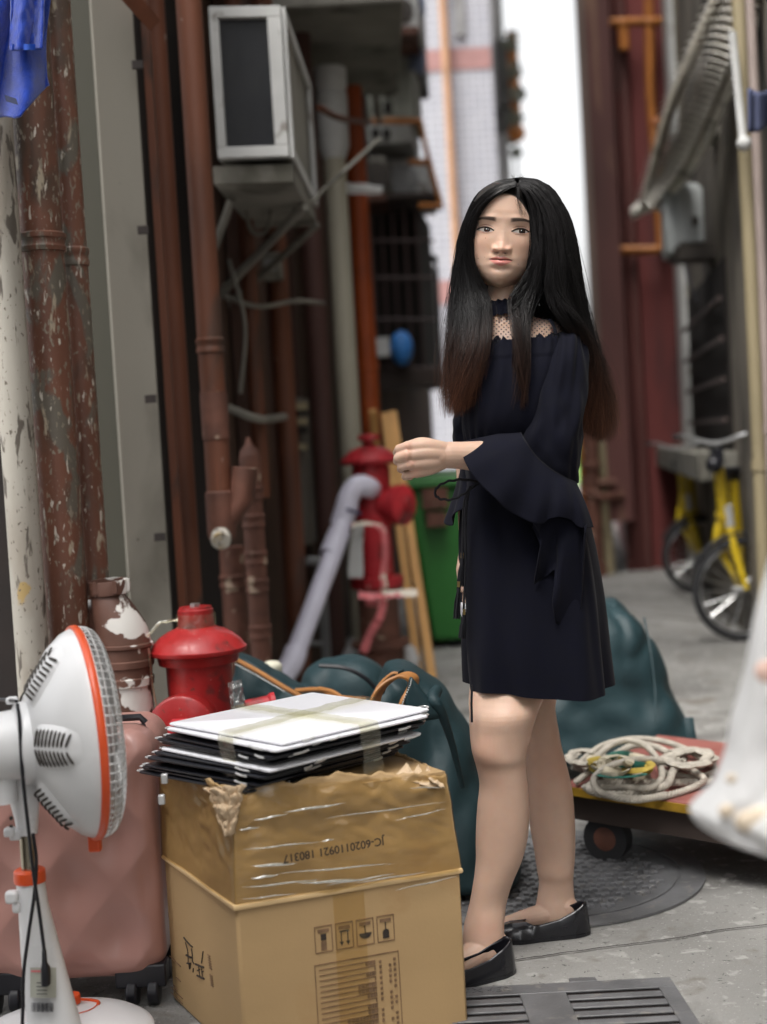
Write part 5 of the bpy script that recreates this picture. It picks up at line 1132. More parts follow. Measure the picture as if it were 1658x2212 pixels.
mb = MB(); mb.loft([ell(colpt(60,1800), 22*s, .02), ell(colpt(58,1765), 26*s, .022), ell(colpt(52,1715), 34*s, .028), ell(colpt(48,1690), 37*s, .03), ell(colpt(46,1672), 36*s, .03)]); nk = mb.build('neck', m_white, t)
mb = MB(); mb.box(colpt(28,1790)+V(0,-.02,0), (.018,.02,.016)); mb.box(colpt(38,1798)+V(0,-.01,0), (.02,.02,.02)); mb.build('clamp_knob', m_white, nk, bevel=.004)
mb = MB()
for y0 in (1765, 1783): mb.lathe(colpt(37,y0-5)+V(-.004,-.021,0), V(-.3,-1,0), [(0,.0035),(.002,.0035)], 10)
mb.build('screw', m_slot, nk)
mb = MB(); mb.box(colpt(46,1925)+V(-.008,-.03,0), (.022,.02,.022)); mb.box(colpt(50,1948)+V(-.004,-.028,0), (.014,.015,.02)); mb.build('height_knob', m_white, cl_, bevel=.005)
mb = MB()
def clab(x0, y0, x1, y1, o): 
    vs = []
    for yy in (y0, y1):
        for i in range(7):
            x = x0+(x1-x0)*i/6; vs.append(at(x, yy, Yc-.040-.0 - o + .006*((i-3)/3)**2*2))
    return vs, [(i, i+1, i+8, i+7) for i in range(6)]
mb.add(*clab(66,2090,122,2155,.012)); lb = mb.build('rating_label', M('olive_label', (.42,.42,.36), .5, var=.1), t, ang=180)
mb = MB(); mb.add(*clab(67,2096,104,2100,.0135)); mb.build('red_line', m_tape_r, lb, ang=180)
mb = MB()
for yy in (2122, 2130, 2138, 2146): mb.add(*clab(72,yy,114,yy+2.2,.0135))
for k in range(16): x0 = 68+k*3.1; mb.add(*clab(x0,2166,x0+(1.9 if k%3 else 1.1),2186,.0145))
mb.build('barcode', M('grey_ink', (.06,.06,.08), .6, bump=0), lb, ang=180)
# head
ax = V(.93,.37,.02).normalized(); hc = at(178,1582,2.47); Rf = .186
up = (V(-.115,0,1) - ax*V(-.115,0,1).dot(ax)).normalized(); sd = ax.cross(up)
def H(tt, r, a): return hc + ax*tt + (up*math.cos(a) + sd*math.sin(a))*r
def hl(mb, prof, n=72): mb.loft([[H(tt, max(r,1e-4), 2*PI*k/n) for k in range(n)] for tt, r in prof])
mb = MB(); hl(mb, [(.012,Rf*.985),(-.002,Rf*.985),(-.02,Rf*.94),(-.045,Rf*.82),(-.07,Rf*.62),(-.085,Rf*.48),(-.092,Rf*.40),(-.095,.05)]); rc_ = mb.build('rear_cover', m_white, t)
mb = MB(); hl(mb, [(-.004,Rf*.97),(-.004,Rf*1.0),(0,Rf*1.012),(.007,Rf*1.012),(.010,Rf*1.0),(.010,Rf*.965)]); hd = None; mb.build('orange_ring', m_fanorange, t)
mb = MB(); mb.box(H(.004, Rf*1.03, PI)-up*.004, (.022,.02,.03)); mb.build('clip', m_fanorange, t, bevel=.004)
# pods with slots (three lobes)
for a0 in (math.radians(-62), math.radians(-118), math.radians(-185), math.radians(60)):
    pass
def coverpt(r, a, lift=0):
    prof = [(-.095,.05),(-.092,Rf*.40),(-.085,Rf*.48),(-.07,Rf*.62),(-.045,Rf*.82),(-.02,Rf*.94),(-.002,Rf*.985)]
    for (t0_, r0), (t1_, r1) in zip(prof, prof[1:]):
        if r <= r1: f = (r-r0)/(r1-r0) if r1 > r0 else 0; return H(t0_+(t1_-t0_)*max(0,f)-lift, r, a)
    return H(-.002-lift, r, a)
for a0 in (.38, 1.58, 2.76, 3.9, 5.2):
    mb = MB(); NU_, NV_ = 26, 20
    def pod(u_, v_):
        r = Rf*(.44+.46*u_); wd__ = .46*(1-.62*u_); a = a0 + (v_-.5)*2*wd__
        e = min(1, 4*min(u_+.02, 1-u_)) * min(1, 3.2*min(v_, 1-v_)); return coverpt(r, a, .011*math.sin(min(1,e)*PI/2)-.001)
    mb.grid(pod, NU_, NV_); mb.build('vent_pod', m_white, rc_, ang=180)
    mb = MB()
    for k in range(9):
        r0 = Rf*(.50+.042*k); hw = .30*(1-.62*(k/9)); 
        for sg in (-1, 1):
            pts = [coverpt(r0 + Rf*.05*abs(j/6)*0, a0+sg*(.03+hw*j/6), .0118-.0035*(j/6)) for j in range(7)]
            pts = [coverpt(r0 - Rf*.10*(j/6)**1.3*0 + Rf*.03*(j/6), a0+sg*(.025+hw*j/6), .0115-.004*(j/6)**2) for j in range(7)]
            mb.tube(pts, [.0012]+[.0023]*5+[.0008], 6)
    mb.build('vent_slots', m_slot, rc_)
# motor housing
mb = MB(); prof = [(-.08,.070),(-.10,.072),(-.11,.069),(-.115,.060),(-.20,.056),(-.26,.05),(-.28,.03)]
ctr = hc - up*.004
mb.loft([[ctr + ax*tt + (up*math.cos(2*PI*k/48)+sd*math.sin(2*PI*k/48))*r for k in range(48)] for tt, r in prof]); mh = mb.build('motor_housing', m_white, t)
mb = MB()
for a in (-.2, -2.4): mb.box(H(-.112,.072,a), (.018,.018,.012))
mb.build('clip', m_white, mh, bevel=.003)
mb = MB(); mb.loft([[ctr - up*.045 + ax*(-.145) + V(.026*math.cos(2*PI*k/20), .026*math.sin(2*PI*k/20), dz) for k in range(20)] for dz in (0,-.05)]); mb.build('tilt_joint', m_white, nk)
# front cage
mb = MB()
def cage(r_, z_): return z_
cprof = [(.009,Rf*.99),(.020,Rf*.985),(.034,Rf*.94),(.045,Rf*.80),(.050,Rf*.5),(.051,Rf*.25)]
CP_ = cr(cprof, 12)
for k in range(72):
    a = 2*PI*k/72; mb.tube([H(c_[0], c_[1], a) for c_ in CP_], .0011, 4)
for (tt, r) in ((.020,Rf*.985),(.033,Rf*.945),(.043,Rf*.82),(.048,Rf*.6)): mb.tube([H(tt, r, 2*PI*k/60) for k in range(61)], .0014, 5)
mb.lathe(hc+ax*.049, ax, [(0,Rf*.25),(.004,Rf*.25),(.006,.001)], 30)
mb.build('front_cage', m_wire, t)
for k in range(3):
    mb = MB(); a0 = k*2*PI/3+.4
    def bl(u_, v_): a = a0+(v_-.5)*1.3; return H(-.010+.030*(v_-.5)*2*.8, .03+Rf*.72*u_*(.6+.4*math.sin(PI*v_)), a)
    mb.grid(bl, 8, 10); mb.build('blade', m_boardb if 0 else M('smoke_blade', (.16,.16,.17), .3), t, ang=180, solid=.002)
# cable
mb = MB(); mb.tube([at(38,1520,2.38), at(43,1560,2.37), at(50,1680,2.375), at(62,1790,2.39), at(72,1880,2.40), at(84,1960,2.405), at(92,2020,2.405), at(97,2060,2.405)], .0032, 8, smooth=60)
mb.tube([at(72,1800,2.42), at(79,1860,2.415), at(75,1930,2.41), at(62,2020,2.405), at(52,2100,2.40), at(50,2180,2.40), at(48,2250,2.40)], .0032, 8, smooth=60)
mb.tube([at(36,1515,2.38), at(20,1512,2.45), at(-30,1510,2.5)], .0032, 8)
cb = mb.build('cable', m_black, t)
mb = MB(); mb.tube([at(96,2052,2.405), at(97,2080,2.405), at(99,2090,2.405), at(100,2128,2.405)], [.0055,.007,.0115,.0115], 10, flat=.7); mb.build('plug', m_black, cb, bevel=.002)
# ------------------------------------------------------------------ blue towel
mb = MB()
def tw(u_, v_):
    x = -90 + 192*u_ + 8*math.sin(v_*5+1) + 6*v_*u_
    bot = 262 - 10*abs(math.sin(u_*9)) - 74*max(0, (u_-.62)/.38)**1.2 - 0*u_
    y = -80 + (bot+80)*v_
    fold = .030*math.sin(u_*12 + v_*2.6 + 1.5*nz(u_*3, v_*2)) + .014*nz(u_*5, v_*3, 3)
    return at(x, y, 3.05+fold*(.5+.7*v_))
mb.grid(tw, 120, 100); o = mb.build('blue_towel', m_blue, origin=at(20,260,3.05), ang=180, solid=.006, label='royal blue terry towels hanging in the top left corner over the cream pipe', cat='towel')
mb = MB()
def tw2(u_, v_): x = 26+70*u_-3*v_; y = -80 + (190-5*u_)*v_; return at(x, y, 3.0+.012*math.sin(u_*9+v_*2)+.004*nz(u_*8,v_*8))
mb.grid(tw2, 40, 50); mb.build('front_towel_flap', m_blue, o, ang=180, solid=.006)
mb = MB(); mb.grid(lambda a, b: at(27+64*a, 95+13*b, 2.992+.012*math.sin(a*9)), 12, 3); mb.build('hem', M('smooth_blue_hem', (.02,.09,.5), .6, bump=0), o, ang=180)
mb = MB(); mb.grid(lambda a, b: at(10+26*a+4*b, 205+8*a+14*b, 3.0), 3, 3); mb.build('care_label', m_bluecloth, o, ang=180)
# ------------------------------------------------------------------ white plastic bag, near right
Yw_ = 1.55; rows = [(1180,1672,1800),(1290,1645,1830),(1380,1622,1850),(1480,1600,1870),(1560,1580,1890),(1620,1566,1900),(1680,1540,1905),(1715,1510,1905),(1740,1492,1905),(1765,1505,1900),(1785,1535,1900),(1805,1575,1895),(1822,1620,1880),(1838,1680,1850)]
R2 = cr(rows, 70); rings = []
for i, (y, xl, xr) in enumerate(R2):
    a, b = at(xl, y, Yw_), at(xr, y, Yw_); c = (a+b)/2; rx = (b-a).length/2; f = i/69; ring = []
    for k in range(90):
        th = 2*PI*k/90; p = c + V(rx*math.cos(th), .07*(.4+f)*math.sin(th)*(1-.5*max(0,(f-.85)/.15)), 0)
        q_ = .010*(.4+f)*math.sin(th*9+2*nz(f*3,th)) *abs(math.sin(th)) + .010*nz(math.cos(th)*3, math.sin(th)*3, f*9); ring.append(p + V(math.cos(th)*.25, math.sin(th), .3*(f>.7))*q_)
    rings.append(ring)
mb = MB(); mb.loft(rings[::-1]); o = mb.build('white_plastic_bag', m_bagfilm, origin=rings[0][0], ang=180, label='blurred white plastic bag hanging close to the camera at the right edge', cat='plastic bag')
for (x0,y0,r) in ((1615,1775,.014),(1570,1752,.009),(1580,1682,.006),(1640,1770,.016)): mb = MB(); mb.ball(at(x0,y0,Yw_-.055), r, 12, 8, (1,.5,.9)); mb.build('tan_contents', M('tan_contents', (.55,.46,.36), .7), o)  # bag contents modelled as tan lumps on the outside of the film
mb = MB(); mb.ball(at(1655,1450,Yw_-.055), .012, 12, 8, (1,.3,1)); mb.build('red_print', M('coral_print', (.62,.42,.36), .6), o)
# ------------------------------------------------------------------ woman
YB = 2.95
foot = gnd(1150, 2060)
woman = empty('person', (foot.x, foot.y, 0), 'young woman with long dark hair, navy bell-sleeved dress and black flats, arm raised', 'person')
m_skin = M('skin', (.50,.31,.215), .45, var=.04, vs=14, bump=.12, bs=500, bd=.0005, sss=.12, spec=.35)
# skin uses vertex colour multiplied in
def vcol_mat(name, rough, attr='col', sss=0.0, bump=.1, spec=.35, rattr=None, aniso=0, var=.05):
    mt = bpy.data.materials.new(name); mt.use_nodes = True; n = mt.node_tree.nodes; L = mt.node_tree.links; b = n['Principled BSDF']
    a = n.new('ShaderNodeAttribute'); a.attribute_name = attr
    tc = n.new('ShaderNodeTexCoord'); no = n.new('ShaderNodeTexNoise'); no.inputs['Scale'].default_value = 30; no.inputs['Detail'].default_value = 4; L.new(tc.outputs['Object'], no.inputs['Vector'])
    mr = n.new('ShaderNodeMapRange'); mr.inputs[3].default_value = 1-var; mr.inputs[4].default_value = 1+var; L.new(no.outputs[0], mr.inputs[0])
    mx = n.new('ShaderNodeVectorMath'); mx.operation = 'SCALE'; L.new(a.outputs['Color'], mx.inputs[0]); L.new(mr.outputs[0], mx.inputs['Scale']); L.new(mx.outputs[0], b.inputs['Base Color'])
    b.inputs['Roughness'].default_value = rough; b.inputs['Specular IOR Level'].default_value = spec
    if rattr: r_ = n.new('ShaderNodeAttribute'); r_.attribute_name = rattr; L.new(r_.outputs['Fac'], b.inputs['Roughness'])
    if sss: b.inputs['Subsurface Weight'].default_value = sss; b.inputs['Subsurface Radius'].default_value = (.008, .003, .0015); b.inputs['Subsurface Scale'].default_value = .6
    if bump:
        t = n.new('ShaderNodeTexNoise'); t.inputs['Scale'].default_value = 500; L.new(tc.outputs['Object'], t.inputs['Vector']); bp = n.new('ShaderNodeBump'); bp.inputs['Strength'].default_value = bump; bp.inputs['Distance'].default_value = .0006; L.new(t.outputs[0], bp.inputs['Height']); L.new(bp.outputs[0], b.inputs['Normal'])
    return mt
m_body = vcol_mat('skin_and_face_colours', .45, sss=.25, rattr='rgh', bump=.35, var=.09)
SK = np.array((.515,.345,.262))
# --- head
HC = at(1090, 511, 2.955)
yaw, rollh, pit = math.radians(-7), math.radians(7.0), math.radians(1)
RM = Matrix.Rotation(rollh, 3, 'Y') @ Matrix.Rotation(pit, 3, 'X') @ Matrix.Rotation(yaw, 3, 'Z')
RMn = np.array(RM)
zs_ = [.122,.119,.112,.095,.07,.04,.0,-.03,-.055,-.075,-.092,-.104,-.112,-.117,-.1185]
ws_ = [.0,.022,.044,.062,.073,.079,.0805,.0785,.0725,.0640,.0500,.0360,.0225,.010,.0]
fs_ = [.0,.028,.055,.074,.087,.091,.0895,.0885,.0880,.0870,.0845,.0800,.0715,.056,.045]
bs_k = [.0,.025,.055,.078,.093,.10,.098,.088,.072,.058,.046,.036,.026,.014,.005]
def itp(z, arr): return np.interp(-z, [-q for q in zs_], arr)
def smooth_itp(zv, arr):
    g = np.linspace(-.122, .1185, 400); v = np.interp(g, [-q for q in zs_], arr); k = np.exp(-np.linspace(-2, 2, 21)**2); k /= k.sum()
    vp = np.pad(v, 10, mode='edge'); v2 = np.convolve(vp, k, 'valid'); v2 = np.where((g < -.112) | (g > .112), v, v2); return np.interp(-zv, g, v2)
NZ = 380; zg = np.concatenate([np.linspace(.122,.09,24,endpoint=False), np.linspace(.09,-.1184,NZ-24)])
tf = np.concatenate([np.linspace(-1.35,1.35,360,endpoint=False), np.linspace(1.35,2*PI-1.35,70,endpoint=False)])
NT = len(tf)
Zg, Tg = np.meshgrid(zg, tf, indexing='ij')
Wd, Fd, Bd = smooth_itp(Zg, ws_), smooth_itp(Zg, fs_), smooth_itp(Zg, bs_k)
ee = 2/2.25
sx_ = np.sign(np.sin(Tg))*np.abs(np.sin(Tg))**ee; cx__ = np.sign(np.cos(Tg))*np.abs(np.cos(Tg))**ee
X = Wd*sx_; Yh = -np.where(Tg_pos := (np.cos(Tg) > 0), Fd, Bd)*cx__
Zp = Zg.copy()
def G(x0, z0, sx, sz): return np.exp(-((X-x0)/sx)**2 - ((Zp-z0)/sz)**2)
front = (np.cos(Tg) > 0)
D = np.zeros_like(X)
# nose
zn = [.030,.012,0,-.012,-.024,-.034,-.039,-.043,-.047,-.051,-.056]
hn = [0,.0006,.0012,.0032,.0062,.0108,.0130,.0128,.0085,.0040,0]
sg = [.010,.0095,.0090,.0092,.0100,.0112,.0118,.0115,.010,.009,.009]
hN = np.interp(-Zp, [-q for q in zn], hn); sN = np.interp(-Zp, [-q for q in zn], sg)
D += hN*np.exp(-(np.abs(X)/sN)**2.2)
for s_ in (-1, 1):
    D += .0068*G(s_*.0148,-.0405,.0062,.0068)            # alar wings
    D -= .0022*G(s_*.0215,-.042,.0032,.0070)             # alar crease
    D -= .0055*G(s_*.0078,-.0478,.0040,.0022)            # nostril
    D -= .0080*G(s_*.034,.004,.0175,.012)                # socket
    D += .0065*G(s_*.036,.0005,.0155,.0085)              # eyeball
    D += .0035*G(s_*.034,.0245,.022,.007)                # brow
    D += .0028*G(s_*.045,-.024,.022,.020)                # cheek
    D -= .0004*G(s_*.0285,-.051,.005,.012)               # nasolabial
    D -= .0008*G(s_*.0232,-.0660,.004,.005)             # mouth corner
D -= .0012*G(0,-.0535,.0032,.0050)                       # philtrum
mw = .0232; um = np.clip(np.abs(X)/mw, 0, 1)
zm = -.0628 + .0001*um**2 - .0010*np.exp(-(X/.004)**2)   # mouth line
ztop = zm + (.0078*(1-um**1.7)) - .0012*np.exp(-(X/.0035)**2)
zbot = zm - .0125*(1-um**2.1)
inl = (np.abs(X) < mw) & front
up_ = inl & (Zp >= zm) & (Zp <= ztop); lo_ = inl & (Zp < zm) & (Zp >= zbot)
D += .0046*np.exp(-((Zp+.0585)/.0062)**2)*np.exp(-(X/.020)**2)
D += .0070*np.exp(-((Zp+.0700)/.0068)**2)*np.exp(-(X/.017)**2)
D -= .0042*np.exp(-((Zp-zm)/.0012)**2)*np.clip(1-um**4, 0, 1)*(np.abs(X) < mw*1.02)
D -= .0028*G(0,-.0810,.016,.0050)
D += .0030*G(0,-.0975,.018,.012)
# eyes
eye_c = ((-.0350, .0005, 1), (.0350, .0000, 1)); ea = .0165
col = np.tile(SK*1.04, (NZ, NT, 1)); rgh = np.full((NZ, NT), .46)
def blend(mask, c, k=1.0):
    mk = np.clip(mask*k, 0, 1)[..., None]; col[:] = col*(1-mk) + np.array(c)*mk
# skin variation: warm cheeks, nose, paler forehead
blend(G(-.045,-.03,.025,.02)+G(.045,-.03,.025,.02), (.56,.29,.205), .35); blend(G(0,-.036,.018,.012), (.56,.30,.22), .5)
blend(G(0,-.055,.03,.02), (.50,.29,.19), .25)
for s_ in (-1, 1):   # painted lid shadow, eyes, brows
    xc = s_*.0350
    u_ = (X-xc)/ea*s_   # + = outer
    uu = np.clip(np.abs(u_), 0, 1)
    zu = .0006 + .0056*(1-uu**2.3) + .0012*u_; zl = .0000 - .0040*(1-uu**2.2) + .0012*u_
    ine = (np.abs(u_) < 1) & (Zp < zu) & (Zp > zl) & front
    # lid crease + lid fold (geometry)
    crz = zu + .0042
    D += .0016*np.exp(-((Zp-zu-.0014)/.0014)**2)*np.clip(1.15-uu**3, 0, 1)*(np.abs(u_) < 1.1)
    D -= .0016*np.exp(-((Zp-crz)/.0011)**2)*np.clip(1-uu**3, 0, 1)*(np.abs(u_) < 1.05)
    D += .0008*np.exp(-((Zp-zl+.0012)/.0012)**2)*np.clip(1-uu**3, 0, 1)
    D = np.where(ine, D-.0012, D)
    blend(np.exp(-((Zp-zu-.0030)/.0030)**2)*np.clip(1.25-uu**2, 0, 1)*(np.abs(u_) < 1.25)*front, (.20,.095,.07), .55)  # reddish-brown lid shadow painted into the skin colour
    blend(np.exp(-((Zp-zl+.0018)/.0022)**2)*np.clip(1.1-uu**2, 0, 1)*front, (.34,.19,.14), .35)
    blend(ine.astype(float), (.33,.29,.265))
    ix = xc + .0034; iz = .0016
    rI = np.hypot(X-ix, Zp-iz)
    blend((ine & (rI < .0066)).astype(float), (.022,.012,.009)); blend((ine & (rI < .0026)).astype(float), (.004,.003,.003))
    blend((ine & (np.hypot(X-ix+.0016, Zp-iz-.0017) < .0009)).astype(float), (.7,.7,.7))  # catchlight painted as a pale dot on the iris
    rgh[ine] = .12
    blend(np.exp(-((Zp-zu-.0004)/.0016)**2)*(np.abs(u_) < 1.10)*front, (.010,.007,.006), 1.4)
    blend(np.exp(-((Zp-zl)/.0010)**2)*(np.abs(u_) < .98)*front, (.07,.035,.03), .75)
    # brow
    ub = (X-s_*.036)*s_/.0225; zb = .0215 + .0022*(1-(ub-.15)**2) - .0035*np.clip(ub-.35, 0, 1)
    tb = .0046*(1-np.clip((ub+1)/2, 0, 1)*.55)
    hair_n = .95 + .25*np.sin(X*2600 + Zp*1500)*np.sin(X*900)
    blend(np.clip(1.35-((Zp-zb)/tb)**2, 0, 1)*np.clip(1.1-np.abs(ub)**6, 0, 1)*(np.abs(ub) < 1.02)*front*hair_n, (.035,.024,.02), 1.0)
blend(up_.astype(float), (.37,.115,.095), .9); blend(lo_.astype(float), (.55,.20,.18), .9); rgh[up_ | lo_] = .33
blend(np.exp(-((Zp-zm)/.0009)**2)*(np.abs(X) < mw)*front, (.13,.035,.03), .9)
for s_ in (-1, 1): blend(G(s_*.0078,-.0485,.0038,.0019)*front, (.15,.07,.055), .9)
for (mx_, mz_, r_) in ((-.0335,-.0175,.0010),(-.0465,-.060,.0010),(.035,-.069,.0007),(-.033,-.058,.0006)): blend((np.hypot(X-mx_, Zp-mz_) < r_).astype(float), (.12,.06,.045), .85)
# scalp (dark under the hair)
hl_ = .074 - 17*np.abs(X)**2.0; scalp = (Zp > hl_) | (np.cos(Tg) < -.05) | (np.abs(Tg-PI) < 1.4)
nf_ = np.clip((Zp-hl_)/.006, 0, 1); blend(np.where(scalp, np.maximum(nf_, (np.cos(Tg) < -.05)*1.0), 0), (.015,.012,.011))
fade = np.clip(np.cos(Tg)*2.2, 0, 1)
Yh = Yh - D*fade
shr = 1-.09*np.where(scalp, np.clip(np.maximum((Zp-hl_)/.02, np.clip(-np.cos(Tg)*4+.6, 0, 1)), 0, 1), 0); rgh[scalp & (shr < .99)] = .85; X = X*shr; Yh = Yh*shr; Zf = np.where(Zp < 0, Zp*.925, np.minimum(Zp, .06)+np.maximum(Zp-.06, 0)*.80); Pl = np.stack([X, Yh, Zf], -1).reshape(-1, 3)
Pw = Pl @ RMn.T + np.array(HC)
hf = [(i*NT+j, i*NT+(j+1) % NT, (i+1)*NT+(j+1) % NT, (i+1)*NT+j) for i in range(NZ-1) for j in range(NT)]
hf = [f[::-1] for f in hf]
# --- body under the clothes (neck, torso, arms, hands, legs) as one voxel surface
bm_ = MB()
def cap(pts, n=20, sm=0): # pts: (x,y,Y,r)
    P = [at(a, b, c_) for a, b, c_, r in pts]; R_ = [p[3] for p in pts]
    bm_.tube(P, R_, n, smooth=sm or 0)
    for p, r in ((P[0], R_[0]), (P[-1], R_[-1])): bm_.ball(p, r*.995, 14, 10)
def lof(rows, ry, n=48, yoff=0.0, power=1.0, M_=30, leg=0):
    """rows (y, xl, xr, Y, ry)"""
    R2 = cr(rows, M_); rings = []
    for (y, xl, xr, Yc_, ryy) in R2:
        a, b = at(xl, y, Yc_), at(xr, y, Yc_); c_ = (a+b)/2; rx = (b-a).length/2
        def mod(th):
            if not leg: return 1
            m_ = 1 + .035*math.exp(-((y-1612)/26)**2)*math.cos(3*(th-3.9)) - .05*math.exp(-((y-1655)/18)**2)*max(0, math.cos(th-4.2))
            m_ += .05*math.exp(-((y-1790)/70)**2)*max(0, math.cos(th-5.6))**2 - .035*math.exp(-((y-1820)/110)**2)*max(0, math.cos(th-4.6))**3   # calf swell, shin hollow
            m_ -= .07*math.exp(-((y-1935)/35)**2)*max(0, math.cos(th-5.3))**2   # hollow beside the tendon
            return m_
        rings.append([c_ + V(rx*math.cos(2*PI*k/n)*(1 if not leg else .5+.5*mod(2*PI*k/n)), ryy*math.sin(2*PI*k/n)*mod(2*PI*k/n), 0) for k in range(n)])
    bm_.loft(rings)
# neck
lof([(600,1058,1128,2.965,.045),(640,1052,1116,2.955,.047),(675,1050,1116,2.955,.050),(700,1040,1130,2.955,.055),(730,1025,1170,2.955,.07)], 0)
# torso
lof([(672,1075,1115,2.965,.03),(692,1045,1165,2.965,.055),(706,1015,1215,2.965,.075),(725,1003,1238,2.96,.088),(760,1002,1235,2.955,.098),(830,1005,1215,2.955,.105),(880,1002,1205,2.955,.105),(960,1018,1205,2.96,.09),(1030,1020,1225,2.965,.095),(1120,1012,1255,2.965,.125),(1220,1012,1275,2.96,.125),(1330,1020,1270,2.95,.11)], 0, M_=50)
# legs
near = [(1440,1020,1180,2.90,.06),(1503,1013,1176,2.885,.072),(1540,1014,1163,2.868,.074),(1579,1015,1150,2.865,.069),(1614,1018,1141,2.86,.064),(1634,1023,1138,2.86,.062),(1652,1028,1136,2.862,.058),(1690,1036,1140,2.868,.056),(1734,1032,1143,2.872,.057),(1778,1029,1142,2.875,.057),(1814,1028,1139,2.876,.055),(1859,1028,1128,2.875,.050),(1903,1023,1110,2.872,.043),(1948,1015,1096,2.87,.038),(1975,1008,1092,2.865,.036),(2000,1002,1090,2.86,.036),(2030,1000,1090,2.855,.038),(2060,1004,1090,2.85,.038),(2085,1010,1090,2.85,.034)]
far = [(1440,1110,1215,3.05,.06),(1503,1120,1203,3.055,.070),(1534,1122,1200,3.05,.066),(1579,1126,1207,3.05,.062),(1610,1130,1212,3.05,.059),(1645,1134,1222,3.05,.056),(1690,1136,1233,3.055,.054),(1734,1139,1239,3.06,.055),(1800,1148,1242,3.065,.054),(1844,1156,1242,3.065,.049),(1880,1161,1240,3.06,.043),(1903,1165,1239,3.06,.038),(1930,1162,1241,3.055,.035),(1952,1158,1244,3.05,.035),(1975,1155,1247,3.045,.034),(1998,1155,1246,3.04,.030)]
lof(near, 0, M_=70, leg=1); lof(far, 0, M_=70, leg=1)
# kneecap, calf, ankle bones
pass
bm_.ball(at(1049,2008,2.861), .0365, 20, 14); bm_.ball(at(1190,1950,3.050), .0285, 20, 14); cap([(1066,2040,2.856,.032),(1078,2078,2.856,.028)]); cap([(1222,1960,3.045,.028),(1240,1992,3.046,.026)])
# feet (tops)
cap([(1060,2040,2.855,.030),(1030,2062,2.835,.030),(985,2092,2.815,.026),(940,2118,2.79,.018)], sm=14)
cap([(1215,1975,3.045,.028),(1180,1978,3.04,.027),(1140,1985,3.03,.022),(1100,1995,3.015,.017),(1070,2003,3.01,.013)], sm=14)
# near arm
cap([(1203,748,2.935,.040),(1210,800,2.90,.045),(1205,900,2.88,.038),(1190,985,2.875,.030)])
cap([(1190,990,2.875,.030),(1110,986,2.848,.033),(1040,986,2.825,.031),(1000,984,2.812,.0275),(968,983,2.803,.0265)], sm=20)
def P4(x, y, Y, r): return (x, y, Y, r)
W1_, W2_, W3_ = (965,974,2.800,.0175), (964,983,2.800,.0200), (962,993,2.802,.0170)
mcp = [(882,966,2.776,.0125),(880,984,2.772,.0125),(887,1003,2.775,.0118),(900,1022,2.784,.0100)]
for wv_, m0, mid in ((W1_, mcp[0], (925,965,2.785,.0160)), (W2_, mcp[1], (925,980,2.782,.0170)), (W3_, mcp[2], (928,998,2.785,.0165)), (W3_, mcp[3], (932,1012,2.790,.0125))):
    cap([wv_, mid, m0], sm=12)
cap([(950,985,2.795,.022),(915,985,2.80,.020),(893,990,2.80,.018)])
# thumb mound + thumb: leaves the upper side of the palm, closes in front of the index
cap([(955,970,2.808,.0150),(915,960,2.808,.0145),(890,962,2.815,.0110),(868,970,2.826,.0095),(862,984,2.830,.0085)], sm=16)
fing = [[(882,964,2.772,.0100),(863,970,2.784,.0094),(858,978,2.812,.0086),(872,982,2.834,.0080)],
        [(880,983,2.766,.0100),(860,989,2.780,.0094),(858,996,2.810,.0086),(874,998,2.832,.0080)],
        [(886,1003,2.770,.0094),(868,1008,2.783,.0088),(866,1013,2.810,.0082),(882,1014,2.830,.0076)],
        [(899,1022,2.782,.0084),(878,1027,2.787,.0078),(875,1030,2.810,.0074),(888,1030,2.826,.0068)]]
for f_ in fing: cap(f_)
# far arm, hand hanging beside the skirt (mostly hidden)
cap([(1030,745,3.01,.042),(1020,850,3.02,.04),(1022,1000,3.04,.036),(1018,1120,3.04,.028),(1014,1190,3.03,.021)])
cap([(1014,1190,3.03,.022),(1012,1230,3.02,.026),(1012,1265,3.01,.022)])
for k in range(4): cap([(1010+k*4,1265,2.995+.014*k,.0085),(1007+k*4,1300,2.99+.014*k,.0080),(1012+k*4,1328-abs(k-1)*5,3.0+.014*k,.0068)])
cap([(1020,1215,3.0,.012),(1006,1250,2.985,.0095),(1006,1275,2.98,.008)])
tmp = bm_.build('tmp', m_body, origin=(0,0,0), ang=180)
md = tmp.modifiers.new('r', 'REMESH'); md.mode = 'VOXEL'; md.voxel_size = .0017
md = tmp.modifiers.new('s', 'SMOOTH'); md.factor = .5; md.iterations = 5
dg = bpy.context.evaluated_depsgraph_get(); dg.update(); ev = bpy.data.meshes.new_from_object(tmp.evaluated_get(dg))
nb_ = len(ev.vertices); bv = np.empty(nb_*3); ev.vertices.foreach_get('co', bv); bv = bv.reshape(-1, 3)
bf = [tuple(p.vertices) for p in ev.polygons]; bpy.data.objects.remove(tmp); bpy.data.meshes.remove(ev)
bcol = np.tile(SK*np.array((1.0,1.0,1.0)), (nb_, 1))
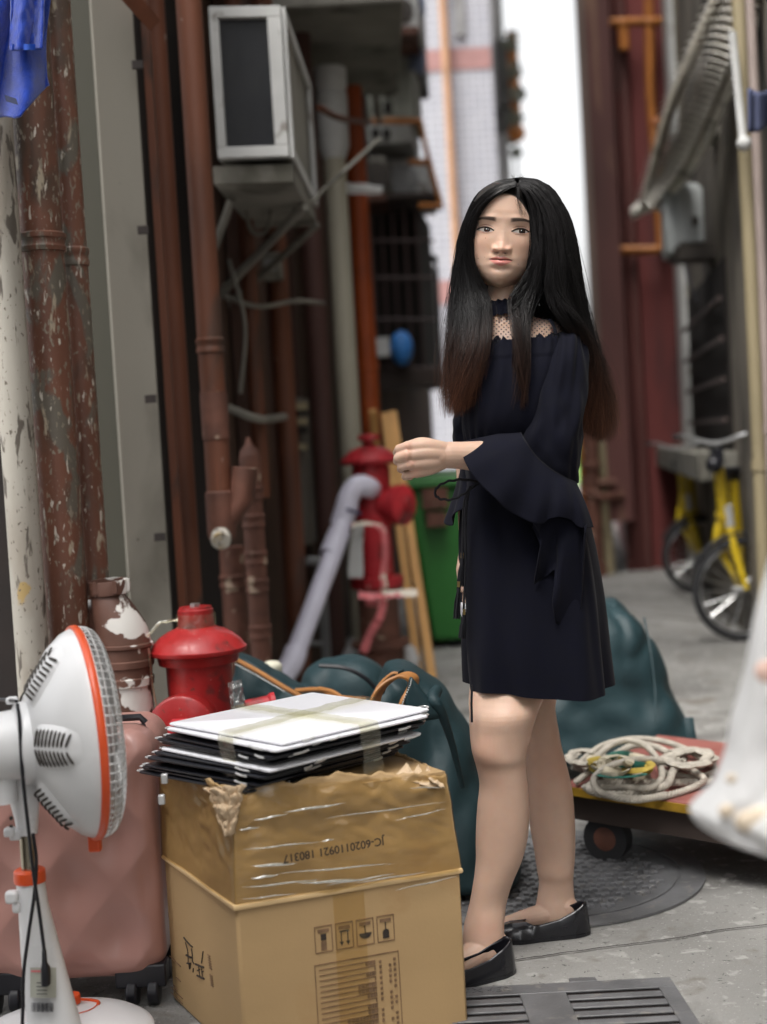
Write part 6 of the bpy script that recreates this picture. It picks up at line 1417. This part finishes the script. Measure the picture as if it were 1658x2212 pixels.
# lower legs slightly rosier, knuckles rosier
def near_pt(p, r): return np.exp(-(np.linalg.norm(bv-np.array(p), axis=1)/r)**2)[:, None]
for p in [at(q[0], q[1], q[2]-.01) for q in mcp]: k_ = near_pt(p, .009)*.45; bcol = bcol*(1-k_) + np.array((.58,.28,.21))*k_
for p, r in ((at(1030,1640,2.80),.045), (at(1052,2012,2.82),.03), (at(1210,1650,3.0),.05)): k_ = near_pt(p, r)*.35; bcol = bcol*(1-k_) + np.array((.50,.24,.17))*k_
O = WL[woman.name]
me = bpy.data.meshes.new('body')
allv = np.vstack([bv, Pw]) - np.array(O); me.from_pydata(allv.tolist(), [], bf + [tuple(i+nb_ for i in f) for f in hf]); me.update(); me.shade_smooth()
me.materials.append(m_body)
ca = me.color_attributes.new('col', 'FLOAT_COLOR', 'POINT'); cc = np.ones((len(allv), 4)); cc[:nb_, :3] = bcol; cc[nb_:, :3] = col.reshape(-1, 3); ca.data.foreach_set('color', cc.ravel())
ra = me.attributes.new('rgh', 'FLOAT', 'POINT'); ra.data.foreach_set('value', np.concatenate([np.full(nb_, .45), rgh.ravel()]))
body = bpy.data.objects.new('body', me); COL.objects.link(body); body.parent = woman; WL[body.name] = O
# ------------------------------------------------------------------ dress
def cloth(rows, name, n=120, M_=90, fold=None, ang=180, cap=False, par=woman, mat=m_tex, solid=0, sq=1.0):
    R2 = cr(rows, M_); rings = []
    for i, (y, xl, xr, Yc_, ryy) in enumerate(R2):
        a, b = at(xl, y, Yc_), at(xr, y, Yc_); c_ = (a+b)/2; rx = (b-a).length/2; ring = []
        for k in range(n):
            th = 2*PI*k/n; d = V(math.cos(th), math.sin(th), 0); q = fold(i/(M_-1), th) if fold else (0, 0)
            ring.append(c_ + V(rx*math.copysign(abs(d.x)**sq, d.x), ryy*math.copysign(abs(d.y)**sq, d.y), 0) + d*q[0] + V(0,0,q[1]))
        rings.append(ring)
    mb = MB(); mb.loft(rings, cap=cap); return mb.build(name, mat, par, ang=ang, solid=solid)
def f_dress(f, th):
    s_ = 0
    if f < .12: g_ = 1-f/.12; s_ += .0035*g_*math.sin(th*38+2*math.sin(th*5)) + .002
    s_ += .0022*math.sin(th*19+f*3)*max(0, 1-f/.4)
    skirt = max(0, (f-.42)/.58)
    s_ += .011*skirt*math.sin(th*5+1.2+.8*math.sin(th*2)) + .005*skirt*math.sin(th*11+f*2) + .0035*nz(math.cos(th)*5, math.sin(th)*5, f*6)
    waist = math.exp(-((f-.40)/.035)**2); s_ += .003*waist*math.sin(th*26) - .004*waist
    dz = .005*skirt**4*math.sin(th*3+2.0) + (.008*nz(th*3, 2)*(f < .01) + .004*math.sin(th*38)*(f < .012))
    if f > .9: dz += -.010*math.cos(th)*(f-.9)*10
    return (s_, dz)
drs = [(736,1022,1244,2.955,.100),(752,1012,1248,2.955,.106),(800,1004,1240,2.95,.118),(850,1000,1222,2.95,.124),(900,998,1212,2.95,.122),(950,1002,1210,2.955,.112),(1000,1004,1226,2.96,.104),(1032,1004,1240,2.962,.104),(1060,1000,1246,2.962,.116),(1120,996,1262,2.96,.136),(1200,998,1280,2.957,.148),(1300,1003,1296,2.953,.154),(1400,1006,1306,2.95,.158),(1480,1011,1314,2.95,.160)]
dress = cloth(drs, 'dress', n=220, M_=150, fold=f_dress, sq=.78)
# hem fold line and waist seam
# yoke of dotted mesh
mt = bpy.data.materials.new('dotted_black_mesh'); mt.use_nodes = True; n = mt.node_tree.nodes; L = mt.node_tree.links; b = n['Principled BSDF']; b.inputs['Base Color'].default_value = (.008,.008,.012,1); b.inputs['Roughness'].default_value = .8
tc = n.new('ShaderNodeTexCoord'); mp = n.new('ShaderNodeMapping'); mp.inputs['Rotation'].default_value = (0, math.radians(35), 0); mp.inputs['Scale'].default_value = (1, .0, 1); L.new(tc.outputs['Object'], mp.inputs[0])
vo = n.new('ShaderNodeTexVoronoi'); vo.inputs['Scale'].default_value = 150; vo.inputs['Randomness'].default_value = 0.0; L.new(mp.outputs[0], vo.inputs['Vector'])
lt = n.new('ShaderNodeMath'); lt.operation = 'LESS_THAN'; lt.inputs[1].default_value = .22; L.new(vo.outputs['Distance'], lt.inputs[0])
mxx = n.new('ShaderNodeMath'); mxx.operation = 'MAXIMUM'; mxx.inputs[1].default_value = .16; L.new(lt.outputs[0], mxx.inputs[0]); L.new(mxx.outputs[0], b.inputs['Alpha'])
cloth([(668,1060,1112,2.957,.050),(680,1050,1130,2.957,.056),(690,1042,1168,2.962,.063),(705,1008,1232,2.96,.088),(724,1000,1254,2.955,.100),(750,1004,1250,2.955,.100)], 'mesh_yoke', n=80, M_=30, mat=mt, sq=.8)
# choker collar with ruffled edge
def f_ch(f, th): return (.0025*math.sin(th*16)*(abs(f-.5)*2)+.004, .0015*math.sin(th*16+1))
cloth([(652,1052,1118,2.955,.050),(664,1051,1117,2.955,.051),(684,1048,1122,2.955,.054)], 'collar', n=120, M_=14, fold=f_ch, mat=m_tex)
mb = MB(); mb.tube([at(1188,690,2.885), at(1197,705,2.868), at(1202,722,2.862)], .004, 6, flat=.4, smooth=10); mb.build('strap', m_tex, woman)
# near sleeve (upper, puffed)
def f_sl(f, th): return (.004*math.sin(th*14+f*2)*max(0,1-f*2.2) + .006*nz(math.cos(th)*3, math.sin(th)*3, f*7) + .003*math.sin(th*4+f*9), 0)
slv = [(722,1165,1256,2.935,.062),(742,1168,1262,2.915,.068),(790,1156,1267,2.90,.076),(850,1146,1266,2.885,.078),(900,1138,1263,2.873,.076),(940,1128,1259,2.868,.074),(980,1134,1254,2.866,.070),(1015,1155,1249,2.868,.062),(1045,1190,1245,2.87,.045)]
sleeve_ = cloth(slv, 'sleeve', n=90, M_=70, fold=f_sl)
# bell ruffle: seam ring -> hem ring
NBU = 140
seamF = [(1122,928,2.86),(1134,950,2.805),(1158,985,2.795),(1190,1013,2.790),(1222,1032,2.800),(1244,1041,2.83)]
seamB = [(1244,1041,2.86),(1215,1010,2.91),(1175,970,2.925),(1140,934,2.90),(1124,928,2.87)]
hemF = [(996,955,2.84),(999,980,2.79),(1013,1014,2.765),(1040,1048,2.755),(1066,1072,2.752),(1092,1098,2.75),(1122,1116,2.752),(1150,1129,2.758),(1172,1130,2.768),(1188,1120,2.772),(1210,1117,2.768),(1235,1124,2.765),(1250,1138,2.772),(1266,1141,2.785),(1282,1139,2.81)]
hemB = [(1282,1139,2.84),(1262,1128,2.90),(1225,1105,2.925),(1180,1088,2.93),(1130,1060,2.93),(1085,1028,2.92),(1040,990,2.91),(1005,960,2.885),(996,955,2.85)]
SR = np.vstack([cr(seamF, NBU), cr(seamB, NBU)[1:-1]]); HR = np.vstack([cr(hemF, NBU), cr(hemB, NBU)[1:-1]])
rings = []
for i in range(46):
    t_ = i/45; ring = []
    for j in range(len(SR)):
        s0, h0 = SR[j], HR[j]; q = s0*(1-t_) + h0*t_; a_ = j/len(SR)*2*PI
        bul = math.sin(PI*t_)
        p = at(*q); fold_ = t_**1.3*(.007*math.sin(j*.115+.8) + .004*math.sin(j*.23+t_)); fr_ = j < NBU
        p = p + V(0, (-.012*bul if fr_ else .010*bul) + fold_, 0) + V(0,0,.004*bul*math.sin(j*.06))
        ring.append(p)
    rings.append(ring)
mb = MB(); mb.loft(rings, cap=False); bell = mb.build('bell_cuff', m_tex, woman, ang=180, solid=.0016)
mb = MB(); mb.tube([at(q[0], q[1], q[2]-.0015) for q in cr(seamF, 40)], .0011, 5); mb.build('seam', m_cord, bell)
mb = MB(); mb.tube([at(q[0], q[1], q[2]) for q in cr(hemF, 60)], .0012, 5); 
# draped ruffle hanging under the bell (inner back of cuff)
mb = MB()
def dr(u_, v_):
    topx = 1150+118*u_; topy = 1110 + 14*u_
    if u_ < .5: bx_, by_ = 1158+90*u_, 1140+ 240*u_
    else: bx_, by_ = 1203 + 100*(u_-.5), 1260 + 165*(u_-.5)
    bx_ = np.interp(u_, [0,.15,.3,.42,.5,.6,.72,.85,1], [1148,1166,1152,1180,1198,1192,1200,1252,1262]); by_ = np.interp(u_, [0,.15,.3,.42,.5,.6,.72,.85,1], [1150,1190,1262,1235,1215,1290,1346,1342,1150])
    x = topx*(1-v_)+bx_*v_; y = topy*(1-v_)+by_*v_; return at(x-6*math.sin(v_*6)*v_, y-14*v_*math.sin(u_*7+1), 2.788+.016*math.sin(u_*15+v_*2)*v_+.004*v_)
mb.grid(dr, 70, 30); mb.build('draped_ruffle', m_tex, woman, ang=180, solid=.0015)
# far sleeve and its cuff at the left of the body
cloth([(735,1000,1050,3.0,.055),(800,990,1060,3.01,.065),(880,982,1062,3.02,.070),(940,980,1060,3.03,.066),(1000,996,1056,3.03,.055)], 'sleeve', n=60, M_=40, fold=f_sl)
def f_fc(f, th): return (f*.010*math.sin(th*5+.5), -.02*f*math.sin(th*2.5))
cloth([(990,996,1052,3.03,.05),(1040,988,1075,3.02,.07),(1085,975,1085,3.01,.085),(1112,966,1090,3.0,.095)], 'bell_cuff', n=90, M_=30, fold=f_fc, solid=.0016)
# belt cord: loop, ends, tassels
mb = MB()
lp = [(1035,1042,2.835),(1000,1036,2.83),(968,1040,2.825),(946,1052,2.825),(940,1066,2.825),(950,1077,2.825),(975,1079,2.83),(1000,1068,2.83),(1022,1052,2.835),(1040,1040,2.84)]
P_ = cr(lp, 90); mb.tube([at(p[0], p[1]+1.2*math.sin(i*.9), p[2]) for i, p in enumerate(P_)], .0026, 7)
for pts in ([(1020,1050,2.84),(1004,1080,2.85),(1000,1150,2.86),(999,1215,2.862),(998,1262,2.865)], [(1016,1050,2.84),(1008,1100,2.855),(1006,1200,2.865),(1004,1270,2.865),(1002,1318,2.866)], [(1005,1035,2.84),(1040,1042,2.845),(1100,1052,2.86),(1160,1060,2.87)]):
    mb.tube([at(*p) for p in pts], .0024, 7, smooth=30)
mb.build('belt_cord', m_cord, woman)
for (x, y0, y1, Y) in ((989,1262,1338,2.862),(1001,1322,1380,2.862),(997,1200,1268,2.866)):
    mb = MB(); rr_ = random.Random(int(x))
    mb.tube([at(x+3,y0,Y), at(x+2,y0+14,Y)], .0042, 8)
    for k in range(34): a = rr_.random()*6.28; r_ = rr_.random()**.5; mb.tube([at(x+3+2.5*r_*math.cos(a),y0+8,Y+.004*math.sin(a)), at(x+7*r_*math.cos(a),(y0+y1)/2,Y+.007*r_*math.sin(a)), at(x+8*r_*math.cos(a)-2,y1-rr_.random()*5,Y+.008*r_*math.sin(a))], .0009, 4)
    ts = mb.build('tassel', m_cord, woman)
    mb = MB(); mb.tube([at(x+2.5,y0-6,Y-.003), at(x+2,y0+6,Y-.003)], .0030, 8); mb.build('bead', m_gold, ts)
mb = MB(); mb.tube([at(1020,1480,2.80), at(1019,1520,2.80), at(1020,1560,2.80)], .0026, 6); mb.build('thread_end', m_cord, woman)
# far tie at back of waist
mb = MB(); mb.tube([at(1240,1000,2.96), at(1246,1002,2.95), at(1247,1012,2.95), at(1242,1016,2.96)], .0028, 6, smooth=12); mb.build('waist_loop', m_cord, woman)
# white phone edge held in far hand
mb = MB(); mb.box(at(1003,1318,2.985), (.012,.07,.03)); mb.build('phone', m_boardw, bevel=.003, label='white phone edge in the woman\'s lowered hand behind the skirt', cat='phone')
# ------------------------------------------------------------------ shoes
def shoe(heel, toe, ang_open, name, hw=.034, L_=.235, zsc=1.0):
    """pointed ballet flat; heel & toe are ground points"""
    h, tt = Vector(heel), Vector(toe); d = (tt-h).normalized(); sd_ = V(-d.y, d.x, 0); Ls = (tt-h).length
    def halfw(f): return np.interp(f, [0,.05,.15,.3,.5,.68,.8,.9,.97,1], [.006,.017,.026,.029,.033,.040,.035,.023,.010,.002])
    def topz(f): return np.interp(f, [0,.04,.12,.3,.5,.62,.75,.9,1], [.068,.070,.060,.042,.034,.036,.036,.028,.014])
    mb = MB(); NF, NA = 60, 28; rings = []
    for i in range(NF+1):
        f = i/NF; w_ = halfw(f); zt = topz(f)*zsc; c_ = h + d*(Ls*f); ring = []
        lean = -.006*math.sin(PI*min(1, f/.06)*.5)*(f < .06)
        open_ = f < .60
        for k in range(NA+1):
            if open_: a = k/NA*2-1  # -1..1 around bottom (left top -> bottom -> right top)
            else: a = k/NA*2-1
            q = abs(a); op = min(1, max(0, (.64-f)/.10)); op = op*op*(3-2*op); s2 = max(0, (q-.42)/.58)
            z_ = .001 if q < .42 else zt*(op*s2**.9 + (1-op)*math.sin(s2*PI/2)**.9)
            ww = w_*(q/.42) if q < .42 else w_*(op*(1+.03*math.sin(s2*PI)-.22*s2**2) + (1-op)*max(0,math.cos(s2*PI/2))**.8)
            ring.append(c_ + sd_*math.copysign(ww, a) + V(0,0,z_+.001) + d*(.006*s2*(1-f/.08) if f < .08 else 0))
        rings.append(ring)
    mb.loft(rings, cap=False, closed=False); mb.add(rings[0], [tuple(range(NA+1))])
    up_o = mb.build(name, m_shoe, woman, ang=180, solid=.0022)
    mb = MB(); out = [c for i in range(31) for c in [(i/30)]]
    ol = [h + d*(Ls*f) + sd_*(halfw(f)+.002) for f in out] + [h + d*(Ls*f) - sd_*(halfw(f)+.002) for f in out[::-1]]
    mb.loft([[V(p.x,p.y,.0005) for p in ol], [V(p.x,p.y,.007) for p in ol]]); mb.build('sole', m_shoe, up_o)
    mb = MB(); hl_ = [h + d*(Ls*f) + sd_*halfw(f) for f in (0,.05,.12,.2,.26)] + [h + d*(Ls*f) - sd_*halfw(f) for f in (.26,.2,.12,.05,0)]
    mb.loft([[V(p.x,p.y,.0005) for p in hl_], [V(p.x,p.y,.013) for p in hl_]]); mb.build('heel', m_shoe, up_o)
gh = gnd(1112, 2098); gt_ = gh + V(-.205, -.085, 0); shoe(gh, gt_, 0, 'shoe')
gh = gnd(1275, 2016); gt_ = gh + V(-.225, -.01, 0); shoe(gh, gt_, 0, 'shoe')
# ------------------------------------------------------------------ hair
rng = np.random.default_rng(5)
HV, HF, HCc = [], [], []; hbase = 0
def strands(guides, N, K=24, thick=.011, rad=(.00035, .0006), sj=1.0, tipvar=.10, clump=10, wob=.0016, color=None, flare=0.0, tstart=0.0, tend=1.0, frizz=0.0, depthback=True):
    """guides: list of polylines in (px,py,Y) with any count; interpolates across"""
    global hbase
    Gd = [cr(g, 40) for g in guides]; Gw = np.array([[tuple(at(*p)) for p in g] for g in Gd])  # (S,40,3)
    S = len(guides)
    nC = clump*9; cs = rng.random(nC); cd = rng.random(nC); cfq = rng.uniform(3.5, 9, nC); cam_ = rng.uniform(.3, 1.7, nC)
    for i in range(N):
        c_i = rng.integers(len(cs)); s_ = cs[c_i] + rng.normal(0, .016)*sj*(1 if i % 4 else 3); s_ = min(1, max(0, s_)); dep = min(1, max(0, cd[c_i] + rng.normal(0, .07)))
        fpos = s_*(S-1); a = min(int(fpos), S-2) if S > 1 else 0; u = fpos-a
        if S > 1:
            p0 = Gw[max(a-1,0)]; p1 = Gw[a]; p2 = Gw[a+1]; p3 = Gw[min(a+2,S-1)]
            path = .5*((2*p1)+(-p0+p2)*u+(2*p0-5*p1+4*p2-p3)*u*u+(-p0+3*p1-3*p2+p3)*u**3)
        else: path = Gw[0].copy()
        te = tend*(1 - abs(rng.normal(0, tipvar))*1.0); ts = tstart + rng.random()*.02
        idx = np.linspace(ts*39, max(ts+.2, te)*39, K); lo = np.clip(idx.astype(int), 0, 38); fr = (idx-lo)[:, None]; path = path[lo]*(1-fr) + path[lo+1]*fr
        tt = np.linspace(0, 1, K)[:, None]
        off = np.array([0, 1.0, 0])*dep*thick*(np.sin(np.clip(tt*2.2, 0, 1)*PI/2) if depthback else 1)
        ph = rng.random(3)*6.28; am = wob*(.2+tt*1.6)
        # clump wave shared
        chp = (c_i*1.37) % 6.28
        w_ = np.concatenate([np.sin(tt*9+ph[0]+0*chp), np.sin(tt*7+ph[1]), np.zeros_like(tt)], 1)*am*.7 + np.concatenate([np.sin(tt*cfq[c_i]+chp), np.cos(tt*cfq[c_i]*.8+chp*2), np.zeros_like(tt)], 1)*am*1.8*cam_[c_i]
        if flare: w_ += np.array([rng.normal(0, flare), rng.normal(0, flare), 0])*tt**2.5
        if frizz: w_ += np.cumsum(rng.normal(0, frizz, (K, 3)), 0)*tt
        path = path + off + w_
        r = rng.uniform(*rad)*(1-.75*tt[:, 0]**3)
        d = np.gradient(path, axis=0); d /= np.linalg.norm(d, axis=1, keepdims=True)+1e-9
        h = np.array([.3, .9, .1]); a1 = np.cross(d, h); a1 /= np.linalg.norm(a1, axis=1, keepdims=True)+1e-9; b1 = np.cross(d, a1)
        vs = np.stack([path + r[:, None]*(a1*math.cos(q)+b1*math.sin(q)) for q in (0, 2.094, 4.189)], 1).reshape(-1, 3)
        HV.append(vs)
        base = hbase + (np.arange(K-1)*3)[:, None]
        q_ = np.concatenate([np.stack([base[:, 0]+j, base[:, 0]+(j+1)%3, base[:, 0]+3+(j+1)%3, base[:, 0]+3+j], 1) for j in range(3)])
        HF.append(q_); hbase += 3*K
        zf = idx/39.0
        tip = np.clip((zf-.62)/.36, 0, 1)[:, None]**1.2 * (color if color is not None else 1.0)
        v_ = rng.uniform(.6, 1.3)*(.7+.6*cd[(c_i*7) % nC])
        cc_ = (np.array((.0105,.0095,.0100))*(1-tip) + np.array((.085,.034,.019))*tip*rng.uniform(.3,2.0))*v_
        HCc.append(np.repeat(cc_, 3, axis=0))
# front right locks (over the near shoulder)
A0 = [(1119,404,2.868),(1136,420,2.862),(1147,455,2.866),(1153,500,2.868),(1156,540,2.866),(1148,585,2.868),(1128,622,2.872),(1112,650,2.868),(1118,700,2.84),(1124,760,2.82),(1126,820,2.82),(1126,890,2.825)]
A1 = [(1121,398,2.875),(1146,416,2.862),(1164,460,2.858),(1170,510,2.856),(1172,560,2.856),(1168,610,2.862),(1154,650,2.862),(1142,690,2.85),(1136,730,2.84),(1131,780,2.83),(1129,840,2.825),(1127,885,2.825)]
strands([A0, A1], 1500, thick=.016, wob=.0034, color=.35, tipvar=.14, clump=3)
# over shoulder to the back
B0_ = [(1122,396,2.88),(1150,414,2.865),(1174,455,2.858),(1184,510,2.853),(1188,560,2.852),(1188,610,2.852),(1200,650,2.850),(1222,680,2.848),(1246,714,2.868),(1264,770,2.905),(1266,830,2.93),(1262,890,2.95),(1258,935,2.955)]
B1_ = [(1124,390,2.90),(1162,404,2.885),(1198,450,2.872),(1215,510,2.868),(1222,570,2.870),(1228,630,2.880),(1238,680,2.89),(1254,725,2.905),(1274,780,2.925),(1290,840,2.945),(1290,900,2.955),(1284,952,2.96)]
B2_ = [(1128,384,2.94),(1172,398,2.935),(1212,445,2.93),(1234,510,2.93),(1246,575,2.94),(1258,640,2.955),(1270,700,2.965),(1284,760,2.975),(1300,820,2.98),(1312,880,2.985),(1314,925,2.985),(1306,958,2.985)]
strands([B0_, B1_, B2_], 3800, thick=.035, wob=.0042, tipvar=.12, clump=5, flare=.007)
strands([B0_, B1_, B2_], 900, thick=.02, wob=.005, tipvar=.12, clump=9, flare=.008, rad=(.0002,.00035))
# left lock (far shoulder)
L0 = [(1117,402,2.868),(1092,410,2.862),(1058,432,2.866),(1034,465,2.876),(1023,510,2.892),(1024,560,2.90),(1034,605,2.905),(1050,645,2.90),(1050,690,2.868),(1042,740,2.84),(1028,790,2.832),(1012,840,2.832),(1000,890,2.84)]
L1 = [(1114,394,2.885),(1076,404,2.885),(1040,432,2.89),(1018,475,2.90),(1008,530,2.91),(1004,590,2.915),(1006,640,2.905),(1008,700,2.875),(1004,750,2.855),(996,800,2.85),(988,850,2.85),(984,900,2.855)]
L2 = [(1110,388,2.93),(1064,400,2.93),(1030,436,2.935),(1008,490,2.94),(994,550,2.945),(984,610,2.95),(978,670,2.945),(974,730,2.925),(970,790,2.91),(968,850,2.90),(978,905,2.895)]
strands([L0, L1, L2], 3200, thick=.028, wob=.0042, tipvar=.12, clump=4, flare=.005)
strands([L0, L1, L2], 800, thick=.02, wob=.005, tipvar=.12, clump=9, flare=.007, rad=(.0002,.00035))
# back volume
K0 = [(1112,386,2.98),(1050,404,3.0),(1015,460,3.02),(1002,540,3.03),(1000,640,3.04),(1000,740,3.06),(1000,850,3.06)]
K1 = [(1122,384,3.0),(1120,390,3.04),(1118,450,3.055),(1118,540,3.05),(1120,640,3.05),(1130,750,3.07),(1140,900,3.08)]
K2 = [(1130,384,2.97),(1186,402,2.99),(1226,460,3.0),(1244,540,3.01),(1256,640,3.02),(1275,740,3.03),(1290,860,3.03),(1292,950,3.02)]
strands([K0, K1, K2], 2200, thick=.02, wob=.003, tipvar=.05, rad=(.0006,.001))
# crown cover: short strands from the part over the top to both sides
strands([[(1120,400,2.872),(1150,410,2.868),(1180,445,2.866),(1190,480,2.86)], [(1123,392,2.90),(1158,402,2.89),(1200,445,2.885),(1215,490,2.88)], [(1127,385,2.94),(1168,395,2.935),(1212,440,2.93),(1230,490,2.93)], [(1128,383,2.99),(1170,392,2.99),(1212,436,2.985),(1232,490,2.98)]], 1500, K=14, thick=.004, wob=.0005, color=0.0, tipvar=.15)
strands([[(1117,402,2.872),(1085,412,2.870),(1050,440,2.876),(1030,480,2.888)], [(1115,394,2.90),(1076,402,2.895),(1036,438,2.90),(1015,490,2.905)], [(1112,387,2.94),(1066,396,2.938),(1026,440,2.94),(1008,490,2.945)], [(1114,384,2.99),(1066,394,2.99),(1026,436,2.99),(1008,490,2.99)]], 1500, K=14, thick=.004, wob=.0005, color=0.0, tipvar=.15)
# wisps over forehead, right cheek, flyaways
strands([[(1119,404,2.864),(1117,430,2.856),(1122,455,2.852),(1135,478,2.853)], [(1121,402,2.862),(1126,430,2.853),(1134,455,2.852),(1146,480,2.856)]], 26, K=14, thick=.002, rad=(.00018,.0003), wob=.0012, color=.0, tipvar=.3)
strands([[(1146,580,2.86),(1128,612,2.862),(1108,640,2.864),(1100,668,2.864)], [(1150,600,2.86),(1130,640,2.86),(1112,672,2.856),(1098,700,2.85)]], 90, K=14, thick=.004, rad=(.0002,.0004), wob=.002, color=.0, tipvar=.3)
strands([B1_, B2_], 220, thick=.02, wob=.006, rad=(.00015,.0003), flare=.020, frizz=.0010, tipvar=.05)
strands([L1, L2], 60, thick=.02, wob=.005, rad=(.00015,.0003), flare=.012, frizz=.001, tipvar=.05)
strands([[(1112,390,2.9),(1108,378,2.9),(1104,370,2.9)],[(1130,388,2.9),(1136,376,2.9),(1146,372,2.9)]], 22, K=10, thick=.02, wob=.001, rad=(.00012,.0002), frizz=.0005, tipvar=.3)
hv = np.vstack(HV) - np.array(O); hfac = np.vstack(HF); hcc = np.vstack(HCc)
me = bpy.data.meshes.new('hair'); me.vertices.add(len(hv)); me.vertices.foreach_set('co', hv.ravel().astype(np.float32))
me.loops.add(len(hfac)*4); me.loops.foreach_set('vertex_index', hfac.ravel().astype(np.int32)); me.polygons.add(len(hfac)); me.polygons.foreach_set('loop_start', (np.arange(len(hfac))*4).astype(np.int32))
me.update(calc_edges=True); me.shade_smooth()
ca = me.color_attributes.new('col', 'FLOAT_COLOR', 'POINT'); ca.data.foreach_set('color', np.hstack([hcc, np.ones((len(hcc), 1))]).ravel())
m_hair = vcol_mat('dark_hair_brown_tips', .30, bump=0, spec=.27, var=.1); me.materials.append(m_hair)
hair = bpy.data.objects.new('hair', me); COL.objects.link(hair); hair.parent = woman; WL[hair.name] = O
print('hair verts', len(hv), 'body verts', nb_)
